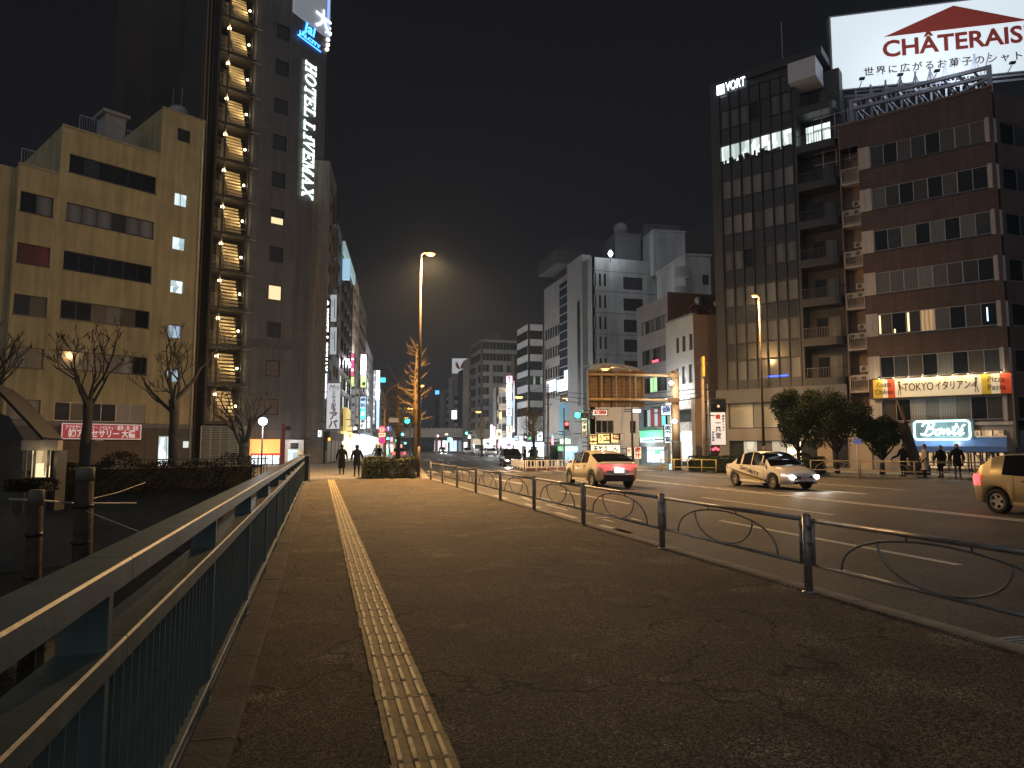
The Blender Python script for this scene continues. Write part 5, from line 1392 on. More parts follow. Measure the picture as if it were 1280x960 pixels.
def grid_ops(nx, nz, z0, fh, wh, mx=.06, gap=.15, lo=.2):
    def f(S, W_, Z):
        ops = []
        for k in range(nz):
            for i in range(nx):
                a = W_ * mx + W_ * (1 - 2 * mx) * (i + gap / 2) / nx; b = W_ * mx + W_ * (1 - 2 * mx) * (i + 1 - gap / 2) / nx
                ops.append([a, b, z0 + fh * k + fh * lo, z0 + fh * k + fh * lo + wh])
        return ops
    return f
def fill(S, panes, frame=ALUD, n=2, side=True, front=True, seed=0):
    if side:
        for i, o in enumerate(S.so): window(S.root, o, n, pick(panes, i, seed), frame, r=.2)
    if front:
        for i, o in enumerate(S.fo): front_window(S, o, n, pick(panes, i, seed + 5), frame, r=.2)
WHT = M('white_concrete', (.42, .43, .43), .8, 0, .14, .25, .2, 20); GLB = M('glass_block', (.34, .37, .36), .3, 0, .2, .4)
# tall white slab with slit windows
sl = [(.055, .085), (.12, .15), (.185, .215)]
def slit_front(S, W_, Z):
    ops = []
    for y in (349, 376, 403, 428, 455, 480):
        z = at(742, y, 105).z
        for a, b in sl: ops.append([W_ * (a - .03), W_ * (b - .03), z - 1.0, z + 1.0])
        if y > 340: ops.append([W_ * .41, W_ * .67, z - 1.25, z + .75])
    return ops
streaks(WHT, .35, (.4, .4, .05)); streaks(GLB, .3, (.3, .3, .1)); streaks(BEI, .4); streaks(GRY, .4)
T1 = two_face('white_slab_tower', 'tall pale concrete office slab with rows of narrow slit windows', 742, 105, 722, 838, 321, WHT, None, slit_front)
fill(T1, [DARKGLASS, M('slit_dark', (.02, .02, .022), .3)], n=1, side=False)
for y in (337.5, 363, 390, 417, 443): # joint lines of the concrete
    z = at(742, y, 105).z; q = MB().box(0.02, T1.front_u1 - .02, -.03, -.004, z - .04, z + .04).build('joint', M('joint_dark', (.18, .18, .18), .9), T1.root, rotz=T1.dr)
# concrete frame and dark glass strip left of it
T2 = two_face('ribbed_tower', 'grey office tower with slanted dark glass bays beside the white slab', 741.5, 107, 681, 743, 321, M('rib_grey', (.26, .26, .26), .8, 0, .15, .4), None, None)
Wd = abs(T2.side_u0)
T2g = M('bay_glass', (.02, .03, .045), .15)
ua_ = T2.uz(704, 500)[0]; ub_ = T2.uz(721, 500)[0]
T2.box('glass_bay', ua_, ub_, -.6, -.02, 4, T2.z - 1.5, T2g)
bar_m = M('bay_fin', (.30, .32, .34), .4, .4)
k = 0; z = 6.0
fin = MB().box(ua_ + .05, ub_ - .05, -.72, -.61, 0, .14).mesh('fin', bar_m)
while z < T2.z - 2: put('fin', fin, T2.root, (0, 0, z)); z += 1.55
T2.box('deep_frame', ub_ + .05, -.05, -1.6, -.02, 3, T2.z + .3, M('frame_grey', (.25, .25, .25), .8, 0, .1, .5))
T2.box('slot', -2.2, -1.0, -1.65, -1.61, 8, T2.z - 7, BLACK)
for y in (416, 441, 466, 491, 370): # windows of the left half
    zz = T2.uz(690, y)[1]
    u0_, u1_ = T2.uz(682, 500)[0], T2.uz(701, 500)[0]
    if zz < T2.z - 3:
        for j in range(6): a = u0_ + (u1_ - u0_) * (j + .15) / 6; window(T2.root, [a, a + (u1_ - u0_) / 6 * .6, zz - 1.0, zz + 1.0], 1, [DARKGLASS, GLASS2][(j + int(y)) % 2], ALUD, r=.0)
for (px0, px1, y, s_) in ((690, 700, 484, 1.8), (703, 718, 483, 2.4), (712, 720, 471, 2.0)):
    a, z = T2.uz(px0, y); b, _ = T2.uz(px1, y); T2.box('lit_sign', a, b, -1.0, -.75, z - 1.0, z + 1.0, E('facade_sign', (.75, .9, 1), s_))
T2.box('blue_front', ua_, ub_, -.8, -.65, 3.2, 9.0, E('teal_glass', (.05, .22, .32), .5))
# roof things
rd = thing('dark_dome_roof', 'dark pyramid roof rising behind the ribbed tower', 'roof structure', at(733, 321, 122)); q = MB()
q.poly([(-7, -3, 0), (7, -3, 0), (2, 2, 4.0), (-2, 2, 4.0)]); q.poly([(7, -3, 0), (7, 7, 0), (2, 2, 4)]); q.poly([(-7, 7, 0), (-7, -3, 0), (-2, 2, 4)]); q.build('roof', M('dome_dark', (.07, .07, .075), .7), rd)
MB().box(-7, 7, -3, 7, -2.5, -.02).build('drum', M('dome_dark', (.07, .07, .075), .7), rd)
def rooftop(label, px0, px1, y0, ybase, D, mat, dep=8, name='rooftop_block', extra=None, down=False):
    A, B = at(px0, y0, D), at(px1, ybase, D); c = Vector(((A.x + B.x) / 2, (A.y + B.y) / 2, 0)); w = (px1 - px0) * D / 853.3
    z_b = B.z - (3 if not down else 3)
    t = thing(name, label, 'rooftop structure', (c.x, c.y, z_b), -YAW * .4)
    h = A.z - z_b
    if down: MB().box(-w / 2, w / 2, 0, dep, -z_b, -.004).build('lower_wall', mat, t)
    MB().box(-w / 2, w / 2, 0, dep, 0, h).build('wall', mat, t); MB().box(-w / 2 - .15, w / 2 + .15, -.15, dep + .15, h + .002, h + .25).build('coping', mat, t)
    if extra: extra(t, w, h)
    return t
RG = M('roof_grey', (.15, .15, .165), .85, 0, .15, .5); RGL = M('roof_grey_light', (.27, .27, .28), .85, 0, .15, .5)
def tank(t, w, h): MB().lathe([(1.1, h + .25), (1.15, h + 2.4), (.7, h + 2.9)], 16, -w * .05, 3).build('tank', RGL, t, smooth=True)
rooftop('dark plant room with a round tank on the white slab roof', 768, 802, 294, 321, 110, RG, extra=tank)
rooftop('long dark plant block behind the round tank', 803, 852, 283, 321, 120, RG)
rooftop('pale lift tower standing on the right end of the white slab', 815.5, 858, 290, 321, 106.5, WHT, dep=9)
lb = thing('roof_beacon', 'bright white lamp on the roof edge of the white slab tower', 'lamp', at(763, 317, 104)); MB().lathe([(.12, -.5), (.38, 0), (.12, .5)], 12).build('bulb', E('beacon', (.85, .95, 1), 14), lb, smooth=True); MB().bar((0, 0, -1.4), (0, 0, -.45), .1, upv=(1, 0, 0)).build('stand', ALUD, lb)
lamp(lb, (0, -.9, .2), 260, (.85, .93, 1), .3)
# curvy white building right behind
CB = rooftop('white building with rounded outside stair openings behind the tiled block', 856, 890, 320, 378, 88, WHT, dep=10, down=True)
for k, (xx, zz, w_, h_) in enumerate(((-.05, 2.2, 1.6, 1.9), (.30, 5.4, .8, 1.3))):
    MB().box(xx * 3.3 - w_ / 2, xx * 3.3 + w_ / 2, -.06, -.004, zz, zz + h_).build('opening', DARKGLASS, CB)
for k in range(3):
    q = MB(); P = []
    for j in range(11): a = math.pi * j / 10; P.append((-2.3 + .9 * math.cos(a) * 1.2, -.9 * math.sin(a), 1.1 + k * 2.6))
    q2 = MB()
    for p1, p2 in zip(P, P[1:]): q2.quad((p1[0], p1[1], p1[2]), (p2[0], p2[1], p2[2]), (p2[0], p2[1], p2[2] + 1.2), (p1[0], p1[1], p1[2] + 1.2))
    q2.build('round_balcony', WHT, CB)
    MB().prism([(p[0], p[1]) for p in P], 1.0 + k * 2.6, 1.1 + k * 2.6).build('balcony_floor', WHT, CB)
q = at(875, 330, 130); sh_ = thing('sloped_dark_block', 'dark sloping block rising behind the white building and the glass tower', 'building', (q.x, q.y, 0), -YAW)
MB().poly([(-6, 0, 0), (9, 0, 0), (9, 0, at(890, 268, 130).z), (4, 0, at(890, 272, 130).z), (-6, 0, at(860, 300, 130).z)]).poly([(-6, 12, 0), (-6, 0, 0), (-6, 0, at(860, 300, 130).z), (-6, 12, at(860, 300, 130).z)]).poly([(-6, 0, at(860, 300, 130).z), (4, 0, at(890, 272, 130).z), (4, 12, at(890, 272, 130).z), (-6, 12, at(860, 300, 130).z)]).build('wall', M('slope_dark', (.06, .055, .055), .8), sh_)
# striped tower
STR = M('stripe_white', (.66, .67, .68), .7, 0, .1, .4)
T3 = two_face('striped_tower', 'office tower of alternating white and dark glass bands', 660, 150, 646.5, 679, 405, STR, None, None)
zz = [at(660, y, 150).z for y in (420, 439, 458.5, 477, 497, 516)]
for i, z in enumerate(zz):
    hgt = 1.9; pm = [DARKGLASS, DARKGLASS, DARKGLASS, LITG if False else GLASS2, GLASS2, DARKGLASS][i]
    window(T3.root, [T3.side_u0 + .1, -.1, z - hgt / 2 + .3, z + hgt / 2 + .3], 5, pm, ALUD, r=.0)
    front_window(T3, [.1, T3.front_u1 - .1, z - hgt / 2 + .3, z + hgt / 2 + .3], 6, [pm, pm, E('office_dim', (.5, .62, .5), .35) if i == 3 else pm], r=.0)
lamp(T3.root, (-4, -9, 12), 900, (.85, .92, 1), 1.0, name='tower_fill')  # added bodiless fill that brightens the tower's street face
# glass corner tower
T4 = two_face('glass_tower', 'broad glass and panel tower with a rounded corner further down the street', 601, 190, 588, 647, 424, GLB, None, None)
fh_ = (T4.z - 6) / 8
for i in range(8):
    for (o, fr_) in (([T4.side_u0 + .2, -.2], False), ([.3, T4.front_u1 - .2], True)):
        z0 = 6 + fh_ * i + .35; oo = [o[0], o[1], z0, z0 + fh_ * .7]; n_ = 4 if not fr_ else 10
        pn = [GLASS2, DARKGLASS, GLB, GLASS2] if i < 6 else [DARKGLASS]
        (front_window(T4, oo, n_, pn, frame=M('grey_frame', (.3, .31, .31), .5), r=.0, fw=.12) if fr_ else window(T4.root, oo, n_, pn, M('grey_frame', (.3, .31, .31), .5), r=.0, fw=.12))
MB().box(1, T4.front_u1 * .55, -.5, 3, T4.z, T4.z + 2.2).build('roof_sign_frame', M('roof_frame_dark', (.05, .05, .05), .6), T4.root, rotz=T4.dr)
# buildings between
def small_block(label, px_l, px_c, px_r, ytop, D, mat, nwin=2, nfl=6, name='far_building', panes=None, seed=0):
    S = two_face(name, label, px_c, D, px_l, px_r, ytop, mat, None, grid_ops(nwin, nfl, 4, (at(px_c, ytop, D).z - 5) / nfl, (at(px_c, ytop, D).z - 5) / nfl * .5))
    fill(S, panes or [DARKGLASS, GLASS2, CURT], n=2, seed=seed)
    return S
small_block('narrow dark building between the glass tower and the striped tower', 639, 643, 647, 443, 160, DKB, 1, 6)
small_block('low pale building with a roof frame beside the column of bright signs', 616, 620, 634, 484, 130, M('pale_block', (.40, .39, .36), .8), 2, 3)
small_block('grey building with slanted dark balconies left of the glass tower', 578, 586, 590, 447, 215, GR2, 1, 8)
W1 = small_block('white building carrying the red winged emblem billboard', 560, 566, 580, 470, 260, M('white_block', (.65, .65, .65), .7), 1, 8)
small_block('dark building with diagonal balcony stripes beside the emblem billboard', 572, 577, 586, 462, 240, DKG, 1, 8)
small_block('small grey tower left of the emblem billboard', 549, 556, 562, 486, 280, GR2, 1, 7)
small_block('far bluish tower at the left end of the right-hand row', 543, 548, 553, 499, 320, DKG, 1, 7)
# emblem billboard
A = at(575, 448, 258); BBs = thing('emblem_billboard', 'white rooftop billboard with a dark red winged emblem', 'billboard', (A.x, A.y, at(575, 465, 258).z), -YAW)
w = 20 * 258 / 853.3; h = A.z - at(575, 465, 258).z
MB().box(-w / 2, w / 2, 0, 1.5, -.5, h).build('panel', E('emblem_panel', (.62, .62, .68), .55), BBs); MB().box(-w / 2, w / 2, .2, 1.3, -9, -.52).build('stand', GRY, BBs)
q = MB()
for sg_ in (-1, 1):
    for k in range(3):
        a0 = .25 + k * .42; P = [(sg_ * .15, -.1, h * .22)]
        for j in range(6): u = j / 5; P.append((sg_ * (.2 + w * .26 * u * math.sin(a0 + .5)), -.1, h * (.22 + .58 * u * math.cos(a0 * .75) * (0.6 + .4 * u))))
        q.tube(P, [.05, .12, .30, .38, .34, .2, .05], 5)
q.build('emblem', M('emblem_red', (.30, .015, .04), .5), BBs)
blade('blue glowing rooftop sign at the far left of the right row', 544, 549, 488, 493, 318, E('far_blue', (.1, .4, 1), 2.2))
blade('small white glowing sign low beside the grey tower', 564.5, 571, 513, 524, 230, WL)
# column of bright signs at the street bend
colg = 'column of bright stacked signs beside the striped tower'
R = random.Random(9); names = ['pink and white', 'yellow', 'white lettered', 'pale blue', 'white and black', 'blue-white', 'cream', 'white', 'lilac', 'white wide']
ys_ = [470, 480.5, 491, 501, 511, 521, 532, 543, 553, 563, 573]
for k in range(10):
    m_ = [PK, YL, WL, BLL, WL, BLL, CRL, WL, E('lilac_lit', (.8, .7, 1), 1.5), BR][k]
    blade(names[k] + ' box, number counted from the top of the bright sign column'.replace(', number counted from the top', ' in the bright sign column'), 633 + (k % 2) * .3, 640.3 - (k % 3) * .6, ys_[k], ys_[k + 1] - .8, 118, m_, txt=['B1', '鳥', '寿司', '居酒', '焼肉', '3F', '2F', '珈琲', '薬', '24'][k] if k % 2 == 0 else None, tmat=INK, group=colg)
for (lab, x0, x1, y0, y1, D, m_, tx, tm_) in (
    ('narrow white blade sign right of the bright sign column', 641, 643.4, 476, 540, 120, WLD, None, None),
    ('yellow lantern-like box sign left of the bright column', 624, 627.2, 515, 524, 125, YL, None, None),
    ('tall white lit blade sign beside the far orange-lit tree', 613, 615.6, 531, 560, 130, BR, None, None),
    ('pink-white blade sign beside the tall white one', 616.5, 619, 533, 556, 130, PK, None, None),
    ('cream and yellow box sign left of the headlights', 620.5, 627, 537, 549, 128, CRL, '食', INK),
    ('blue-white square sign above the parked cars', 643, 647, 545, 551, 100, BLL, None, None),
    ('round white sign beside the blue-white square one', 649, 653, 546, 552, 95, WL, None, None),
    ('tall white poster sign with a dark figure beside the orange-lit tree', 671.5, 678, 539.5, 551, 70, WL, '8', INKB),
    ('dark poster sign under the striped tower', 655, 659, 542, 551, 84, M('poster_dark', (.03, .03, .06), .5), 'B', WL),
    ('pale round pink lit sign by the double pole', 689.5, 692, 546, 556, 60, PK, None, None),
    ('green lit pharmacy sign box beyond the traffic lights', 700, 713, 548.5, 555, 72, E('lime_pale', (.6, .95, .6), 1.6), '薬', BR),
    ('grey unlit sign box above the green one', 706, 712, 538.5, 544.5, 72, GR2, None, None),
    ('cream hanging sign box left of the white low building', 727.5, 733.5, 523, 546, 56, E('cream_dim', (1, .85, .65), .55), '鶏そば', INK),
):
    blade(lab, x0, x1, y0, y1, D, m_, txt=tx, tmat=tm_)
# street-floor fronts of the far right side
def frontbox(label, px0, px1, ytop, ybot, D, mat, group=None, n=3, power=0, pc=(1, .95, .9), dep=4, facing=None, wallm=None, header=None, name='shop', cat='shop front'):
    A, B = at(px0, ytop, D), at(px1, ybot, D); w = (px1 - px0) * D / 853.3; c = (at((px0 + px1) / 2, 558, D))
    z1 = A.z; t = thing(name, label, cat, (c.x, c.y, 0), -YAW * .7 if facing is None else facing, group)
    MB().box(-w / 2, w / 2, 0, .08, ROAD_Z, z1 - .5).build('glass_front', mat, t)
    MB().box(-w / 2, w / 2, -.15, dep, z1 - .495, z1).build('fascia', header or wallm or GR2, t); MB().box(-w / 2, w / 2, .1, dep, ROAD_Z, z1 - .5).build('wall', wallm or GR2, t)
    for k in range(n + 1): x_ = -w / 2 + w * k / n; MB().box(x_ - .05, x_ + .05, -.08, -.003, ROAD_Z, z1 - .5).build('mullion', ALUD, t)
    if power: lamp(t, (0, -2.2, z1 - .6), power * (3.2 if D > 65 else 1), pc, .6)
    return t
FG = 'lit ground-floor fronts in the far street'
BLUEFR = E('blue_shop', (.25, .5, 1), 1.1)
frontbox('blue lit shop front beyond the traffic light pole', 704, 722, 558, 575, 74, BLUEFR, FG, power=200, pc=(.6, .8, 1), header=E('green_head', (.4, .95, .5), .9))
frontbox('dark shuttered front beside the blue shop', 686, 704, 552, 575, 78, M('dark_front', (.02, .035, .03), .3), FG, n=5)
frontbox('bright white shop front under the striped tower', 656, 686, 553, 574, 92, SHOPROOM, FG, power=500, pc=(.95, .95, 1), header=BLL, n=7)
frontbox('warm bright shop front behind the headlight car', 643, 656, 552, 573, 105, WARMROOM, FG, power=500, header=WL)
frontbox('very bright white shop front behind the approaching headlights', 628, 643, 548, 572, 122, SHOPROOM, FG, power=900, header=BR)
frontbox('warm lit shop front behind the parked white cars', 612, 628, 548, 571, 140, WARMROOM, FG, power=500, header=CRL)
frontbox('cool lit shop front behind the parked truck', 596, 612, 549, 570, 160, COOLROOM, FG, power=400, header=WL)
for k, (x0, x1, lab) in enumerate(((543, 551, 'pinkish'), (553, 560, 'white'), (562, 571, 'bluish'), (573, 583, 'warm'))):
    frontbox(lab + ' lit shop front seen under the railway bridge', x0, x1, 549, 569, 245 + k, [E('pink_room', (1, .7, .8), 1.3), SHOPROOM, E('blue_room2', (.6, .8, 1), 1.5), WARMROOM][k], FG, n=2)
for k, (x0, x1, lab) in enumerate(((478, 486, 'cool'), (486, 494, 'warm'), (494, 503, 'red-tinted'))):
    frontbox(lab + ' lit shop front behind the hedge at the end of the left street', x0, x1, 552, 578, 170 + k * 8, [COOLROOM, WARMROOM, E('red_room', (1, .5, .35), 1.0)][k], FG, n=2)
# far lamps along both kerbs
E_SODF = E('sodium_far', (1.0, 0.42, 0.09), 7)
lg_ = 'street lamps down the far street'
for k, (px, py, D, pw, ang) in enumerate(((512, 481, 108, 9000, 0), (505, 510, 165, 9000, 0), (501, 522, 212, 14000, 0), (498, 529, 270, 0, 0), (496.5, 535, 320, 0, 0), (658, 496, 128, 11000, 180), (604.5, 514.5, 180, 14000, 180))):
    h = at(px, py, D).z; x_ = at(px, 558, D); lab = ['nearest', 'second', 'third', 'fourth', 'fifth'][k] + ' glowing lamp of the row down the left kerb' if k < 5 else ('glowing orange lamp before the striped tower' if k == 5 else 'glowing orange lamp before the glass tower')
    t = street_lamp(lab, (x_.x, x_.y, ROAD_Z), h, 1.2, rad(ang), pw or 10, group=lg_, emat=E_SODF, lit=pw > 0, r=.13, glow=3.0)  # oversized lenses stand in for the bloom of far lamps
# ================================================================== DARK GLASS office tower on the right
TWF = tiled('tower_panels', (.050, .053, .060), 1.4, 1.45, (.5, .5, .5), .015, .45, var=.06)
FINM = M('tower_fin', (.05, .05, .055), .35, .5, .1)
SPAN = M('spandrel_glass', (.030, .033, .040), .18, 0, .2, .6)
streaks(TWF, .3)
V = Bld('glass_office_tower', 'narrow dark glass office tower with seven window columns and one bright lit floor', 'building', 890, 54, 144.0)
vu0, vu1 = V.uz(900.5, 184)[0], V.uz(991, 180)[0]; vuR = V.uz(1046.5, 165)[0]
lt = [(139.4, 162.9, 900), (182.4, 205.8, 900.6), (226, 248.8, 902), (269.6, 292.5, 903.5), (315, 338, 904.5), (360, 383.3, 905.5), (406.7, 430, 906.5), (453, 476, 907.5)]
zz = [(V.uz(x, b)[1], V.uz(x, a)[1]) for a, b, x in lt]
pitch_ = ((zz[0][0] + zz[0][1]) - (zz[-1][0] + zz[-1][1])) / 2 / (len(zz) - 1); hh = sum(b - a for a, b in zz) / len(zz)
zc = [(zz[-1][0] + zz[-1][1]) / 2 + pitch_ * k for k in range(8)]; ZV = V.uz(893, 112)[1]; zbase = V.uz(907, 488)[1]
opsV = [[vu0, vu1, z - hh / 2, z + hh / 2] for z in zc] + [[vu0, vu1, z + hh / 2 + .08, z + pitch_ - hh / 2 - .08] for z in zc]
vL = V.uz(887.5, 115)[0]; V.wall(vL, vu1 + .25, zbase, ZV, 9, opsV, TWF, r=.16)
BLV = curtain_mat('tower_blind', (.19, .20, .21), 1.0); BLV2 = curtain_mat('tower_blind_dim', (.09, .10, .105), 3)
OFFC = room_mat('office_lit', (.28, .36, .36), (1.1, 1.25, 1.15), 1.25, 1.1)
cw = (vu1 - vu0) / 7
for k, z in enumerate(zc):
    row = 7 - k
    for c in range(7):
        m_ = OFFC if row == 1 else ([BLV2, BLV2, GLASS2, BLV2, DARKGLASS][(c * 3 + row * 2) % 5] if row in (0, 4) else (BLV if (c + row) % 6 else BLV2))
        window(V.root, [vu0 + cw * c + .02, vu0 + cw * (c + 1) - .02, z - hh / 2, z + hh / 2], 1, m_, FINM, r=.16, fw=.035)
        key = 'span%.2f' % hh
        if key not in WC: WC[key] = MB().box(.03, cw - .03, -.01, .05, .10, pitch_ - hh - .10).mesh('spandrel', SPAN)
        put('spandrel', WC[key], V.root, (vu0 + cw * c, .08, z + hh / 2))
    if row == 1:  # clutter along the lit sill and ceiling lights
        R = random.Random(4)
        for c in range(22): a = vu0 + (vu1 - vu0) * (c + R.uniform(0, .5)) / 22; MB().box(a, a + R.uniform(.15, .4), .1, .12, z - hh / 2 + .03, z - hh / 2 + R.uniform(.12, .55)).build('sill_clutter', BLACK, V.root)
finm = MB().box(-.035, .035, -.12, .0, zbase, ZV - .4).mesh('fin', FINM)
for c in range(8): put('fin', finm, V.root, (vu0 + cw * c, 0, 0))
V.box('parapet', vL - .03, vu1 + .3, -.06, 9.05, ZV, ZV + .5, M('parapet_dark', (.03, .03, .035), .5))
sa, sb = V.uz(933, 98), V.uz(1028, 68)
q = MB(); q.poly([(sa[0], -.3, ZV + .5), (sb[0], -.3, ZV + .5), (sb[0], -.3, sb[1]), (sa[0], -.3, sa[1] - .2)]); q.poly([(sa[0], 3, ZV + .5), (sa[0], 3, sa[1]), (sb[0], 3, sb[1]), (sb[0], 3, ZV + .5)]); q.poly([(sb[0], -.3, ZV + .5), (sb[0], 3, ZV + .5), (sb[0], 3, sb[1]), (sb[0], -.3, sb[1])]); q.poly([(sa[0], -.3, sa[1] - .2), (sb[0], -.3, sb[1]), (sb[0], 3, sb[1]), (sa[0], 3, sa[1])])
q.build('roof_screen', M('parapet_dark', (.03, .03, .035), .5), V.root)
b0, bz0 = V.uz(989, 109.5); b1, bz1 = V.uz(1022, 71)
V.box('white_box', b0, b1, -.75, 1.4, bz0, V.uz(1005, 80)[1], M('box_white', (.55, .56, .60), .5, 0, .05))
MB().box(vu0 + 4.2, vu0 + 4.25, 3, 3.05, ZV, ZV + 5.5).build('aerial', STEEL, V.root)
# back wall of the balcony bay + balconies
V.wall(vu1 + .25, vuR - .05, zbase, zc[-1] + pitch_ * .75, 7, [], M('bay_wall', (.06, .06, .068), .6), v0=1.6, name='bay_wall')
BALM = M('balcony_dark', (.035, .036, .042), .45, 0, .15)
bu0, bu1 = vu1 + .27, vuR - .10
for k, z in enumerate(zc):
    q = MB(); P = []
    for j in range(9): a = math.pi / 2 * j / 8; P.append((bu1 - .6 + .6 * math.sin(a), -.1 + .6 - .6 * math.cos(a)))
    P = [(bu0, -.1)] + P + [(bu1, 1.55), (bu0, 1.55)]
    zf = z - hh / 2 - .55
    q.prism(P, zf - .2, zf); q.build('balcony_floor', BALM, V.root)
    q = MB()
    for p1, p2 in zip(P[:-2], P[1:-1]): q.quad((p1[0], p1[1], zf), (p2[0], p2[1], zf), (p2[0], p2[1], zf + .38), (p1[0], p1[1], zf + .38))
    q.build('balcony_parapet', BALM, V.root)
    q = MB(); n_ = 12
    for p1, p2 in zip(P[:-2], P[1:-1]): q.bar((p1[0], p1[1], zf + 1.1), (p2[0], p2[1], zf + 1.1), .04)
    for j in range(n_): x_ = bu0 + (bu1 - .6 - bu0) * j / n_; q.bar((x_, -.1, zf + .38), (x_, -.1, zf + 1.1), .03, upv=(1, 0, 0))
    q.build('balcony_rail', ALUD, V.root)
    if k == 6: window(V.root, [bu0 + .25, bu0 + 2.1, zf + .35, zf + 2.4], 3, OFFC, FINM, r=0, v0=1.58, fw=.05)
    else: window(V.root, [bu0 + .5, bu0 + 2.2, zf + .2, zf + 2.1], 2, [DARKGLASS, BLV2], FINM, r=0, v0=1.58, fw=.05)
# base storey
V.box('base_band', vL - .1, vuR - .1, -.25, 6, zbase - 1.05, zbase - .004, M('base_grey_panel', (.12, .12, .125), .55, 0, .1, 1))
def zV(y, x=907): return V.uz(x, y)[1]
gz1, gz0 = zV(500), zV(536)
V.wall(vL - .1, vuR - .1, 0, zbase - 1.06, 6, [[vu0, vu1 + .1, gz0, gz1 - .05], [vu0, vuR - .2, .1, zV(551)]], M('base_beige', (.27, .25, .225), .6, 0, .1, 1), r=.25, name='base_wall')
BIGB = curtain_mat('big_blind', (.42, .42, .36), .6)
V.window([vu0, vu1 + .1, gz0, gz1 - .05], 3, BIGB, FINM, r=.25, fw=.07)
EBL2 = room_mat('lobby_room', (.10, .10, .09), (.75, .68, .5), .9, .9)
V.window([vu0, vuR - .2, .1, zV(551)], 8, [GLASS2, EBL2, BLV, EBL2, CRL, GLASS2, M('poster_brown', (.3, .2, .1), emit=.3), GLASS2], FINM, r=.25, fw=.06)
V.box('blue_light_strip', V.uz(959, 470)[0], V.uz(985, 470)[0], .02, .06, zc[0] - hh / 2 + .12, zc[0] - hh / 2 + .2, E('blue_strip', (.03, .08, 1), 5))
# brand letters at its top corner
vs = thing('roof_letters', 'small white glowing VORT letters at the top corner of the dark glass tower', 'sign', V.world(0, -.2, 0), V.rot)
u_, z_ = V.uz(898, 113.5); u2, z2 = V.uz(932.5, 103.5)
EV = E('vort_white', (.85, .92, 1), 4)
zc_ = (z_ + z2) / 2 + .0
text('VORT', 1.05, EV, vs, ((u_ + u2) / 2 + .35, 0, zc_), bold=.012, width=(u2 - u_) * .70)
MB().box(u_ - .05, u_ + .55, -.02, .02, zc_ - .02, zc_ + .38).build('emblem', EV, vs); MB().box(u_ - .05, u_ + .55, -.02, .02, zc_ - .42, zc_ - .08).build('emblem', EV, vs)
# ramen shop board
A, B = at(888.5, 515.5, 50.2), at(907, 556, 50.2); w = 18.5 * 50.2 / 853.3; h = A.z - B.z
t, w, h = blade('white vertical board with black brush letters and a red seal beside the dark tower', 888.5, 907, 515.5, 556, 50.4, E('board_white', (.85, .78, .74), .62), name='shop_board', th=.15, facing=-YAW * .9)
SEAL = M('seal_red', (.45, .05, .02), .6)
MB().box(-.16, .16, -.02, -.005, h * .80, h * .93).build('seal', SEAL, t); vtext('一風堂', .44, INK, t, 0, -.02, h * .76, step=.47, bold=.010, sx=.95)
vtext('博多ラーメン', .17, INK, t, w * .36, -.02, h * .92, step=.2); vtext('五反田店', .15, INK, t, -w * .36, -.02, h * .42, step=.19)
t, w, h = blade('dark pane above the white brush-letter board', 888.5, 907, 499, 514.5, 50.6, DARKGLASS, cat='window', name='display_pane', th=.1)
MB().disc((0, -.03, .4), (0, 1, 0), .1, .02).build('spot', WHITE, t)
t, w, h = blade('red glowing neon cluster under the white brush-letter board', 889, 899, 557, 566, 50.4, M('neon_back', (.05, .01, .012), .4), name='neon_cluster', th=.1)
for k in range(3): MB().disc((-.15 + .17 * k, -.04, .25 + .08 * (k % 2)), (0, 1, 0), .10, .04, 12).build('neon', E('neon_red', (1, .08, .12), 3), t)

# ================================================================== BROWN tiled building under the billboard
BRT = tiled('brown_tiles', (.088, .052, .045), .45, .30, (.7, .7, .7), .02, .5, var=.12)
PIER = M('pier_white', (.46, .42, .40), .7, 0, .08, 1.2)
PV = V.pt(V.uz(1047, 161)[0])
streaks(BRT, .35); streaks(PIER, .3)
Bq = Bld('brown_office_block', 'brown tiled office block with ribbon windows and pale corner piers under the big billboard', 'building', 0, 0, 144.0, P=PV)
rw = [(1087.3, 183, 1232.6, 177), (1089.4, 235.7, 1236.3, 234.4), (1091.7, 288.6, 1240.4, 291.2), (1093.8, 340.7, 1243.5, 349.8), (1097.2, 393.5, 1247.4, 405), (1099, 446.7, 1251.4, 463.9), (1102.4, 500.3, 1255.3, 523.2)]
ro = Bq.rows(rw); ua, ub = ro[0][:2]
print('brown rows', [[round(c, 2) for c in r] for r in ro])
ucor = Bq.uz(1266, 520)[0]; ZB = Bq.uz(1100, 146)[1]; ulp = ua - Bq.uz(1087, 400)[0] + Bq.uz(1077, 400)[0]
ulp = ua - .75
uac = Bq.uz(1054.5, 300)[0]; print('bay', uac, ulp)
ops = list(ro)
Bq.wall(ulp, ucor, 3.2, ZB, 34, ops, BRT, r=.14)
Bq.wall(0, uac, 3.2, ZB, 14, [], M('brown_edge', (.20, .125, .10), .7, 0, .1, 1), name='side_pier')
Bq.wall(uac, ulp, ro[0][3] + .3, ZB, 14, [], BRT, name='top_wall')
Bq.wall(uac, ulp, 3.2, ro[0][3] + .3, 10, [], M('bay_beige', (.32, .24, .19), .8, 0, .15, 1), v0=1.1, name='bay_wall')
B2 = Bld(None, None, None, 0, 0, 86.0, P=Bq.pt(ucor + .10, .6)); B2.root = thing('corner_wing', 'brown tiled wing of the office block running off the right picture edge', 'building', B2.P, B2.rot)
B2.wall(0, 12, 3.2, ZB, 8, [[.4, 8.6, o[2], o[3]] for o in ro], BRT, r=.14)
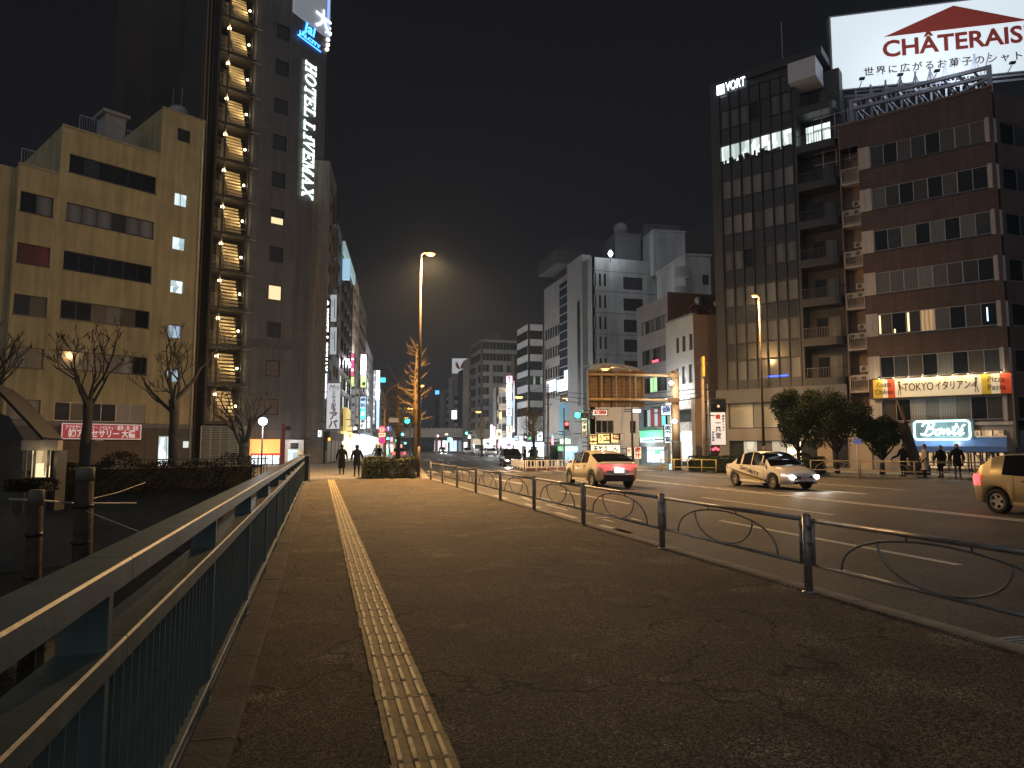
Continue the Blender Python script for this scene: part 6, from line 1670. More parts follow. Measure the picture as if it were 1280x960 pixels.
for k, o in enumerate(ro):
    z0, z1 = o[2], o[3]
    Bq.box('pier', ulp - .0, ua - .005, -.05, .12, z0 - .05, z1 + .05, PIER)
    Bq.box('pier', ub + .005, ucor - .25, -.07, .12, z0 - .1, z1 + .05, PIER)
    q = MB(); q.prism([(ucor - .25, -.07), (ucor + .12, .45), (ucor + .12, .9), (ucor - .25, .9)], z0 - .1, z1 + .05); q.build('pier', PIER, Bq.root)
    WRMC = curtain_mat('curtain_warm_lit', (.4, .3, .2), 8, .42, (1, .62, .3))
    NR = E('night_room_edge', (1, .75, .4), 1.6)
    pn = [[GLASS2, DARKGLASS, CURTB, GLASS2, DARKGLASS, CURTB, CURTB, CURTB], [CURT, GLASS2, DARKGLASS, CURTB, DARKGLASS, CURTB, DARKGLASS, DARKGLASS], [DARKGLASS, GLASS2, CURT, DARKGLASS, CURT, DARKGLASS, CURT, GLASS2], [CURT, CURT, CURT, CURT, CURT, CURTB, GLASS2, DARKGLASS],
          [CURTB, DARKGLASS, CURTB, WRMC, CURT, DARKGLASS, CURTB, DARKGLASS], [DARKGLASS, GLASS2, CURTB, DARKGLASS, CURT, DARKGLASS, CURTB, GLASS2], [CURTB, DARKGLASS, CURTW, CURT, CURTW, CURT, DARKGLASS, CURTB]][k]
    window(Bq.root, o, 8, pn, ALU, r=.14, fw=.05)
    Bq.box('sill', ua - .0, ub, -.06, .02, z0 - .09, z0 - .005, ALUD)
    if k == 4:
        w8 = (ub - ua) / 8
        Bq.box('lit_gap', ua + .06, ua + .16, .06, .075, z0 + .1, z1 - .1, NR); Bq.box('lit_gap', ua + 2 * w8 + .08, ua + 2 * w8 + .2, .06, .075, z0 + .1, z1 - .1, NR)
        Bq.box('tube_light', ub - .55, ub - .48, .06, .075, z0 + .3, z1 - .3, E('tube_blue', (.5, .75, 1), 3)); Bq.box('lit_gap', ua + w8 + .1, ua + w8 + .2, .06, .075, z0 + .08, z0 + .35, NR)
    # right-hand face beyond the corner
    B2.window([.4, 8.6, z0, z1], 6, [DARKGLASS, GLASS2, CURTB, DARKGLASS], ALU, r=.14)
    [MB().box(ucor - .1, ucor + .02, 1.2 + 1.35 * w_, 2.45 + 1.35 * w_, z0, z1).build('side_window', [DARKGLASS, CURTB, GLASS2][(w_ + k) % 3], Bq.root) for w_ in range(16)]
ACM = M('ac_white', (.42, .40, .37), .5, 0, .1, 3)
WB = ulp - uac; AS = WB * .47 / .8
acb = MB().box(-.40, .40, -.14, .14, 0, .56).mesh('body', ACM)
acr = MB().disc((-.08, -.15, .28), (0, 1, 0), .21, .02, 16, .17).disc((-.08, -.15, .28), (0, 1, 0), .05, .02, 8).mesh('fan_ring', BLACK); acd = MB().disc((-.08, -.142, .28), (0, 1, 0), .17, .006, 14).mesh('fan_grille', M('ac_grille', (.10, .10, .10), .6))
ac0 = None; ORD = ['top', 'second', 'third', 'fourth', 'fifth', 'sixth', 'seventh']
fhB = (ro[0][2] - ro[-1][2]) / 6
for k, o in enumerate(ro):
    zf = o[2] - .75
    Bq.box('bay_floor', uac, ulp, .0, 1.1, zf - .16, zf, M('bay_slab', (.38, .33, .29), .7)); railing(Bq.root, 'bay_rail', (uac + .03, .03), (ulp - .03, .03), zf, 1.0, M('bay_rail_white', (.45, .4, .36), .5), .12, 2)
    if k == 0: continue
    for j, (u_, z_) in enumerate(((uac + WB * .25, .72), (uac + WB * .75, .72), (uac + WB * .75, 1.32))):
        if ac0 is None:
            ac0 = thing('air_conditioner', 'x', 'air conditioner', Bq.world(u_, .45, zf + z_), Bq.rot, 'air conditioners on the narrow balconies'); put('body', acb, ac0); put('fan_ring', acr, ac0); put('fan_grille', acd, ac0); o_ = ac0
        else: o_ = copy_tree(ac0, Bq.world(u_, .45, zf + z_), Bq.rot)
        o_.scale = (AS, AS, AS)
        o_['label'] = 'outdoor air conditioner, ' + ('left', 'lower right', 'upper right')[j] + ' of three on the ' + ORD[k] + ' narrow balcony from the top'
Bq.box('coping', -.05, ucor + .05, -.08, .3, ZB, ZB + .15, M('coping_brown', (.14, .09, .08), .6))
# ground storeys of the block
Bq.box('ground_wall', ulp, ucor, .05, 10, 0, 3.19, M('shop_wall_grey', (.28, .26, .25), .7, 0, .15, 1.5))
Bq.box('base_wall', -.1, ulp, -.1, 10, 0, 3.19, M('beige_panels', (.42, .34, .25), .7, 0, .1, 2))
z6 = ro[-1][2]
Bq.box('ledge', ulp, ucor + .1, -.12, .05, z6 - .35, z6 - .15, PIER)
# Italian restaurant sign
I0, iz0 = Bq.uz(1092.3, 474.8); I1, iz1 = Bq.uz(1263.9, 467.4); _, iz2 = Bq.uz(1092.3, 498.3); _, iz3 = Bq.uz(1264.4, 491.7)
ih = ((iz0 - iz2) + (iz1 - iz3)) / 2; icz = (iz0 + iz2 + iz1 + iz3) / 4; iw = I1 - I0
IS = thing('restaurant_sign', 'long spotlit restaurant sign reading TOKYO with gold and red end blocks', 'sign', Bq.world((I0 + I1) / 2, -.35, icz), Bq.rot)
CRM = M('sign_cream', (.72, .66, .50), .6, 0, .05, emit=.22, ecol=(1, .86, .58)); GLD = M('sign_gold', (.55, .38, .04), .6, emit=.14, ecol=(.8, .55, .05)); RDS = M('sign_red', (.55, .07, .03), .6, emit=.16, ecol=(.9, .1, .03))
x0 = -iw / 2
for a, b, m_, nm in ((0, .075, GLD, 'gold_block'), (.075, .115, CRM, 'panel'), (.115, .172, RDS, 'red_block'), (.172, .80, CRM, 'panel'), (.80, .865, GLD, 'gold_block'), (.865, .925, CRM, 'panel'), (.925, 1, RDS, 'red_block')):
    MB().box(x0 + iw * a, x0 + iw * b, 0, .18, -ih / 2, ih / 2).build(nm, m_, IS)
for (a, b, c, d) in ((x0 - .08, -x0 + .08, ih / 2, ih / 2 + .09), (x0 - .08, -x0 + .08, -ih / 2 - .09, -ih / 2)): MB().box(a, b, -.03, .2, c, d).build('frame', M('sign_frame', (.06, .03, .02), .5), IS)
BRI = M('ink_brown', (.06, .025, .02), .6)
text('TOKYO', ih * .58, BRI, IS, (x0 + iw * .35, -.012, 0), bold=.004, width=iw * .225); text('イタリアン', ih * .5, BRI, IS, (x0 + iw * .60, -.012, 0), bold=.008, width=iw * .25)
text('Roast\nChiken', ih * .40, BRI, IS, (x0 + iw * .085, -.014, .02), width=iw * .14); text('Pizza\nPasta', ih * .40, BRI, IS, (x0 + iw * .90, -.014, .02), width=iw * .12)
for sx_, k in ((.205, 1), (.765, -1)):   # little cook figures holding plates
    q = MB(); bx = x0 + iw * sx_
    q.disc((bx, -.015, ih * .30), (0, 1, 0), .08, .02, 10); q.bar((bx, -.015, ih * .22), (bx + .05 * k, -.015, -ih * .12), .10, .02, upv=(0, 1, 0)); q.bar((bx, -.015, ih * .15), (bx + .22 * k, -.015, -ih * .02), .04, .02, upv=(0, 1, 0)); q.bar((bx + .14 * k, -.015, -ih * .05), (bx + .32 * k, -.015, -ih * .05), .03, .02, upv=(0, 1, 0)); q.bar((bx - .04, -.015, -ih * .12), (bx - .08, -.015, -ih * .38), .03, .02, upv=(0, 1, 0)); q.bar((bx + .04, -.015, -ih * .12), (bx + .09, -.015, -ih * .38), .03, .02, upv=(0, 1, 0))
    q.build('cook_figure', BRI, IS)
hdl = MB().bar((0, 0, 0), (0, -.45, .05), .04).lathe([(.03, .02), (.09, -.02), (.10, -.10)], 8, 0, -.45).mesh('spotlight', ALUD)
for k in range(9):
    x_ = x0 + iw * (.06 + .88 * k / 8); put('spotlight', hdl, IS, (x_, 0, ih / 2 + .14)); lamp(IS, (x_, -.30, ih / 2 + .05), 14, (1, .83, .52), .04)
# neon sign
N0, nz0 = Bq.uz(1143.3, 526.6); N1, nz1 = Bq.uz(1212.3, 526.4); _, nz2 = Bq.uz(1143.3, 550.2); _, nz3 = Bq.uz(1212.3, 548.5)
nh = ((nz0 - nz2) + (nz1 - nz3)) / 2; ncz = (nz0 + nz1 + nz2 + nz3) / 4; nw_ = N1 - N0
NS = thing('neon_sign', 'white-blue neon sign reading Bonté in script inside a rounded neon frame', 'sign', Bq.world((N0 + N1) / 2, -.30, ncz), Bq.rot)
MB().box(-nw_ / 2 - .2, nw_ / 2 + .2, .05, .28, -nh / 2 - .12, nh / 2 + .12).build('backboard', M('neon_board', (.10, .15, .16), .5), NS)
NE = E('neon_cyan', (.62, .98, 1), 5.5); q = MB(); P = []; rx, rz_, rr_ = nw_ / 2, nh / 2, .22
for cx_, cz_, a0 in ((rx - rr_, rz_ - rr_, 0), (-rx + rr_, rz_ - rr_, 90), (-rx + rr_, -rz_ + rr_, 180), (rx - rr_, -rz_ + rr_, 270)):
    for j in range(6): a = rad(a0 + 18 * j); P.append((cx_ + rr_ * math.cos(a), -.03, cz_ + rr_ * math.sin(a)))
P.append(P[0]); P.append(P[1]); q.tube(P, .055, 6, cap=False); q.build('neon_frame', NE, NS)
def stroke(mb, pts, ox, oz, s, r=.032):
    # Catmull-Rom through hand-drawn points
    pts = [Vector((p[0], 0, p[1])) for p in pts]; P = []
    for i in range(len(pts) - 1):
        p0, p1, p2, p3 = pts[max(i - 1, 0)], pts[i], pts[i + 1], pts[min(i + 2, len(pts) - 1)]
        for j in range(5):
            t = j / 5; P.append(.5 * ((2 * p1) + (-p0 + p2) * t + (2 * p0 - 5 * p1 + 4 * p2 - p3) * t * t + (-p0 + 3 * p1 - 3 * p2 + p3) * t ** 3))
    P.append(pts[-1]); mb.tube([(ox + (p.x + p.z * .28) * s, -.06, oz + p.z * s) for p in P], r, 5)
NE2 = E('neon_script', (.8, 1, 1), 6)
sc_ = nh * .62; ox = -nw_ * .40; oz = -nh * .24
for nm, st in (('letter_b', [[(.05, .1), (.25, .0), (.42, .25), (.45, .6), (.47, 1.0)], [(.0, .75), (.12, 1.02), (.5, 1.12), (.85, .98), (.78, .68), (.48, .58), (.9, .5), (.95, .15), (.6, -.05), (.25, .05)]]),
               ('letter_o', [[(1.45, .48), (1.2, .4), (1.12, .15), (1.3, -.02), (1.52, .12), (1.56, .38), (1.42, .5), (1.62, .46)]]),
               ('letter_n', [[(1.74, .46), (1.78, .25), (1.78, 0)], [(1.78, .2), (1.98, .46), (2.1, .4), (2.08, .1), (2.2, .02), (2.34, .2)]]),
               ('letter_t', [[(2.34, .2), (2.52, .6), (2.56, .95), (2.5, .3), (2.56, .02), (2.7, .06), (2.84, .2)], [(2.32, .60), (2.75, .66)]]),
               ('letter_e', [[(2.84, .2), (3.08, .34), (3.04, .5), (2.88, .4), (2.88, .1), (3.06, -.02), (3.28, .14)], [(3.0, .66), (3.16, .86)]])):
    q = MB()
    for s_ in st: stroke(q, s_, ox, oz, sc_, .042)
    q.build(nm, NE2, NS)
q = MB(); q.bar((-nw_ * .36, -.02, -nh * .36), (nw_ * .36, -.02, -nh * .36), .03); q.build('small_line', E('neon_dim', (.4, .7, .7), .8), NS)
lamp(NS, (0, -.9, 0), 70, (.6, .95, 1), .4)
# blue awning
W0, wz0 = Bq.uz(1142, 549.5); W1_, wz1 = Bq.uz(1259, 551)
AW = thing('blue_awning', 'flat blue shop awning below the neon sign', 'awning', Bq.world(W0, -1.2, 0), Bq.rot); aw = W1_ - W0
q = MB(); zt_ = (wz0 + wz1) / 2 + .06; q.poly([(0, 0, zt_ - .45), (aw, 0, zt_ - .45), (aw, 1.15, zt_ + .1), (0, 1.15, zt_ + .1)]); q.poly([(0, 0, zt_ - .85), (aw, 0, zt_ - .85), (aw, 0, zt_ - .452), (0, 0, zt_ - .452)])
q.build('cloth', M('awning_blue', (.07, .16, .42), .6, 0, .1, 2, emit=.04, ecol=(.1, .3, .8)), AW); MB().box(0, aw, 1.0, 1.16, zt_ + .1, zt_ + .2).build('cassette', WHITE, AW)
# shopfront under the awning
SFr = thing('cafe', 'dim cafe front with small warm lights under the blue awning', 'shop front', Bq.world(W0, -.05, 0), Bq.rot)
CAFE = room_mat('cafe_room', (.02, .015, .01), (.9, .55, .25), .9, 3.2)
MB().box(.1, aw - .1, 0, .06, .2, 2.6).build('glass_front', CAFE, SFr)
for k in range(9): x_ = .1 + (aw - .2) * k / 8; MB().box(x_ - .04, x_ + .04, -.06, -.003, 0, 2.62).build('mullion', ALUD, SFr)
lamp(SFr, (aw / 2, -.7, 2.0), 18, (1, .75, .45), .2)
MB().tube([(ucor + .12, -.25, 0), (ucor + .12, -.25, 6)], .10, 8).build('corner_pipe', ALUD, Bq.root)
# leaning steel truss (a folded crane-like sign arm) before the block
p0 = at(1146, 566, 39); p1 = at(1127, 528, 39); LT = thing('leaning_truss', 'dark steel truss leaning left in front of the neon sign', 'truss', (p0.x, p0.y, 0))
d = Vector((p1.x - p0.x, p1.y - p0.y, 0))
q = MB().bar((0, 0, .4), (d.x, d.y, p1.z), .34, .5, upv=(0, 1, 0)).build('beam', M('truss_dark', (.06, .045, .035), .5, .3), LT)
MB().bar((d.x * .4, d.y * .4, 2.0), (d.x * 1.25, d.y * 1.25, p1.z + 1.3), .08).build('arm', M('truss_rust', (.25, .14, .08), .6), LT); MB().bar((d.x * .2, d.y * .2, 1.4), (d.x * .95, d.y * .95, p1.z + .9), .06).build('arm', M('truss_rust', (.25, .14, .08), .6), LT)
MB().box(-.5, .5, -.4, .4, 0, .5).build('foot', BLACK, LT)

# ================================================================== BIG BILLBOARD on truss
D_b = 50.0
BBd = Bld(None, None, None, 0, 0, 118.0, P=at(1041, 90, D_b))
_, bz0 = BBd.uz(1041.7, 113); _, bz1 = BBd.uz(1038.6, 22); bu1 = BBd.uz(1390, 50)[0]
BB = thing('rooftop_billboard', 'huge lit white rooftop billboard with a red triangle roof and red CHÂTERAISÉ letters', 'billboard', BBd.P, BBd.rot)
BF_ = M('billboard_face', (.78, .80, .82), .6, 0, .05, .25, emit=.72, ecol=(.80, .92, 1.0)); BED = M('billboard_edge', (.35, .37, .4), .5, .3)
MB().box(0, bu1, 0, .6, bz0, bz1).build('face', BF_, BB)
for (a, b, c, d) in ((-.12, 0, bz0 - .1, bz1 + .1), (bu1, bu1 + .12, bz0 - .1, bz1 + .1)): MB().box(a, b, -.04, .65, c, d).build('side_frame', BED, BB)
MB().box(0, bu1, -.04, .65, bz1, bz1 + .1).build('top_frame', BED, BB); MB().box(0, bu1, -.04, .65, bz0 - .1, bz0).build('bottom_frame', BED, BB)
CRED = M('chateau_red', (.36, .045, .03), .55, 0, .06, 2, emit=.10, ecol=(.6, .08, .05)); CTX = M('chateau_brown', (.10, .035, .03), .6)
tA = BBd.uz(1104.5, 48.5); tB = BBd.uz(1191.5, 7.2); 
tcx = tB[0]; half = tcx - tA[0]
q = MB(); q.poly([(tA[0], -.03, tA[1] + .12), (tcx + half, -.03, tA[1] + .12), (tcx, -.03, tB[1])]); q.build('triangle', CRED, BB)
l0 = BBd.uz(1103, 64); l1 = BBd.uz(1264, 47)
zc_ = (BBd.uz(1115, 65)[1] + BBd.uz(1250, 47.5)[1]) / 2; caph = abs(BBd.uz(1115, 53.5)[1] - BBd.uz(1115, 74)[1])
wtot = (tcx - l0[0]) * 2 + .3
text('CHÂTERAISÉ', caph * 1.38, CRED, BB, (l0[0] + wtot / 2, -.03, zc_ + .12), bold=.045, width=wtot)
j0 = BBd.uz(1075.6, 92)[0]
zc2 = (BBd.uz(1080, 92)[1] + BBd.uz(1250, 72)[1]) / 2; jh = abs(BBd.uz(1100, 86)[1] - BBd.uz(1100, 97)[1])
text('世界に広がるお菓子のシャトレーゼ', jh * 1.05, CTX, BB, (tcx + .25, -.03, zc2), width=(tcx - j0) * 2, bold=.006, spacing=1.3)
lamp(BB, (bu1 * .35, -4.5, bz0 - .6), 520, (.80, .90, 1), 1.2)
# flood lamps on little arms along its foot
fl = MB().box(-.18, .18, -.12, .12, 0, .14).mesh('floodlight', BLACK); fa_ = MB().bar((0, 0, 0), (0, .9, -.25), .05).mesh('arm', ALU)
for px in (1072, 1119, 1164, 1257, 1300): u_ = BBd.uz(px, 100)[0]; put('floodlight', fl, BB, (u_, -1.1, bz0 + .06)); put('arm', fa_, BB, (u_, -1.0, bz0))
# truss carrying it, standing on the roof
TS = thing('billboard_truss', 'lattice of pale steel beams carrying the rooftop billboard', 'truss', Bq.world(0, 0, 0), Bq.rot)
TM = M('truss_steel', (.30, .31, .36), .45, .5, .1)
zr = ZB + .1
def T_(px, py, v): u_, z_ = Bq.uz(px, py, v); return (u_, v, z_)
P_ = {}
chord = [((1063, 127), (1236, 84), 1.2), ((1063, 137), (1236, 95), 1.2), ((1050, 122), (1280, 99), 3.0), ((1150, 143), (1236, 97), .8), ((1050, 117), (1290, 92), 3.2)]
for (a, b, v) in chord: MB().bar(T_(*a, v), T_(*b, v), .22 if v == 1.2 else .14).build('chord', TM, TS)
a = T_(1236, 84, 1.2); MB().bar((a[0], a[1], a[2] + .1), (a[0], a[1], zr), .30, upv=(1, 0, 0)).build('post', TM, TS)
a = T_(1064, 127, 1.2); MB().bar((a[0], a[1], a[2] + .1), (a[0], a[1], zr), .26, upv=(1, 0, 0)).build('post', TM, TS)
R = random.Random(2)
n_ = 9
for k in range(n_):
    xa = 1064 + (1236 - 1064) * k / n_; xb = 1064 + (1236 - 1064) * (k + 1) / n_
    ya, yb = 127 - 43 * k / n_, 127 - 43 * (k + 1) / n_
    A_ = T_(xa, ya, 1.2); B_ = T_(xb, yb, 1.2); A2 = T_(xa, ya - 8, 3.0); B2 = T_(xb, yb - 8 + 4, 3.0)
    gA = (A_[0], 1.2, zr + .1); gB = (B_[0], 2.6, zr + .1)
    MB().bar(A_, gB, .10).build('brace', TM, TS); MB().bar(A_, (B_[0], 3.0, max(zr + .2, B_[2] - .9)), .09).build('brace', TM, TS)
    MB().bar((A_[0], 3.0, zr), (A_[0], 3.0, BBd_z if False else bz0 - .1), .12, upv=(1, 0, 0)).build('post', TM, TS)
    MB().bar((A_[0], 3.0, zr + .3), (B_[0], 3.0, bz0 - .3), .07).build('brace', TM, TS); MB().bar((A_[0], 3.0, bz0 - .3), (B_[0], 3.0, zr + .3), .07).build('brace', TM, TS)
# the back of the roof and the gap left of it: stair cage
SG_ = thing('roof_cage', 'small lit steel stair cage on the roof edge between tower and billboard', 'stair cage', Bq.world(-.6, .6, 0), Bq.rot)
for k in range(3): MB().bar((-.6 + .9 * k, 0, ZB - 2.5), (-.6 + .9 * k, 0, ZB + 1.6), .06, upv=(1, 0, 0)).build('post', TM, SG_)
for k in range(5): MB().bar((-1.2, 0, ZB - 2.2 + .9 * k), (1.6, 0, ZB - 2.2 + .9 * k), .05).build('rail', TM, SG_)

# ================================================================== WHITE washed-light building and grey tiled building (street side)
LW = tiled('white_small_tiles', (.50, .50, .48), .28, .12, (.75, .75, .75), .012, .6, var=.05)
BW = M('brown_side_wall', (.24, .165, .135), .8, 0, .12, 1)
T5 = block('white_tiled_house', 'narrow white tiled building washed by bright lamps with a brown side wall', 870, 56.7, 835, 893, 393, LW)
u0 = T5.side_u0
def row5(xl, ytl, xr, ybr): return T5.win(xl, ytl, xr, ybr)
w5 = []
for (x0, x1) in ((844.5, 849), (852.5, 857), (861, 866)):
    for (yt, yb) in ((423, 441), (461, 482)):
        sh = (x0 - 844) * .32; o = T5.win(x0, yt - sh, x1, yb - sh * .75); w5.append(o)
T5.wall(u0, 0, 0, T5.z, 9, w5, LW, r=.15)
for o in w5: window(T5.root, o, 1, pick([DARKGLASS, GLASS2, BLIND], int(o[2] * 7)), ALUD, r=.15)
q = MB().box(.0, 9, -.05, 0, 0, T5.z - .003); 
Fr5 = T5.front
o_ = MB().quad((0, .0, 0), (T5.front_u1 + 4, 0, 0), (T5.front_u1 + 4, 0, T5.z - .01), (0, 0, T5.z - .01)); o_ = MB().box(.0, 9, -.06, -.005, 0, T5.z + .02).build('side_wall', BW, T5.root, rotz=Fr5.rot - T5.rot)
T5.box('coping', u0 - .05, .0, -.1, .3, T5.z, T5.z + .15, M('coping_grey', (.2, .2, .2), .6))
T5.box('lit_band', u0 + .6, -.2, -.5, -.05, T5.uz(860, 511)[1], T5.uz(860, 497)[1], room_mat('net_lights', (.35, .33, .28), (1.1, 1.05, .9), 1.0, 6))
T5.box('lit_band', u0 + 1.5, -.2, -.5, -.05, T5.uz(860, 541)[1], T5.uz(860, 528)[1], room_mat('net_lights2', (.25, .25, .22), (.9, .88, .75), .6, 7))
T5.box('shop_window', u0 + 1.6, -.3, -.12, -.03, T5.uz(860, 527)[1], T5.uz(860, 512)[1], GLASS2)
T5.box('oval_sign', u0 + 1.8, -.4, -.8, -.55, T5.uz(858, 552)[1], T5.uz(858, 541)[1], E('oval_lit', (.7, .82, .9), .9))
T5.box('shop_dark', u0 + 1.0, -.2, -.12, -.03, .1, T5.uz(858, 553)[1], CAFE)
b5 = thing('lit_column', 'tall bright white lit column at the corner of the white tiled building', 'lit column', T5.world(-.1, -1.0, 0), T5.rot)
MB().box(-.35, .35, 0, .5, .4, T5.uz(871, 539)[1]).build('panel', room_mat('column_lights', (.8, .8, .75), (2.2, 2.2, 2.1), 1.2, 6), b5); MB().box(-.38, .38, -.02, .52, 0, .4).build('base', BLACK, b5)
spk = thing('light_netting', 'pole wrapped in tiny white fairy lights beside the gantry post', 'lights', at(842, 558, 47.5) * 1.0); spk.location.z = 0
MB().lathe([(.20, .2), (.20, at(842, 503, 47.5).z)], 10).build('netting', room_mat('fairy_net', (.01, .01, .01), (1.6, 1.5, 1.2), 1.0, 14), spk); 
tb = thing('tiled_column', 'tan mosaic column at the right corner of the white tiled building', 'column', at(874.5, 558, 55.6)); tb.location.z = 0
MB().box(-.33, .33, 0, .6, 0, at(874, 497, 55.6).z).build('shaft', M('mosaic_tan', (.30, .22, .14), .6, 0, .5, 14), tb)
# wash lights on the wall
wlm = thing('wall_floodlight', 'white floodlight washing the tiled wall from its foot', 'lamp', T5.world(u0 * .45, -1.6, T5.uz(858, 500)[1]), T5.rot)
MB().box(-.25, .25, -.1, .1, -.1, .1).build('housing', ALUD, wlm); MB().box(-.2, .2, -.06, .06, .101, .12).build('lens', E('flood_lens', (1, 1, 1), 10), wlm); MB().bar((0, .1, 0), (0, 1.6, 0), .06).build('arm', ALUD, wlm)
lamp(wlm, (0, .1, .5), 420, (.95, .98, 1), .15)
# grey tiled block left of it
GT = tiled('grey_lilac_tiles', (.30, .29, .31), .6, .3, (.8, .8, .8), .02, .6, var=.05)
T6 = block('grey_tiled_block', 'grey tiled block with ribbon windows above the green-white convenience shop', 838, 61, 798.5, 890, 369, GT)
o6 = [T6.win(801.3, 404, 834, 408.8), T6.win(802, 439.4, 834.5, 450), T6.win(803, 474, 834.5, 487.5), T6.win(803, 512.5, 834.5, 532.5)]
a = sum(o[0] for o in o6) / 4; b = sum(o[1] for o in o6) / 4; o6 = [[a, b, o[2], o[3]] for o in o6]
T6.wall(T6.side_u0, 0, 0, T6.z, 12, o6, GT, r=.15)
GRN2 = E('green_room', (.55, .95, .45), .9)
for k, o in enumerate(o6):
    pn = [[BLIND, GLASS2, CURT, BLIND, CURT, BLIND, BLIND], [GLASS2, DARKGLASS, BLIND, DARKGLASS, GLASS2, CURTB, CURTB], [GLASS2, DARKGLASS, GRN2, GRN2, DARKGLASS, GLASS2, DARKGLASS], [GLASS2, WLD, M('poster_red', (.4, .04, .03), emit=.4), WLD, M('poster_red', (.4, .04, .03)), CY, DARKGLASS]][k]
    window(T6.root, o, 7, pn, ALUD, r=.15)
T6.box('red_neon', T6.uz(815, 440)[0], T6.uz(822, 440)[0], .02, .06, o6[1][2] + .1, o6[1][2] + .3, E('neon_red', (1, .08, .12), 3))
MB().box(.0, 12, -.06, -.005, 0, T6.z + .3).build('dark_end_wall', M('end_wall_maroon', (.075, .04, .04), .8, 0, .1, .8), T6.root, rotz=T6.front.rot - T6.rot)
tf = thing('roof_truss_frame', 'rusty steel truss with white dish aerials on the roof behind the white tiled building', 'truss', T6.front.world(.5, -.5, 0), T6.front.rot)
zt_ = at(858, 372, 60).z; zb_ = T5.z + .1
RM = M('truss_maroon', (.16, .10, .10), .5)
for (x0_, z0_, x1_, z1_) in ((.3, zb_, 2.1, zt_), (2.1, zt_, 4.2, zb_ + .6), (2.1, zt_, 2.1, zb_), (.3, zb_, 4.4, zb_ + .6), (.9, zb_ + .8, 3.6, zb_ + 1.8), (3.6, zb_, 3.6, zt_ - .5)): MB().bar((x0_, 0, z0_), (x1_, 0, z1_), .12, upv=(0, 1, 0)).build('beam', RM, tf)
for (x_, z_, r_) in ((2.1, zb_ + 1.9, .42), (3.9, zb_ + 1.7, .3), (5.0, zb_ + 1.5, .3)): MB().lathe([(.02, 0), (r_ * .6, .06), (r_, .18)], 14).build('dish', M('dish_white', (.5, .5, .5), .5), tf, loc=(x_, -.3, z_), smooth=True).rotation_euler = (rad(80), 0, 0)
# convenience shop front
CS = Bld(None, None, None, 0, 0, 180.0, P=T6.pt(0, -.3))
c0, cz1 = CS.uz(799.5, 540.5); c1, _ = CS.uz(834.5, 538); _, cz0 = CS.uz(799.5, 549)
shp = thing('convenience_shop', 'convenience shop with green and white lit band and glass doors', 'shop front', CS.world(c0, 0, 0), CS.rot); cwid = c1 - c0
MB().box(0, cwid, -.5, 0, cz1 - .55, cz1 + .1).build('green_band', E('fm_green', (.12, .85, .30), 1.3), shp); MB().box(0, cwid, -.5, 0, cz0 - .3, cz1 - .56).build('white_band', E('fm_white', (.8, .95, 1), 1.5), shp)
MB().box(0, cwid, -.5, 0, cz0 - .75, cz0 - .31).build('grey_band', GR2, shp)
text('FamilyMart', .42, E('fm_blue', (.1, .35, .9), .8), shp, (cwid / 2 + .2, -.52, (cz0 - .3 + cz1 - .56) / 2), width=2.6, bold=.01)
d0 = CS.uz(807.5, 558)[0] - c0; d1 = CS.uz(830.5, 558)[0] - c0; dz = CS.uz(815, 553.5)[1]
STORE = room_mat('store_room', (.45, .62, .68), (1.4, 1.6, 1.6), 1.2, 2.4)
window(shp, [d0, d1, .08, dz - .7], 4, STORE, ALU, r=.1, fw=.07); window(shp, [d0, d1, dz - .65, dz], 3, STORE, ALU, r=.1, fw=.07)
MB().box(0, d0, -.05, .0, 0, dz + .4).build('pillar', GR2, shp); MB().box(d1, cwid, -.05, .0, 0, dz + .4).build('pillar', GR2, shp)
lamp(shp, ((d0 + d1) / 2, -1.4, 2.4), 130, (.85, .97, 1), .5)
MB().box(d0 + (d1 - d0) * .5, d0 + (d1 - d0) * .8, -.02, -.004, .9, 1.3).build('door_sticker', GNL, shp)
# low white building with slit windows behind the gantry sign
LB = two_face('low_white_building', 'low white building with black slit windows and a shallow curved roof edge', 737.5, 57, 734, 799, 462, M('lb_white', (.52, .51, .50), .8, 0, .08, 1), None,
              lambda S, W_, Z: [[S_u - .28, S_u + .28, zz0, zz1] for S_u, zz0, zz1 in [(W_ * f, at(760, 541, 57).z, at(760, 525.5, 57).z) for f in (.19, .30, .42, .88)]])
fill(LB, [BLACK, DARKGLASS], n=1, side=False)
q = MB(); P = []
for k in range(13): u = k / 12; P.append((u * LB.front_u1, LB.z + .35 * math.sin(math.pi * min(1, .15 + u * .85)) + .25))
for (x0_, z0_), (x1_, z1_) in zip(P, P[1:]): q.quad((x0_, -.12, LB.z - .1), (x1_, -.12, LB.z - .1), (x1_, -.12, z1_), (x0_, -.12, z0_)); q.quad((x0_, -.12, z0_), (x1_, -.12, z1_), (x1_, 3, z1_), (x0_, 3, z0_))
q.build('curved_parapet', M('lb_roof', (.26, .26, .25), .7), LB.root, rotz=LB.dr)
fig = 'lit eatery signs on the low white building'
for (lab, x0, x1, y0, y1, m_, tx, tm_) in (
    ('yellow square sign at the left of the low white building', 737.5, 746, 543, 555.5, YL, '丼', INKR), ('wide yellow lit sign with brown letters on the low white building', 747.5, 762, 542.5, 554, YL, 'うどん', INKR),
    ('second yellow lit sign right of the wide one', 764, 773, 542.5, 553, YL, 'そば', INKR), ('small grey sign box at the right of the yellow ones', 775.5, 780, 542, 550, M('grey_box', (.4, .38, .36), .6, emit=.2), None, None),
    ('long cream lit fascia with black lettering above the moving car', 738, 776, 556.5, 566, CRL, '天丼うどん', INK)):
    blade(lab, x0, x1, y0, y1, 56, m_, txt=tx, tmat=tm_, group=fig, horizontal=True, facing=-YAW * .2, th=.3)
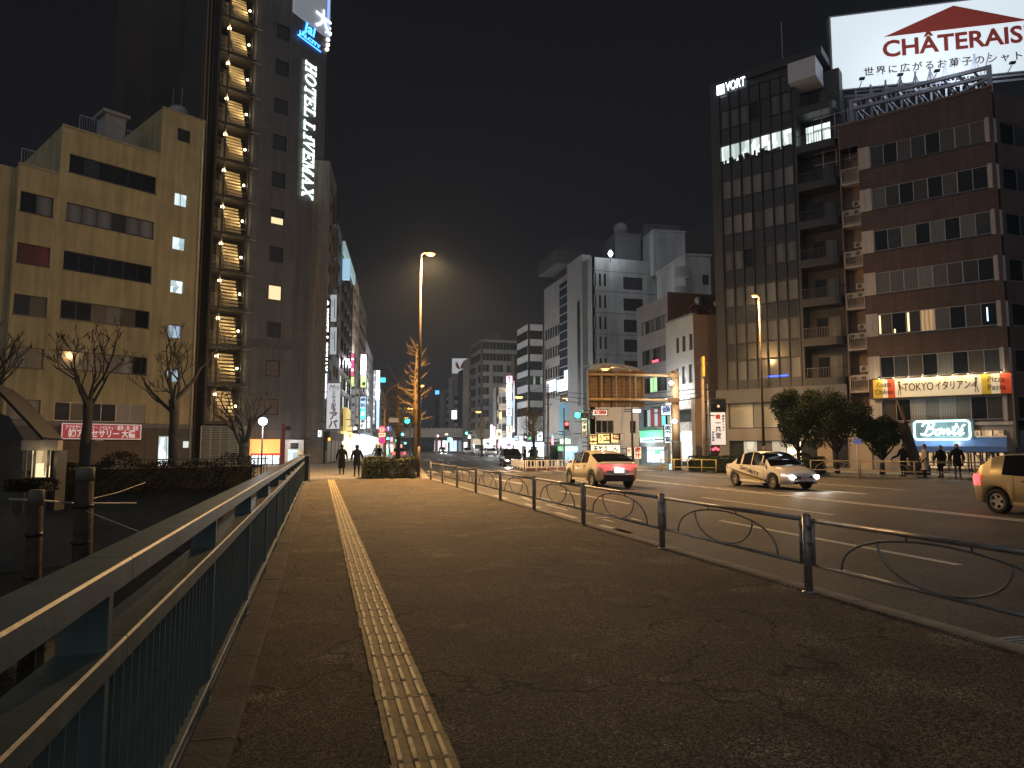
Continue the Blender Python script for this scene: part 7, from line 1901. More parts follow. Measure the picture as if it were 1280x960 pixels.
blade('long narrow white name board hanging from the double pole', 741.5, 759, 512.5, 519, 49, E('name_board', (1, .88, .72), .75), txt='五反田駅前', tmat=INKR, horizontal=True, name='name_board')
blade('small bright white sign box left of the grey tiled block', 791, 801, 511.5, 515.5, 52, WL)
blade('white square sign box left of the gantry post', 826.8, 838.5, 507.5, 518.5, 46.5, E('box_white_lit', (.75, .9, 1), 1.0), txt='歯', tmat=INKB)
blade('white vertical sign board left of the gantry post', 830.8, 838, 531, 553.5, 46.5, E('box_white_lit', (.75, .9, 1), 1.0), txt='美容室', tmat=INK)
q_ = 'poster boards on the dark wall'
blade('left cream poster on the wall between the eatery and the shop', 784, 790.5, 559.5, 570, 57, E('poster_cream', (1, .85, .6), .8), txt='麺', tmat=INKR, group=q_); blade('right cream poster on the wall between the eatery and the shop', 793, 801.5, 559, 573.5, 57, E('poster_cream', (1, .85, .6), .8), txt='肉汁', tmat=INKR, group=q_)
frontbox('grey wall section between the eatery and the convenience shop', 776, 800, 540, 580, 58.5, M('dark_wall2', (.14, .13, .13), .7), n=2, name='grey_wall', cat='wall', facing=0)
frontbox('cream front of the eatery in the low white building', 738, 776, 566, 580, 56.6, CRL, power=140, pc=(1, .85, .6), n=5, facing=0)
# ================================================================== GANTRY with the back of a direction sign
GYM = M('gantry_brown', (.27, .19, .10), .5, .2, .15, 2)
gp_ = at(846, 590, 46); GA = thing('sign_gantry', 'thick tan steel post with two long arms holding the back of a direction sign', 'gantry', (gp_.x, gp_.y, 0), -YAW)
def gx(px, D=46): return (px - 846) * D / 853.3
def gz_(y, px=840): return at(px, y, 46).z
MB().tube([(0, 0, 0), (0, 0, gz_(466))], .27, 16).lathe([(.29, gz_(466)), (.22, gz_(466) + .12), (.02, gz_(466) + .15)], 16).build('post', GYM, GA, smooth=True)
MB().lathe([(.30, 0), (.30, 1.9), (.27, 1.95)], 16).build('post_sleeve', M('post_dark', (.05, .045, .04), .6), GA, smooth=True)
for y in (469.5, 500.5):
    z = gz_(y); MB().tube([(gx(738.5), -.05, z + .08), (gx(838), -.05, z)], .10, 12).build('arm', GYM, GA, smooth=True)
    MB().box(gx(838), gx(850), -.35, .30, z - .14, z + .14).build('clamp', M('clamp_brown', (.2, .12, .06), .5, .4), GA)
SB = M('sign_back', (.20, .125, .06), .5, .35, .15, 1.5)
SX0, SX1, SZ0, SZ1 = gx(738), gx(807.5), gz_(509), gz_(462)
npx = 4
for k in range(npx):
    for j in range(2):
        a = SX0 + (SX1 - SX0) * k / npx; zz0 = SZ0 + (SZ1 - SZ0) * j / 2
        MB().box(a + .015, a + (SX1 - SX0) / npx - .015, .12, .15, zz0 + .015, zz0 + (SZ1 - SZ0) / 2 - .015).build('back_panel', SB, GA)
for k in range(11): z = SZ0 + (SZ1 - SZ0) * (k + .3) / 11; MB().box(SX0, SX1, .07, .118, z, z + .05).build('rib', M('rib_brown', (.2, .12, .05), .5, .3), GA)
for f in (.0, .17, .40, .64, .86, .995): x_ = SX0 + (SX1 - SX0) * f; MB().box(x_ - .03, x_ + .03, .02, .069, SZ0 - .05, SZ1 + .05).build('upright', BLACK if f in (.17, .40) else M('rib_brown', (.2, .12, .05), .5, .3), GA)
for f in (.23, .84): x_ = SX0 + (SX1 - SX0) * f; MB().box(x_ - .05, x_ + .05, -.12, -.051, gz_(500.5), gz_(469.5)).build('hanger', GYM, GA)
E_W = E('white_lamp', (.9, .97, 1), 14)
for (px, y, d_) in ((839.5, 479.5, -.5), (842, 527, -.6)):
    z = gz_(y); o = MB().lathe([(.04, -.16), (.15, -.06), (.16, .05), (.05, .13)], 10).build('lamp_globe', E_W, GA, loc=(gx(px), d_, z), smooth=True); MB().bar((gx(px), d_, z + .1), (0, 0, z + .25), .04).build('lamp_bracket', ALUD, GA); lamp(GA, (gx(px) - .1, d_ - .35, z), 150, (.9, .96, 1), .15)
# lamp post behind the sign with curved arm
p = at(791, 590, 49.5); zl_ = at(758, 458.5, 48.5)
LP2 = thing('street_lamp', 'street lamp glowing orange just above the back of the direction sign', 'street lamp', (p.x, p.y, 0), math.pi - YAW)
MB().tube([(0, 0, 0), (0, 0, zl_.z - .8)], .09, 10, r2=.06).build('pole', POLEM, LP2, smooth=True)
MB().tube([(0, 0, zl_.z - .8), (.12, 0, zl_.z - .2), (.6, 0, zl_.z + .1), (1.75, 0, zl_.z + .08)], .04, 8).build('arm', POLEM, LP2, smooth=True)
MB().lathe([(.05, .14), (.17, .08), (.20, 0)], 12).build('lamp_head', POLEM, LP2, loc=(1.9, 0, zl_.z), smooth=True).scale = (1.9, 1, 1)
MB().lathe([(.05, -.13), (.14, -.08), (.18, 0)], 12).build('lens', E_SOD, LP2, loc=(1.9, 0, zl_.z), smooth=True).scale = (1.8, 1, 1)
lamp(LP2, (1.9, 0, zl_.z - .35), 550, SOD, .12)
# utility poles
def upole(label, px, D, ytop, r, mat, guard=None, z0=0):
    p = at(px, 590, D); t = thing('utility_pole', label, 'utility pole', (p.x, p.y, z0)); h = at(px, ytop, D).z
    MB().tube([(0, 0, 0), (0, 0, h)], r, 10, r2=r * .7).build('pole', mat, t, smooth=True)
    if guard: MB().tube([(.0, -r - .02, at(px, guard[1], D).z), (0, -r - .02, at(px, guard[0], D).z)], .10, 8).build('wire_guard', M('guard_yellow', (.55, .38, .04), .6, emit=.10, ecol=(1, .7, .1)), t)
    for k in range(3): MB().bar((-.5, 0, h - .4 - k * .9), (.5, 0, h - .4 - k * .9), .07).build('crossarm', ALUD, t)
    return t, h
TP = M('pole_tan', (.34, .25, .17), .7, .1, .2, 2)
u1_, h1 = upole('tan utility pole with a yellow cable guard between white building and dark tower', 881, 47, 447, .14, TP, (446, 471))
u2_, h2 = upole('thin grey pipe pole just right of the tan utility pole', 887, 47.5, 480, .06, STEEL)
u3_, h3 = upole('pale utility pole on the left of the pair before the striped tower', 681.5, 76, 433, .14, M('pole_pale', (.40, .38, .36), .7), z0=ROAD_Z)
u4_, h4 = upole('reddish utility pole on the right of the pair before the striped tower', 685.5, 72, 478, .12, M('pole_red', (.30, .13, .09), .7), z0=ROAD_Z)
def cable(label, A, B, sag, r=.02, mat=BLACK):
    pts = [A.lerp(B, k / 14) - Vector((0, 0, sag * 4 * (k / 14) * (1 - k / 14))) for k in range(15)]
    o = MB().tube(pts, r, 5).build('overhead_cable', mat); return tag(o, label, 'cable')
for k, (ya, yb) in enumerate(((487, 485), (491, 490), (495, 496))):
    cable(('upper', 'middle', 'lower')[k] + ' black cable running from the double pole past the gantry sign to the tan pole', at(683, ya, 74), at(881, yb, 47), .5 + .15 * k, .03)
cable('thin black cable between the gantry post and the tan utility pole', at(846, 500, 46), at(881, 493, 47), .1, .02)
cable('thin cable from the far left tower over the street to the pale pole', at(560, 480, 150), at(681, 470, 76), .8, .03)
cable('lower thin cable over the far street to the pale pole', at(545, 512, 180), at(681, 484, 76), .6, .03)

# ================================================================== TRAFFIC LIGHTS and round signs
E_TEAL = E('signal_teal', (.02, 1, .80), 14); E_TEALF = E('signal_teal_far', (.1, 1, .85), 9); E_RED = E('signal_red', (1, .06, .05), 7)
SIGM = M('signal_grey', (.28, .29, .29), .5)
def signal(label, px, py, D, pole_px, scale=1.0, lens=E_TEAL, power=0, pole_top=None, z0=0, pc=(.05, 1, .8)):
    P_ = at(px, py, D); pp = at(pole_px, 590, D); t = thing('traffic_signal', label, 'traffic light', (pp.x, pp.y, z0), -YAW); X = (px - pole_px) * D / 853.3; Z = P_.z - z0
    top = at(pole_px, pole_top, D).z - z0 if pole_top else Z + .7
    MB().tube([(0, 0, 0), (0, 0, top)], .09, 10, r2=.07).build('pole', SIGM, t, smooth=True)
    sg_ = 1 if X < 0 else -1      # lamp furthest from the pole is the green one seen lit
    hs_ = .62 * scale
    MB().box(X - .2 * scale, X + sg_ * (1.15 * scale), 0, .2, Z - .22 * scale, Z + .22 * scale) if False else None
    x0_, x1_ = sorted((X - sg_ * .22 * scale, X + sg_ * 1.08 * scale))
    MB().box(x0_, x1_, 0, .18, Z - .22 * scale, Z + .22 * scale).build('housing', SIGM, t)
    for k in range(3):
        xx = X + sg_ * .42 * scale * k
        MB().disc((xx, -.02, Z), (0, 1, 0), .17 * scale, .05, 16).build('lens', lens if k == 0 else M('lens_off', (.03, .02, .02), .3), t)
        q = MB().tube([(xx, -.24, Z), (xx, 0, Z)], .19 * scale, 12, cap=False); q.build('visor', BLACK, t)
    MB().tube([(0, .1, Z + .3 * scale), (X, .1, Z + .3 * scale)], .045, 8).build('arm', SIGM, t)
    if power: lamp(t, (X, -.5, Z), power, pc, .12)
    return t
signal('teal traffic light before the ribbed tower at the right of the junction', 722.5, 519, 56, 737, 1.25, power=90, pole_top=505)
signal('teal traffic light over the left pavement behind the orange-lit tree', 508.2, 526.5, 60, 481, 1.2, power=60, pole_top=500)
signal('small teal traffic light farther down the left street', 502.5, 543, 105, 492, 1.1, E_TEALF)
signal('smallest teal traffic light lowest down the left street', 506, 554, 150, 498, 1.1, E_TEALF)
signal('teal traffic light in front of the railway bridge', 583, 541.5, 130, 594, 1.2, E_TEALF, z0=ROAD_Z)
signal('second small teal traffic light under the bridge girder', 606.5, 554.5, 150, 611, 1.0, E_TEALF, z0=ROAD_Z)
ps = at(705.5, 590, 58); PS = thing('pedestrian_signal', 'red pedestrian signal on a grey pole left of the right teal traffic light', 'pedestrian signal', (ps.x, ps.y, 0), -YAW)
z = at(708.5, 531, 58).z; MB().tube([(0, 0, 0), (0, 0, z + 1.4)], .08, 10).build('pole', SIGM, PS, smooth=True); MB().box(.02, .42, -.1, .14, z - .42, z + .32).build('housing', BLACK, PS); MB().disc((.22, -.12, z + .08), (0, 1, 0), .15, .04, 14).build('red_lens', E_RED, PS); MB().disc((.22, -.12, z - .25), (0, 1, 0), .13, .04, 14).build('dark_lens', M('lens_off', (.03, .02, .02), .3), PS)
# round road signs
rs_ = at(479.5, 590, 46); RS = thing('road_sign_pole', 'pole with a red bicycle sign, a blue sign and a no-parking sign by the hedge', 'road sign', (rs_.x, rs_.y, 0), -YAW)
def rz(y): return at(477, y, 46).z
def rx_(px): return (px - 479.5) * 46 / 853.3
MB().tube([(0, 0, 0), (0, 0, rz(512))], .05, 10).build('pole', M('pole_brown2', (.12, .08, .06), .5), RS, smooth=True)
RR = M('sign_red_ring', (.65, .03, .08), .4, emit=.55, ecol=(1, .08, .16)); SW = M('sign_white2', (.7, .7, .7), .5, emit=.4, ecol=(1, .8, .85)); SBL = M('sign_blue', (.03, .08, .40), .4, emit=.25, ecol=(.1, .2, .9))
MB().disc((rx_(477), -.1, rz(537)), (0, 1, 0), .24, .03, 22).build('red_disc', RR, RS); MB().disc((rx_(477), -.125, rz(537)), (0, 1, 0), .16, .02, 22, .12).build('white_ring', SW, RS)
q = MB(); z = rz(537); q.bar((rx_(477) - .08, -.14, z + .05), (rx_(477), -.14, z - .06), .03); q.bar((rx_(477), -.14, z - .06), (rx_(477) + .08, -.14, z + .06), .03); q.build('symbol', SW, RS)
MB().disc((rx_(485), -.06, rz(536)), (0, 1, 0), .21, .03, 22).build('blue_disc', SBL, RS); q = MB(); z = rz(536); q.bar((rx_(485), -.09, z - .12), (rx_(485), -.09, z + .12), .04, upv=(0, 1, 0)); q.bar((rx_(485) - .08, -.09, z + .02), (rx_(485), -.09, z + .13), .03); q.build('white_arrow', SW, RS)
MB().box(rx_(473), rx_(481.5), -.12, -.09, rz(546), rz(541.2)).build('word_plate', SW, RS); text('自転車を除く', .10, RR, RS, (rx_(477.2), -.125, rz(543.6)), width=.4, bold=.004)
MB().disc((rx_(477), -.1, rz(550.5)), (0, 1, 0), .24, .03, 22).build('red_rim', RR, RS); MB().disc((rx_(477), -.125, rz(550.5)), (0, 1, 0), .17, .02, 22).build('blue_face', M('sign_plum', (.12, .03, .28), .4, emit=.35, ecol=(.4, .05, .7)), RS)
q = MB(); z = rz(550.5); q.bar((rx_(477) - .12, -.145, z + .12), (rx_(477) + .12, -.145, z - .12), .04); q.build('red_bar', RR, RS)
# tall plain pole with long arm, left of the signs
tp_ = at(481, 590, 52); TP_ = thing('tall_arm_pole', 'tall dark pole behind the round signs with a long arm to the right', 'pole', (tp_.x, tp_.y, 0), -YAW)
zt_ = at(481, 492, 52).z; MB().tube([(0, 0, 0), (0, 0, zt_), (.3, 0, zt_ + .45), (1.2, 0, zt_ + .8)], .07, 8).build('pole', POLEM, TP_, smooth=True)
MB().tube([(0, 0, at(481, 526, 52).z), (1.9, 0, at(481, 524, 52).z)], .04, 8).build('arm', POLEM, TP_, smooth=True)
t_ = MB().box(.25, 1.0, -.06, -.02, at(481, 528, 52).z, at(481, 522.5, 52).z).build('name_plate', M('plate_grey', (.35, .35, .40), .5), TP_)
# bicycle sign of the opposite corner and small blue plate
bs_ = at(1073, 593, 36.5); BS = thing('street_plate_post', 'slim pale post with a small blue plate behind the opposite fence', 'sign post', (bs_.x, bs_.y, 0), -YAW)
zt_ = at(1073, 551, 36.5).z; MB().tube([(0, 0, 0), (0, 0, zt_)], .04, 8).build('post', M('post_pale', (.55, .52, .48), .5), BS, smooth=True); MB().box(-.22, .22, -.06, -.04, zt_ - .16, zt_ + .1).build('plate', M('plate_blue', (.10, .14, .42), .4, emit=.2, ecol=(.3, .4, 1)), BS); MB().box(-.12, .12, -.065, -.061, zt_ - .06, zt_ + .0).build('white_arrow', WHITE, BS)
# light post right of the shop
bx = at(841, 585, 47); BXo = thing('light_box', 'small pale blue lit box on the pavement at the foot of the gantry', 'light box', (bx.x, bx.y, 0), -YAW); MB().box(-.22, .22, -.12, .12, .02, .42).build('panel', E('box_cyan', (.45, .8, 1), 1.1), BXo); MB().box(-.25, .25, -.15, .15, .0, .02).build('base', BLACK, BXo)
# ================================================================== GUARD RAILS on the far side
GRM = M('rail_tan', (.42, .33, .22), .45, .3, .15)
def guard(label, A, B, mat, h=.8, n=5, mid=True, z0=0.0, arcs=False, name='guard_rail', group=None, pick_=False):
    d = Vector((B[0] - A[0], B[1] - A[1], 0)); L = d.length; t = thing(name, label, 'fence', (A[0], A[1], z0), math.atan2(d.y, d.x), group)
    MB().tube([(0, 0, h), (L, 0, h)], .032, 8).build('top_rail', mat, t, smooth=True); MB().tube([(0, 0, h * .34), (L, 0, h * .34)], .026, 8).build('bottom_rail', mat, t, smooth=True)
    pm = MB().tube([(0, 0, -.02), (0, 0, h + .03)], .042, 8).mesh('post', mat, True)
    for k in range(n + 1): put('post', pm, t, (L * k / n, 0, 0))
    if arcs:
        S_ = L / n; P = []; P2 = []
        for k in range(17): a = math.pi * k / 16; P.append((S_ / 2 - math.cos(a) * S_ * .40, 0, h * .36 + h * .56 * math.sin(a) ** .8)); P2.append((S_ / 2 - math.cos(a) * S_ * .2, 0, h * .88 - h * .5 * math.sin(a)))
        m1 = MB().tube(P, .014, 5).mesh('arch_bar', mat, True); m2 = MB().tube(P2, .013, 5).mesh('loop_bar', mat, True)
        for k in range(n): put('arch_bar', m1, t, (S_ * k, 0, 0)); put('loop_bar', m2, t, (S_ * k, 0, 0))
    if pick_:
        m = MB().box(-.045, .045, -.012, .012, h * .34, h - .02).mesh('picket', mat); k = .15
        while k < L: put('picket', m, t, (k, 0, 0)); k += .30
    return t
guard('tan pedestrian fence with arcs along the opposite kerb', (27.35, 33.6), (32.6, 24.3), GRM, .80, 4, arcs=True)
guard('second tan pedestrian fence with arcs near the right picture edge', (32.75, 24.0), (36.5, 17.3), GRM, .80, 3, arcs=True)
guard('dark picket fence in front of the cafe under the blue awning', Bq.pt(Bq.uz(1150, 560)[0], -2.6), Bq.pt(Bq.uz(1285, 560)[0], -2.6), ALUD, 1.25, 8, pick_=True, name='picket_fence')
guard('thin yellow guard rail at the corner before the tan pole', tuple(at(826, 580, 45.5))[:2], tuple(at(895, 580, 43.5))[:2], M('rail_yellow', (.55, .42, .12), .5), .75, 4)
WRM = M('barrier_white', (.78, .78, .76), .4)
guard('white picket barrier round the brick island before the junction', (13.9, 46.1), (17.4, 47.1), WRM, .72, 4, z0=ROAD_Z, pick_=True, name='white_barrier')
guard('white picket barrier continuing right behind the moving car', (17.5, 47.1), (20.6, 47.0), WRM, .72, 4, z0=ROAD_Z, pick_=True, name='white_barrier')
guard('white picket barrier side running back along the island', (13.8, 46.3), (14.8, 53.0), WRM, .72, 4, z0=ROAD_Z, pick_=True, name='white_barrier')
BRK = tiled('island_bricks', (.26, .11, .08), .22, .11, (.6, .6, .6), .01, .8, var=.15)
MB().prism([(14.0, 46.5), (20.6, 47.4), (20.9, 53), (15.0, 53)], ROAD_Z - .1, ROAD_Z + .12).build('traffic_island', BRK, kind='structure')
# ================================================================== PEOPLE
def person(label, base, ang, coat, trousers, hair, skin, pose, H=1.7, bag=None, group=None, coat_len=.52, name='person', z0=0.0):
    t = thing(name, label, 'person', (base[0], base[1], z0), ang, group)
    s = H / 1.7
    def skin_mesh(nm, pts, edges, radii, mat, sub=1, root=0):
        me = bpy.data.meshes.new(nm); me.from_pydata([tuple(Vector(p) * s) for p in pts], edges, [])
        o = bpy.data.objects.new(nm + '_tmp', me); COL.objects.link(o)
        md = o.modifiers.new('skin', 'SKIN'); sv = me.skin_vertices[0].data
        for i, r in enumerate(radii):
            r = r if isinstance(r, tuple) else (r, r); sv[i].radius = (r[0] * s, r[1] * s); sv[i].use_root = (i == root)
        sb = o.modifiers.new('sub', 'SUBSURF'); sb.levels = sub
        dg = bpy.context.evaluated_depsgraph_get(); m2 = bpy.data.meshes.new_from_object(o.evaluated_get(dg)); bpy.data.objects.remove(o)
        m2.name = nm; m2.materials.clear(); m2.materials.append(mat); m2.shade_smooth()
        return put(nm, m2, t)
    a = pose   # dict: legs swing, arm swing
    ls, rs2, la, ra, lean = a.get('l', .0), a.get('r', .0), a.get('la', .0), a.get('ra', .0), a.get('lean', 0)
    hipz = .90
    def leg(sx, sw):
        hx = sx * .095; kn = (hx, sw * .42 + (.05 if sw >= 0 else .02), .48 + abs(sw) * .02); an = (hx, sw * .95, .09 + (max(0, -sw) * .14)); toe = (hx + sx * .02, an[1] + .16, .035 + max(0, -sw) * .02)
        return (hx, 0, hipz - .03), kn, an, toe
    # body: pelvis, spine, neck, head, arms with hands, legs with feet, one continuous surface
    P = [(0, 0, hipz), (0, .0 + lean * .2, 1.12), (0, lean * .5, 1.36), (0, lean * .7, 1.46), (0, lean + .01, 1.53), (0, lean + .02, 1.62)]
    Ed = [(0, 1), (1, 2), (2, 3), (3, 4), (4, 5)]; Rd = [(.15, .11), (.135, .10), (.17, .105), (.058, .058), (.078, .085), (.085, .098)]
    for sx, sw in ((-1, ls), (1, rs2)):
        i = len(P); P += list(leg(sx, sw)); Ed += [(0, i), (i, i + 1), (i + 1, i + 2), (i + 2, i + 3)]; Rd += [.088, .058, .042, (.040, .034)]
    for sx, sw, bend in ((-1, la, a.get('lb', .15)), (1, ra, a.get('rb', .15))):
        i = len(P); out_ = a.get('out', .06)
        sh = (sx * .175, lean * .5, 1.38); el = (sx * (.21 + out_), lean * .5 + sw * .25, 1.10); wr = (sx * (.22 + out_ * 1.3), lean * .5 + sw * .25 + bend + sw * .2, .88 + abs(bend) * .25); hd = (sx * (.22 + out_ * 1.3), wr[1] + .05, wr[2] - .07)
        P += [sh, el, wr, hd]; Ed += [(2, i), (i, i + 1), (i + 1, i + 2), (i + 2, i + 3)]; Rd += [.062, .046, .030, (.036, .024)]
        for f in range(5):  # fingers and thumb
            j = len(P); off = (-.024 + .016 * f) if f < 4 else -.03
            L_ = (.062, .072, .07, .058, .045)[f]; d_ = Vector((0, .25, -1)).normalized() if f < 4 else Vector((-sx * .5, .7, -.5)).normalized()
            b0 = Vector(hd) + Vector((0 if f < 4 else -sx * .02, off, -.02 if f < 4 else .02)); P += [tuple(b0), tuple(b0 + d_ * L_)]; Ed += [(i + 3, j), (j, j + 1)]; Rd += [.011, .008]
    body = skin_mesh('body', P, Ed, Rd, trousers, 1)
    # face details
    hc = Vector((0, lean + .02, 1.60))
    q = MB().lathe([(.02, -.12), (.062, -.10), (.082, -.02), (.086, .04), (.07, .10), (.02, .125)], 14); hm = q.build('head', skin, t, loc=tuple(hc * s), smooth=True); hm.scale = (s, s * 1.12, s); hm.rotation_euler = (0, 0, a.get('turn', 0))
    q = MB().lathe([(.006, .0), (.014, -.03), (.012, -.045)], 6, 0, .088).build('nose', skin, hm, smooth=True)
    for sx in (-1, 1): MB().disc((sx * .032, .083, .015), (0, 1, 0), .010, .008, 8).build('eye', BLACK, hm); MB().disc((sx * .088, .0, -.01), (1, 0, 0), .024, .014, 10).build('ear', skin, hm)
    MB().box(-.022, .022, .078, .086, -.062, -.054).build('mouth', M('lips', (.25, .09, .08), .5), hm)
    hl = a.get('hair', .06)
    pr = [(.03, -.02 - hl), (.088, -.0 - hl * .6), (.097, .03), (.092, .09), (.05, .135), (.01, .142)]
    MB().lathe(pr, 14, 0, -.018).build('hair', hair, hm, smooth=True)
    # coat over the torso and sleeves
    cl = hipz + .1 - coat_len + .12
    q = MB(); n = 16; prof = [(.20, .15, cl), (.185, .135, hipz), (.165, .12, 1.08), (.195, .125, 1.28), (.205, .12, 1.38), (.13, .09, 1.46), (.07, .07, 1.50)]
    for k, (rx2, ry2, z2) in enumerate(prof):
        for j in range(n):
            an_ = 2 * math.pi * j / n; fl_ = 1 + (.05 * math.sin(an_ * 5 + k) if k < 3 else 0); q.v.append((rx2 * fl_ * math.cos(an_) * s, (ry2 * fl_ * math.sin(an_) + lean * (z2 - .9)) * s, z2 * s))
    for k in range(len(prof) - 1):
        for j in range(n): q.f.append((k * n + j, k * n + (j + 1) % n, (k + 1) * n + (j + 1) % n, (k + 1) * n + j))
    q.build('coat', coat, t, smooth=True)
    for sx, sw, bend in ((-1, la, a.get('lb', .15)), (1, ra, a.get('rb', .15))):
        out_ = a.get('out', .06)
        sh = Vector((sx * .165, lean * .5, 1.40)); el = Vector((sx * (.215 + out_), lean * .5 + sw * .25, 1.10)); wr = Vector((sx * (.22 + out_ * 1.3), lean * .5 + sw * .25 + bend + sw * .2, .90 + abs(bend) * .25))
        MB().tube([sh * s, ((sh + el) / 2) * s, el * s, wr * s], [.075 * s, .070 * s, .062 * s, .048 * s], 10).build('sleeve', coat, t, smooth=True)
    for sx, sw in ((-1, ls), (1, rs2)):
        l4 = leg(sx, sw); MB().tube([Vector(l4[2]) * s + Vector((0, -.06, -.055)) * s, Vector(l4[2]) * s + Vector((0, .02, -.04)) * s, Vector(l4[3]) * s + Vector((0, .03, 0)) * s], [.045 * s, .052 * s, .034 * s], 8).build('shoe', BLACK, t, smooth=True)
    if bag: MB().cbox(.0, -.17, 1.18, .30, .14, .42).build('backpack', bag, t)
    return t
NAVY = M('coat_navy', (.008, .009, .014), 1, spec=.05); BLKC = M('coat_black', (.005, .005, .005), 1, spec=.05); GREYC = M('coat_grey', (.30, .27, .24), .85); BRNC = M('coat_brown', (.06, .04, .035), .85)
TRO = M('trousers_black', (.006, .006, .007), 1, spec=.05); JEAN = M('trousers_jeans', (.03, .04, .07), .85); HR = M('hair_black', (.01, .009, .008), .4); HRB = M('hair_brown', (.03, .018, .012), .4); SK = M('skin', (.45, .27, .19), .55, 0, .05)
person('person in long dark coat walking away on the left of the pavement pair', (1.22, 40.2), 0, BLKC, TRO, HR, SK, dict(l=.12, r=-.14, la=-.2, ra=.2), 1.68, coat_len=.75)
person('person in short dark jacket walking away with one arm out, right of the pavement pair', (1.92, 37.6), rad(-8), NAVY, TRO, HR, SK, dict(l=-.16, r=.20, la=.35, ra=-.3, out=.07, hair=.12), 1.66)
def pp(px, D): p = at(px, 558, D); return (p.x, p.y)
person('person in light grey coat standing behind the tan fence, leftmost of three', pp(1155, 35), rad(60), GREYC, TRO, HR, SK, dict(turn=.4), 1.68, coat_len=.7)
person('person in black jacket between the two others behind the tan fence', pp(1175, 35.6), rad(100), BLKC, TRO, HR, SK, dict(l=.05, r=-.05), 1.62)
person('person in dark hooded jacket with long hair, rightmost of the three behind the fence', pp(1195.5, 34.6), rad(130), NAVY, JEAN, HR, SK, dict(l=-.1, r=.12, hair=.16), 1.70, bag=BLKC)
person('person in black clothes with a raised arm in the shade of the smallest evergreen', pp(1128, 36.5), rad(80), BLKC, TRO, HR, SK, dict(lb=.35, rb=.3, out=.2), 1.7)
person('person in pale jacket far down the left pavement beside another', pp(470.5, 66), rad(10), GREYC, JEAN, HRB, SK, dict(l=.1, r=-.1), 1.7)
person('person in dark coat far down the left pavement right of the pale jacket', pp(474.5, 64), rad(170), BLKC, TRO, HR, SK, dict(l=-.1, r=.1), 1.68)
for k, (px, D, c, lab) in enumerate(((664, 66, BLKC, 'person in black behind the yellow-green hedge in the distance'), (670.5, 67, GREYC, 'person in pale top behind the yellow-green hedge in the distance'), (656.5, 69, NAVY, 'person in dark clothes left of the yellow-green hedge'), (626, 100, BRNC, 'tiny person in brown by the far parked cars'))):
    person(lab, pp(px, D), rad(40 * k), c, TRO, HR, SK, dict(l=.08, r=-.08), 1.68, z0=ROAD_Z)
# ================================================================== BICYCLE by the hedge
def bicycle(label, loc, ang):
    t = thing('bicycle', label, 'bicycle', loc, ang)
    FR = M('bike_frame', (.25, .25, .26), .35, .5)
    for x_ in (-.52, .52):
        w = MB().disc((0, 0, 0), (0, 1, 0), .335, .035, 24, .30).build('wheel', BLACK, t, loc=(x_, 0, .335))
        q = MB()
        for k in range(9): a = math.pi * k / 9; q.bar((-.31 * math.cos(a), 0, -.31 * math.sin(a)), (.31 * math.cos(a), 0, .31 * math.sin(a)), .006)
        q.build('spokes', ALU, w)
    q = MB(); q.tube([(-.52, 0, .335), (-.12, 0, .30), (.38, 0, .74), (-.20, 0, .72), (-.12, 0, .30)], .018, 6); q.tube([(-.52, 0, .335), (-.20, 0, .72)], .012, 6); q.tube([(-.22, 0, .86), (-.20, 0, .72)], .014, 6); q.tube([(.52, 0, .335), (.40, 0, .74), (.36, 0, .96)], .018, 6)
    q.build('frame', FR, t)
    MB().tube([(.28, -.26, .98), (.37, -.1, .97), (.37, .1, .97), (.28, .26, .98)], .014, 6).build('handlebar', FR, t)
    MB().prism([(-.34, -.07), (-.10, -.02), (-.10, .02), (-.34, .07)], .86, .90).build('saddle', BLACK, t)
    MB().box(.46, .74, -.14, .14, .74, .95).build('basket', ALUD, t)
    return t
bicycle('grey bicycle parked in front of the hedge at the foot of the tall lamp', (3.95, 34.35, 0), rad(8))
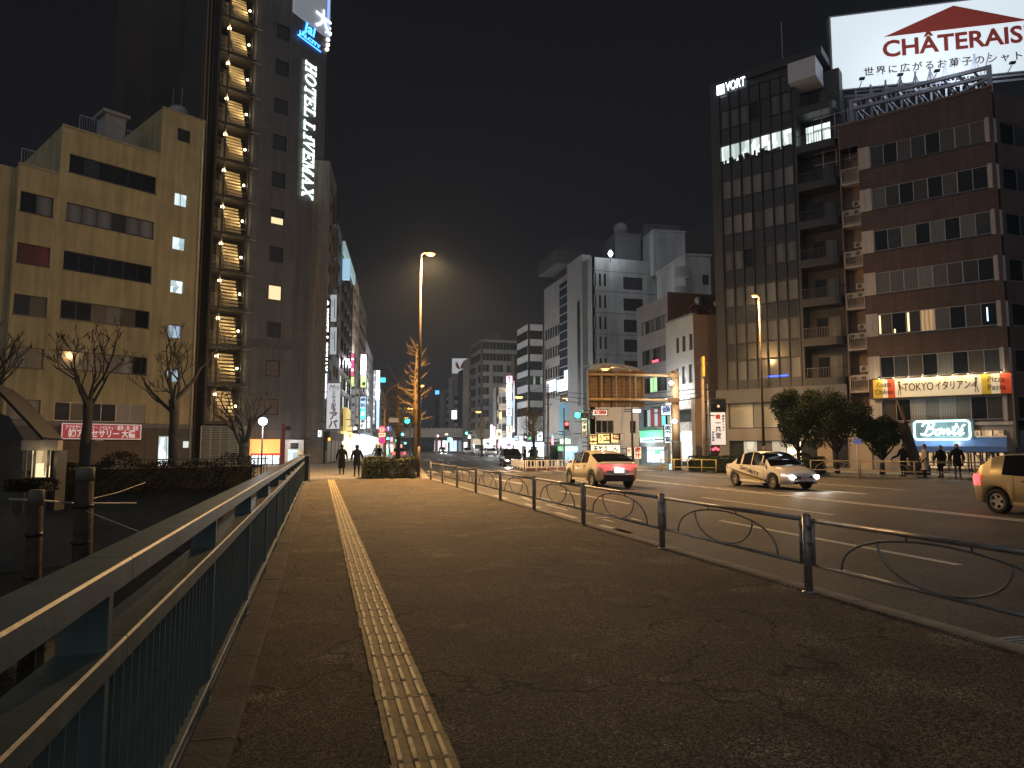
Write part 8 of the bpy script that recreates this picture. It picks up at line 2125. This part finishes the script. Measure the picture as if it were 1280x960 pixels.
# ================================================================== VEHICLES
def lerp_tab(tab, x):
    if x <= tab[0][0]: return tab[0][1]
    for (a, b), (c, d) in zip(tab, tab[1:]):
        if x <= c:
            u = (x - a) / (c - a); u = u * u * (3 - 2 * u) * .5 + u * .5; return b + (d - b) * u
    return tab[-1][1]
CARGLASS = M('car_glass', (.010, .011, .013), .05, 0, 0, spec=.8)
TYRE = M('tyre_rubber', (.012, .012, .012), .85, 0, .1)
RIMM = M('alloy_rim', (.52, .50, .46), .3, .8, .05)
CARIN = M('car_underside', (.008, .008, .008), .8)
def paint(name, c, rough=.28, metal=.0): return M(name, c, rough, metal, .04, 1.5, spec=.6, coat=.8)
CARS = {
 'sedan': dict(L=4.40, W=1.70, wx=(.83, 3.48), wr=.305, sill=.26,
    belt=[(0, .60), (.03, .80), (.12, .93), (.5, .97), (1.2, .955), (2.6, .93), (3.15, .915), (3.7, .83), (4.1, .73), (4.3, .63), (4.4, .48)],
    roof=[(.55, .975), (.95, 1.20), (1.35, 1.40), (1.75, 1.47), (2.3, 1.475), (2.6, 1.43), (3.0, 1.20), (3.42, .90)], cab=(.55, 3.42), rear=(.55, 1.35), wind=(2.6, 3.42), pill=[(1.28, 1.40), (2.02, 2.08), (2.72, 2.80)], side=(.95, 2.98),
    wid=[(0, .70), (.06, .90), (.3, .98), (1.0, 1.0), (3.3, 1.0), (3.9, .95), (4.2, .84), (4.34, .70), (4.4, .58)], low=[(0, .42), (.1, .30), (.4, .24), (3.9, .22), (4.3, .24), (4.4, .34)]),
 'hatch': dict(L=4.15, W=1.70, wx=(.72, 3.32), wr=.315, sill=.27,
    belt=[(0, .62), (.05, .86), (.14, 1.0), (.8, 1.0), (2.0, .955), (2.9, .93), (3.5, .83), (3.9, .70), (4.1, .58), (4.15, .45)],
    roof=[(.10, 1.03), (.30, 1.25), (.55, 1.43), (.95, 1.49), (1.8, 1.52), (2.3, 1.48), (2.75, 1.26), (3.15, .94)], cab=(.10, 3.15), rear=(.10, .55), wind=(2.3, 3.15), pill=[(.50, .88), (1.56, 1.64), (2.42, 2.50)], side=(.88, 2.75),
    wid=[(0, .74), (.06, .90), (.25, .98), (.9, 1.0), (3.1, 1.0), (3.6, .95), (3.95, .84), (4.1, .70), (4.15, .6)], low=[(0, .40), (.1, .30), (.4, .24), (3.7, .22), (4.05, .24), (4.15, .34)]),
 'suv': dict(L=4.40, W=1.80, wx=(.83, 3.48), wr=.345, sill=.30,
    belt=[(0, .70), (.04, .98), (.16, 1.06), (.6, 1.06), (1.6, 1.02), (2.8, .97), (3.3, .94), (3.9, .86), (4.2, .74), (4.4, .55)],
    roof=[(.20, 1.07), (.7, 1.24), (1.15, 1.38), (1.7, 1.48), (2.15, 1.50), (2.6, 1.44), (3.0, 1.22), (3.42, .96)], cab=(.20, 3.42), rear=(.20, 1.15), wind=(2.6, 3.42), pill=[(2.02, 2.07), (2.72, 2.76)], side=(1.25, 2.98),
    wid=[(0, .76), (.05, .90), (.25, .98), (1.0, 1.0), (3.3, 1.0), (3.9, .95), (4.2, .85), (4.34, .72), (4.4, .62)], low=[(0, .48), (.1, .36), (.4, .30), (3.9, .27), (4.3, .28), (4.4, .38)]),
}
def car(kind, label, loc, heading, col, group=None, cat='car', name='parked_car', head=0.0, tail=0.0, rim_style=0, detail=True, plate='white'):
    S = CARS[kind]; L, W_, wr = S['L'], S['W'], S['wr']
    t = thing(name, label, cat, loc, heading, group)
    # the thing's origin is the middle of the car on the ground; x runs forward
    xs = set([0, .02, .05, .09, .14, .2, L - .2, L - .14, L - .09, L - .05, L - .02, L]); x = .28
    while x < L - .22: xs.add(round(x, 3)); x += .14
    for w in S['wx']:
        for k in range(13): a = math.pi * k / 12; xs.add(round(w + math.cos(a) * (wr + .06), 3))
    for a, b in S['pill']: xs.add(a); xs.add(b)
    for k in ('cab', 'rear', 'wind', 'side'): xs.add(S[k][0]); xs.add(S[k][1])
    xs = sorted(xs); xs = [x for i, x in enumerate(xs) if i == 0 or x - xs[i - 1] > .006]
    rings = []
    for x in xs:
        w = W_ / 2 * lerp_tab(S['wid'], x); zl = lerp_tab(S['low'], x); zb = lerp_tab(S['belt'], x); zs = S['sill'] + .02
        zlow = zl
        for wxx in S['wx']:
            d = abs(x - wxx)
            if d < wr + .06 - 1e-4: zlow = max(zlow, wr + math.sqrt(max(0, (wr + .06) ** 2 - d * d)))
        c0, c1 = S['cab']; inside = c0 <= x <= c1
        zr = lerp_tab(S['roof'], x) if inside else zb
        zr = max(zr, zb)
        f = min(1, max(0, (zr - zb) / .5)); wr_ = w * (.955 - .19 * f)
        zmid = zb * .62 + .12; zmid = max(zmid, zlow + .01); z3 = max(zmid + .02, zb - .14)
        z3 = min(z3, zb - .02) if zb - .02 > zmid else zmid + .005
        crown = .035 if not inside else .03 + .02 * f
        r = [(x, 0, zl + .02 if zlow == zl else zlow), (x, w * .80, zlow), (x, w * .965, zlow + .0), (x, w * 1.0, max(zmid, zlow + .004)), (x, w * .992, max(z3, zlow + .008)), (x, w * .955, max(zb, zlow + .012)), (x, wr_, max(zr, zb + .002)), (x, wr_ * .72, max(zr, zb) + crown * .8), (x, 0, max(zr, zb) + crown)]
        rings.append(r)
    nR = 9
    body, gl_side, gl_front, gl_rear, arch = MB(), MB(), MB(), MB(), MB(); sides = {}
    def V_(i, j, s): p = rings[i][j]; return (p[0] - L / 2, p[1] * s, p[2])
    tgt = {'b': {}, 's': {}, 'f': {}, 'r': {}, 'a': {}}
    MBs = {'b': body, 's': gl_side, 'f': gl_front, 'r': gl_rear, 'a': arch}
    def vi(kx_, i, j, s):
        key = (i, j, s if j not in (0, 8) else 0); d = tgt[kx_]
        if key not in d: d[key] = len(MBs[kx_].v); MBs[kx_].v.append(V_(i, j, s))
        return d[key]
    for i in range(len(xs) - 1):
        xm = (xs[i] + xs[i + 1]) / 2
        incab = S['cab'][0] <= xm <= S['cab'][1]
        for j in range(nR - 1):
            k_ = 'b'
            if j == 0: k_ = 'a'
            if incab and j == 5 and S['side'][0] <= xm <= S['side'][1] and not any(a <= xm <= b for a, b in S['pill']): k_ = 's'
            if incab and j in (6, 7) and S['wind'][0] <= xm <= S['wind'][1] - .03: k_ = 'f'
            if incab and j in (6, 7) and S['rear'][0] + .02 <= xm <= S['rear'][1]: k_ = 'r'
            for s in (1, -1):
                if k_ == 's':
                    kk = (s, sum(xm > b for a, b in S['pill'])); sides.setdefault(kk, MB()).v += [V_(i, j, s), V_(i, j + 1, s), V_(i + 1, j + 1, s), V_(i + 1, j, s)]
                    m0 = len(sides[kk].v) - 4; ff = (m0, m0 + 1, m0 + 2, m0 + 3); sides[kk].f.append(ff if s < 0 else ff[::-1]); continue
                q = [vi(k_, i, j, s), vi(k_, i, j + 1, s), vi(k_, i + 1, j + 1, s), vi(k_, i + 1, j, s)]
                MBs[k_].f.append(tuple(q if s < 0 else reversed(q)))
    for i in (0, len(xs) - 1):
        loop = [vi('b', i, j, 1) for j in range(nR)] + [vi('b', i, j, -1) for j in range(nR - 2, 0, -1)]
        body.f.append(tuple(loop if i else reversed(loop)))
    bo = body.build('body', col, t, smooth=True)
    arch.build('underside', CARIN, t)
    for mb in sides.values(): mb.build('side_window', CARGLASS, t)
    for mb, nm in ( (gl_front, 'windscreen'), (gl_rear, 'rear_window')):
        if mb.f: mb.build(nm, CARGLASS, t, smooth=True)
    def side_w(x): return W_ / 2 * lerp_tab(S['wid'], x)
    # wheels
    tyre = MB(); pr = [(wr * .64, -.095), (wr * .93, -.10), (wr, -.075), (wr, .075), (wr * .93, .10), (wr * .64, .095), (wr * .64, -.095)]
    n = 24; R_ = []
    for r_, y_ in pr:
        i0 = len(tyre.v)
        for j in range(n): a = 2 * math.pi * j / n; tyre.v.append((r_ * math.cos(a), y_, r_ * math.sin(a)))
        R_.append(i0)
    for a_, b2 in zip(R_, R_[1:]):
        for j in range(n): tyre.f.append((a_ + j, a_ + (j + 1) % n, b2 + (j + 1) % n, b2 + j))
    tyre = tyre.mesh('tyre', TYRE, True)
    rim = MB(); rim.disc((0, .035, 0), (0, 1, 0), wr * .64, .10, 24, wr * .55); rim.disc((0, .045, 0), (0, 1, 0), wr * .15, .05, 12)
    nsp = 5 if rim_style == 0 else 7
    for k in range(nsp):
        a = 2 * math.pi * k / nsp; u = Vector((math.cos(a), 0, math.sin(a))); rim.bar(u * wr * .12 + Vector((0, .055, 0)), u * wr * .60 + Vector((0, .06, 0)), wr * .26 if rim_style == 0 else wr * .14, .03, upv=(0, 1, 0))
    rim = rim.mesh('rim', RIMM); disc_ = MB().disc((0, .0, 0), (0, 1, 0), wr * .56, .02, 20).mesh('hub_disc', CARIN)
    for wxx in S['wx']:
        for s in (1, -1):
            w = put('wheel', tyre, t, (wxx - L / 2, s * (W_ / 2 - .115), wr), 0 if s > 0 else math.pi)
            if detail: put('rim', rim, w); put('hub_disc', disc_, w)
            else: put('rim', disc_, w)
    bm_ = lambda q, nm, m, p=t, **k: q.build(nm, m, p, **k)
    X0, X1 = -L / 2, L / 2
    hz = lerp_tab(S['belt'], L - .18)
    # headlamps, tail lamps as bulged lenses following the corners
    def corner_lamp(x0, x1, z0, z1, grow=.012, ys=None, n=7):
        out = []
        for s in (1, -1):
            q = MB()
            for k in range(n):
                x = x0 + (x1 - x0) * k / (n - 1); w = side_w(x) * 1.0 + grow
                for z in (z0 + (z1 - z0) * .0, (z0 + z1) / 2, z1): q.v.append((x - L / 2 + (.01 if x > L / 2 else -.01), s * w, z + (0 if z != z1 else -.0)))
            for k in range(n - 1):
                for j in range(2): a = k * 3 + j; q.f.append((a, a + 1, a + 4, a + 3) if s > 0 else (a + 3, a + 4, a + 1, a))
            out.append((q, s))
        return out
    HL = E('headlamp_lit', (1, .95, .88), 16) if head else M('headlamp_off', (.35, .35, .36), .1, .3)
    TLm = E('tail_lit', (1, .05, .05), tail * 4) if tail else M('tail_off', (.22, .01, .01), .2)
    zh = hz - .03
    for s in (1, -1):
        q = MB(); w_ = side_w(L - .12)
        pts = [(X1 - .42, s * (side_w(L - .42) + .004), zh - .02), (X1 - .22, s * (side_w(L - .22) + .006), zh - .03), (X1 - .09, s * (side_w(L - .09) + .008), zh - .07), (X1 - .015, s * side_w(L - .03) * .80, zh - .09), (X1 + .01, s * .40, zh - .10)]
        for p in pts: q.v += [(p[0], p[1], p[2] - .075), (p[0] + .012, p[1], p[2] - .03), (p[0] - .02, p[1] * .995, p[2] + .03)]
        for k in range(4):
            for j in range(2): a = k * 3 + j; q.f.append((a, a + 1, a + 4, a + 3))
        hl_ = bm_(q, 'headlight', HL if not head else M('headlamp_shell', (.6, .6, .6), .1, .2, emit=.8, ecol=(1, .95, .9)), smooth=True)
        MB().disc((X1 + .005, s * .56, zh - .11), (1, 0, 0), .075, .05, 14).build('bulb', HL, hl_)
        if head: lamp(t, (X1 + .25, s * .56, zh - .11), head, (1, .95, .88), .08, spot=rad(100)).rotation_euler = (0, rad(-80), 0)
    zt_ = lerp_tab(S['belt'], .12) - .10
    for s in (1, -1):
        q = MB()
        pts = [(X0 + .30, s * (side_w(.30) + .004), zt_), (X0 + .14, s * (side_w(.14) + .008), zt_), (X0 + .04, s * (side_w(.05) + .004), zt_), (X0 - .01, s * side_w(.0) * .92, zt_), (X0 - .018, s * (.34 if kind == 'suv' else .52), zt_)]
        hgt = .045 if kind == 'suv' else (.17 if kind == 'hatch' else .09)
        for p in pts: q.v += [(p[0], p[1], p[2] - hgt), (p[0] - .012, p[1] * 1.003, p[2]), (p[0] + .012, p[1] * .995, p[2] + hgt * .7)]
        for k in range(4):
            for j in range(2): a = k * 3 + j; q.f.append((a, a + 3, a + 4, a + 1))
        bm_(q, 'tail_light', TLm, smooth=True)
        if tail: lamp(t, (X0 - .25, s * .6, zt_), tail * 3, (1, .06, .06), .1)
    if kind == 'suv': MB().box(X0 - .03, X0 - .005, -.34, .34, zt_ - .02, zt_ + .02).build('light_bar', TLm, t)
    # bumpers and trims
    MB().box(X0 + .0, X0 + .03, -W_ * .36, W_ * .36, .30, .44 if kind != 'suv' else .56).build('lower_bumper', BLACK, t).location.x = -.035
    pm_ = {'white': M('plate_white', (.72, .74, .72), .4, emit=.0), 'lit': M('plate_lit', (.75, .78, .78), .4, emit=.85, ecol=(.85, .95, 1))}[plate]
    rp_ = MB().box(X0 - .05, X0 - .03, -.17 * 1.3, .17 * 1.3, .62 if kind != 'suv' else .64, .80 if kind != 'suv' else .84).build('rear_plate', pm_, t)
    if detail:
        fp_ = MB().box(X1 + .022, X1 + .035, -.17, .17, .40, .56).build('front_plate', M('plate_redlit', (.75, .62, .60), .4), t)  # pink puts red tail-lamp light into the plate colour
    q = MB(); gt_ = zh - .20; P = [(-.50, .28), (.50, .28), (.58, gt_ - .1), (.44, gt_), (-.44, gt_), (-.58, gt_ - .1)]
    q.v = [(X1 - .03 - abs(y) * .10, y, z) for y, z in P] + [(X1 + .018 - abs(y) * .16, y, z) for y, z in P]
    m = 6; q.f = [tuple(range(m, 2 * m)), tuple(reversed(range(m)))] + [(k, (k + 1) % m, m + (k + 1) % m, m + k) for k in range(m)]
    q.build('grille', BLACK, t)
    q = MB(); q.box(X1 - .06, X1 + .012, -.34, .34, zh - .15, zh - .08); q.build('upper_grille', BLACK, t)
    MB().disc((X1 + .018, 0, zh - .10), (1, 0, 0), .06, .012, 14, .035).build('badge', ALU, t)
    for s in (1, -1):
        q = MB(); xm = S['wind'][1] - .42 - L / 2; zb = lerp_tab(S['belt'], S['wind'][1] - .42)
        q.lathe([(.03, -.055), (.075, -.03), (.085, .02), (.05, .06)], 10); q.v = [(v[0] * .75 + xm, v[1] * 1.25 + s * (W_ / 2 + .09), v[2] + zb + .08) for v in q.v]
        q.build('mirror', col, t, smooth=True)
        if detail:
            for (a, b) in ((1.30, 1.33), (2.05, 2.08)):
                MB().box(a + .14 - L / 2, a + .30 - L / 2, s * (side_w(a) * .992), s * (side_w(a) * .992) + s * .03, lerp_tab(S['belt'], a) - .135, lerp_tab(S['belt'], a) - .11).build('door_handle', col if kind == 'sedan' else BLACK, t)
            # shut lines of the doors
            for xg in ((S['side'][0] + .32, S['pill'][1][0] + .04, S['wind'][0] + .35)):
                q = MB(); pr_ = [(lerp_tab(S['belt'], xg) - .01, .957), (lerp_tab(S['belt'], xg) - .14, .994), (lerp_tab(S['belt'], xg) * .62 + .12, 1.002), (S['sill'] + .08, .985)]
                q.tube([(xg - L / 2, s * side_w(xg) * k_, z_) for z_, k_ in pr_], .004, 4); q.build('door_gap', BLACK, t)
            MB().box(S['wx'][0] + wr + .14 - L / 2, S['wx'][1] - wr - .14 - L / 2, s * (W_ / 2 * .985), s * (W_ / 2 * 1.005), S['sill'] - .02, S['sill'] + .07).build('sill_trim', col, t)
    MB().tube([(X0 + .75, 0, 1.47 if kind == 'suv' else 1.42), (X0 + .62, 0, 1.62 if kind == 'suv' else 1.60)], .006, 4).build('aerial', BLACK, t)
    MB().box(-.9, .5, -W_ / 2 * .78, W_ / 2 * .78, .45, .92).build('seats', CARIN, t)
    return t
GOLD = paint('paint_gold', (.50, .40, .22), .3, .2); CREAM = paint('paint_cream_white', (.74, .71, .66)); YELW = paint('paint_pale_yellow', (.72, .65, .48), .28, .0); WHC = paint('paint_white', (.66, .66, .64)); DKC = paint('paint_dark', (.02, .022, .03)); SILV = paint('paint_silver', (.35, .36, .37), .3, .4)
sec = car('sedan', 'white patrol sedan with dark green and gold side stripes and headlights on', (18.35, 25.05, ROAD_Z), rad(-91), CREAM, head=60, rim_style=1, name='patrol_car')
# side livery, lying 4 mm off the doors
q1, q2, q3 = MB(), MB(), MB()
def wS(x): return CARS['sedan']['W'] / 2 * lerp_tab(CARS['sedan']['wid'], x + 2.2)
def liv(q, pts, off=.006):
    for s in (-1, 1):
        i = len(q.v)
        for k in range(13):
            u = k / 12
            xa = pts[0][0] + (pts[1][0] - pts[0][0]) * u; za = pts[0][1] + (pts[1][1] - pts[0][1]) * u ** .8; zb = pts[2][1] + (pts[3][1] - pts[2][1]) * u ** .8
            q.v += [(xa, s * (wS(xa) * 1.001 + off), za), (xa, s * (wS(xa) * 1.001 + off), zb)]
        for k in range(12): a = i + 2 * k; q.f.append((a, a + 2, a + 3, a + 1))
liv(q1, [(-1.75, .82), (.95, .36), (-1.75, .79), (.95, .28)]); liv(q2, [(-1.5, .72), (.7, .33), (-1.5, .70), (.7, .27)], .007); liv(q3, [(-1.30, .64), (.35, .30), (-1.30, .62), (.35, .28)], .007)
q1.build('dark_stripe', M('livery_green', (.01, .03, .025), .4), sec); q2.build('gold_stripe', M('livery_gold', (.45, .32, .05), .4), sec); q3.build('grey_stripe', M('livery_grey', (.20, .24, .22), .4), sec)
for s, ry in ((-1, 0), (1, math.pi)):
    o = text('SECURITY', .21, M('livery_green', (.01, .03, .025), .4), sec, (-.25, s * (CARS['sedan']['W'] / 2 + .008), .70), rot=(math.pi / 2, 0, ry), width=1.35, bold=.004, extrude=.001); o.rotation_euler = (math.pi / 2, rad(11) * (1 if s < 0 else -1), ry)
text('44-11', .13, M('plate_ink_redlit', (.3, .03, .03)), sec, (2.245, 0, .48), rot=(math.pi / 2, 0, math.pi / 2), bold=.002, extrude=.001)  # red digits carry the same tail-lamp light as colour
MB().box(.95, 2.05, -.22, .22, .0, .001).build('bonnet_mark', BLACK, sec, loc=(0, 0, .0)).hide_render = False
bpy.data.objects.remove([o for o in sec.children if o.name.startswith('bonnet_mark')][0])
hat = car('hatch', 'gold hatchback half cut off by the right picture edge with its red tail lamp lit', (17.62, 12.38, ROAD_Z), rad(-90), GOLD, tail=1.0, name='hatchback_car')
mov = car('suv', 'pale yellow coupe suv driving away with red tail lights and bright plate', (11.75, 28.0, ROAD_Z), rad(90), YELW, tail=1.3, plate='lit', name='moving_car')
lamp(mov, (-2.45, 0, .95), 3, (.9, .97, 1), .05)
# far vehicles
p = at(638.5, 578, 60); car('hatch', 'dark small car coming round the bend with two bright headlights', (p.x, p.y, ROAD_Z), rad(-98), DKC, head=220, name='approaching_car')
gpk = 'white cars parked along the far kerb'
for k, (px, D, lab, c) in enumerate(((613.5, 118, 'nearest white car of those parked along the far kerb', WHC), (603.5, 126, 'middle white car of those parked along the far kerb', WHC), (584.5, 150, 'farthest white car parked left of the truck', WHC))):
    p = at(px, 570, D); car('sedan', lab, (p.x, p.y, ROAD_Z), rad(-97), c, group=gpk, detail=False)
p = at(597, 566, 128)
TR = thing('parked_truck', 'white box truck parked behind the far white cars', 'truck', (p.x, p.y, ROAD_Z), rad(-97))
MB().box(-3.0, 1.0, -1.0, 1.0, .75, 3.1).build('cargo_box', M('truck_box', (.62, .50, .36), .6), TR)
q = MB(); q.v = [(1.08, -.95, .5), (2.9, -.95, .5), (2.95, -.95, 1.2), (2.7, -.95, 2.1), (1.08, -.95, 2.2)] + [(1.08, .95, .5), (2.9, .95, .5), (2.95, .95, 1.2), (2.7, .95, 2.1), (1.08, .95, 2.2)]
q.f = [(0, 1, 2, 3, 4), (9, 8, 7, 6, 5)] + [(k, (k + 1) % 5, 5 + (k + 1) % 5, 5 + k)[::-1] for k in range(5)]; q.build('cab', WHC, TR)
MB().poly([(2.96, -.82, 1.25), (2.96, .82, 1.25), (2.74, .78, 2.02), (2.74, -.78, 2.02)]).build('windscreen', CARGLASS, TR); MB().box(-3, 2.8, -.8, .8, .45, .74).build('chassis', BLACK, TR)
tw_ = MB().disc((0, 0, 0), (0, 1, 0), .40, .22, 20).mesh('wheel', TYRE)
for x_ in (-1.9, 2.0):
    for s in (-1, 1): put('wheel', tw_, TR, (x_, s * .88, .40))
for s in (-1, 1): MB().box(2.93, 2.98, s * .62 - .14, s * .62 + .14, .72, .9).build('headlight', M('headlamp_off', (.35, .35, .36), .1, .3), TR)
p = at(553, 566, 190); car('suv', 'car with white headlights coming toward the bridge far down the road', (p.x, p.y, ROAD_Z), rad(-97), SILV, head=900, detail=False, name='approaching_car')
p = at(499, 572, 90); car('hatch', 'car with red tail lights stopped behind the hedge on the left lane', (p.x, p.y, ROAD_Z), rad(83), SILV, tail=1.6, detail=False, name='stopped_car')
# ------------------------------------------------------------------ small lit boxes crowding the far street
R = random.Random(77); cols = [('white', WL), ('cool blue', BLL), ('warm cream', CRL), ('yellow', YL), ('pink', PK), ('teal', CY), ('red', RDL), ('green', GNL)]
seen_ = set()
for k in range(52):
    right = k % 4 != 0
    D = R.uniform(100, 230); px = R.uniform(545, 690) if right else R.uniform(474, 500)
    if right: px = min(px, 700 - (D - 100) * .75) if R.random() < .7 else px
    y = R.uniform(541, 566); w = R.uniform(1.8, 4.6); h = R.uniform(2.0, 8.0); nm, m_ = cols[R.choice((0, 0, 1, 2, 2, 3, 4, 5, 6, 7))]
    A = at(px, y, D); B = at(px + w, y + h, D)
    lab_ = ('tall ' if h > w * 1.5 else 'wide ' if w > h else 'squarish ') + nm + ' lit sign box ' + ('above' if y < 549 else 'level with' if y < 558 else 'below') + ' ' + ('the traffic lights of the left street' if not right else 'the rails of the railway bridge' if px < 575 else 'the parked truck' if px < 607 else 'the nearest parked white car' if px < 630 else 'the approaching headlights' if px < 655 else 'the orange-lit tree')
    if lab_ in seen_: continue
    seen_.add(lab_)
    t = thing('sign_box', lab_, 'sign', (A.x, A.y, B.z), -YAW, 'tiny lit sign boxes of the far street')
    ww = w * D / 853; hh_ = A.z - B.z
    MB().box(0, ww, 0, .3, 0, hh_).build('panel', m_, t); MB().box(-.08, 0, .05, .25, -.1, hh_ + .1).build('trim', ALUD, t)
    MB().bar((ww / 2, .15, hh_), (ww / 2 + .9, .6, hh_ + .3), .06).build('bracket', ALUD, t)
    if k % 3 == 0: lamp(t, (ww / 2, -1.2, hh_ / 2), 240, (.9, .95, 1), .4)
for o_ in [o for o in COL.objects if o.get('label', '').startswith('white lettered box in the bright') or o.get('label', '').startswith('long bright white blade') or o.get('label', '').startswith('tall white lit blade') or o.get('label', '').startswith('pink and white glowing')]:
    lamp(o_, (0, -1.4, 1.5), 1300, (.88, .93, 1), .6, name='sign_glow')
# ================================================================== thin haze added so the lamps get a bloom-like halo
hzm = bpy.data.materials.new('halo_haze'); hzm.use_nodes = True
_hn = hzm.node_tree.nodes; _hl = hzm.node_tree.links
_hn.remove(_hn['Principled BSDF']); _pv = _hn.new('ShaderNodeVolumePrincipled'); _pv.inputs['Color'].default_value = (.62, .78, 1.0, 1); _pv.inputs['Density'].default_value = 0.00045; _pv.inputs['Anisotropy'].default_value = 0.35
_hl.new(_pv.outputs[0], _hn['Material Output'].inputs['Volume'])
MB().box(-330, 420, -70, 520, -4.2, 62).build('haze', hzm, kind='stuff')
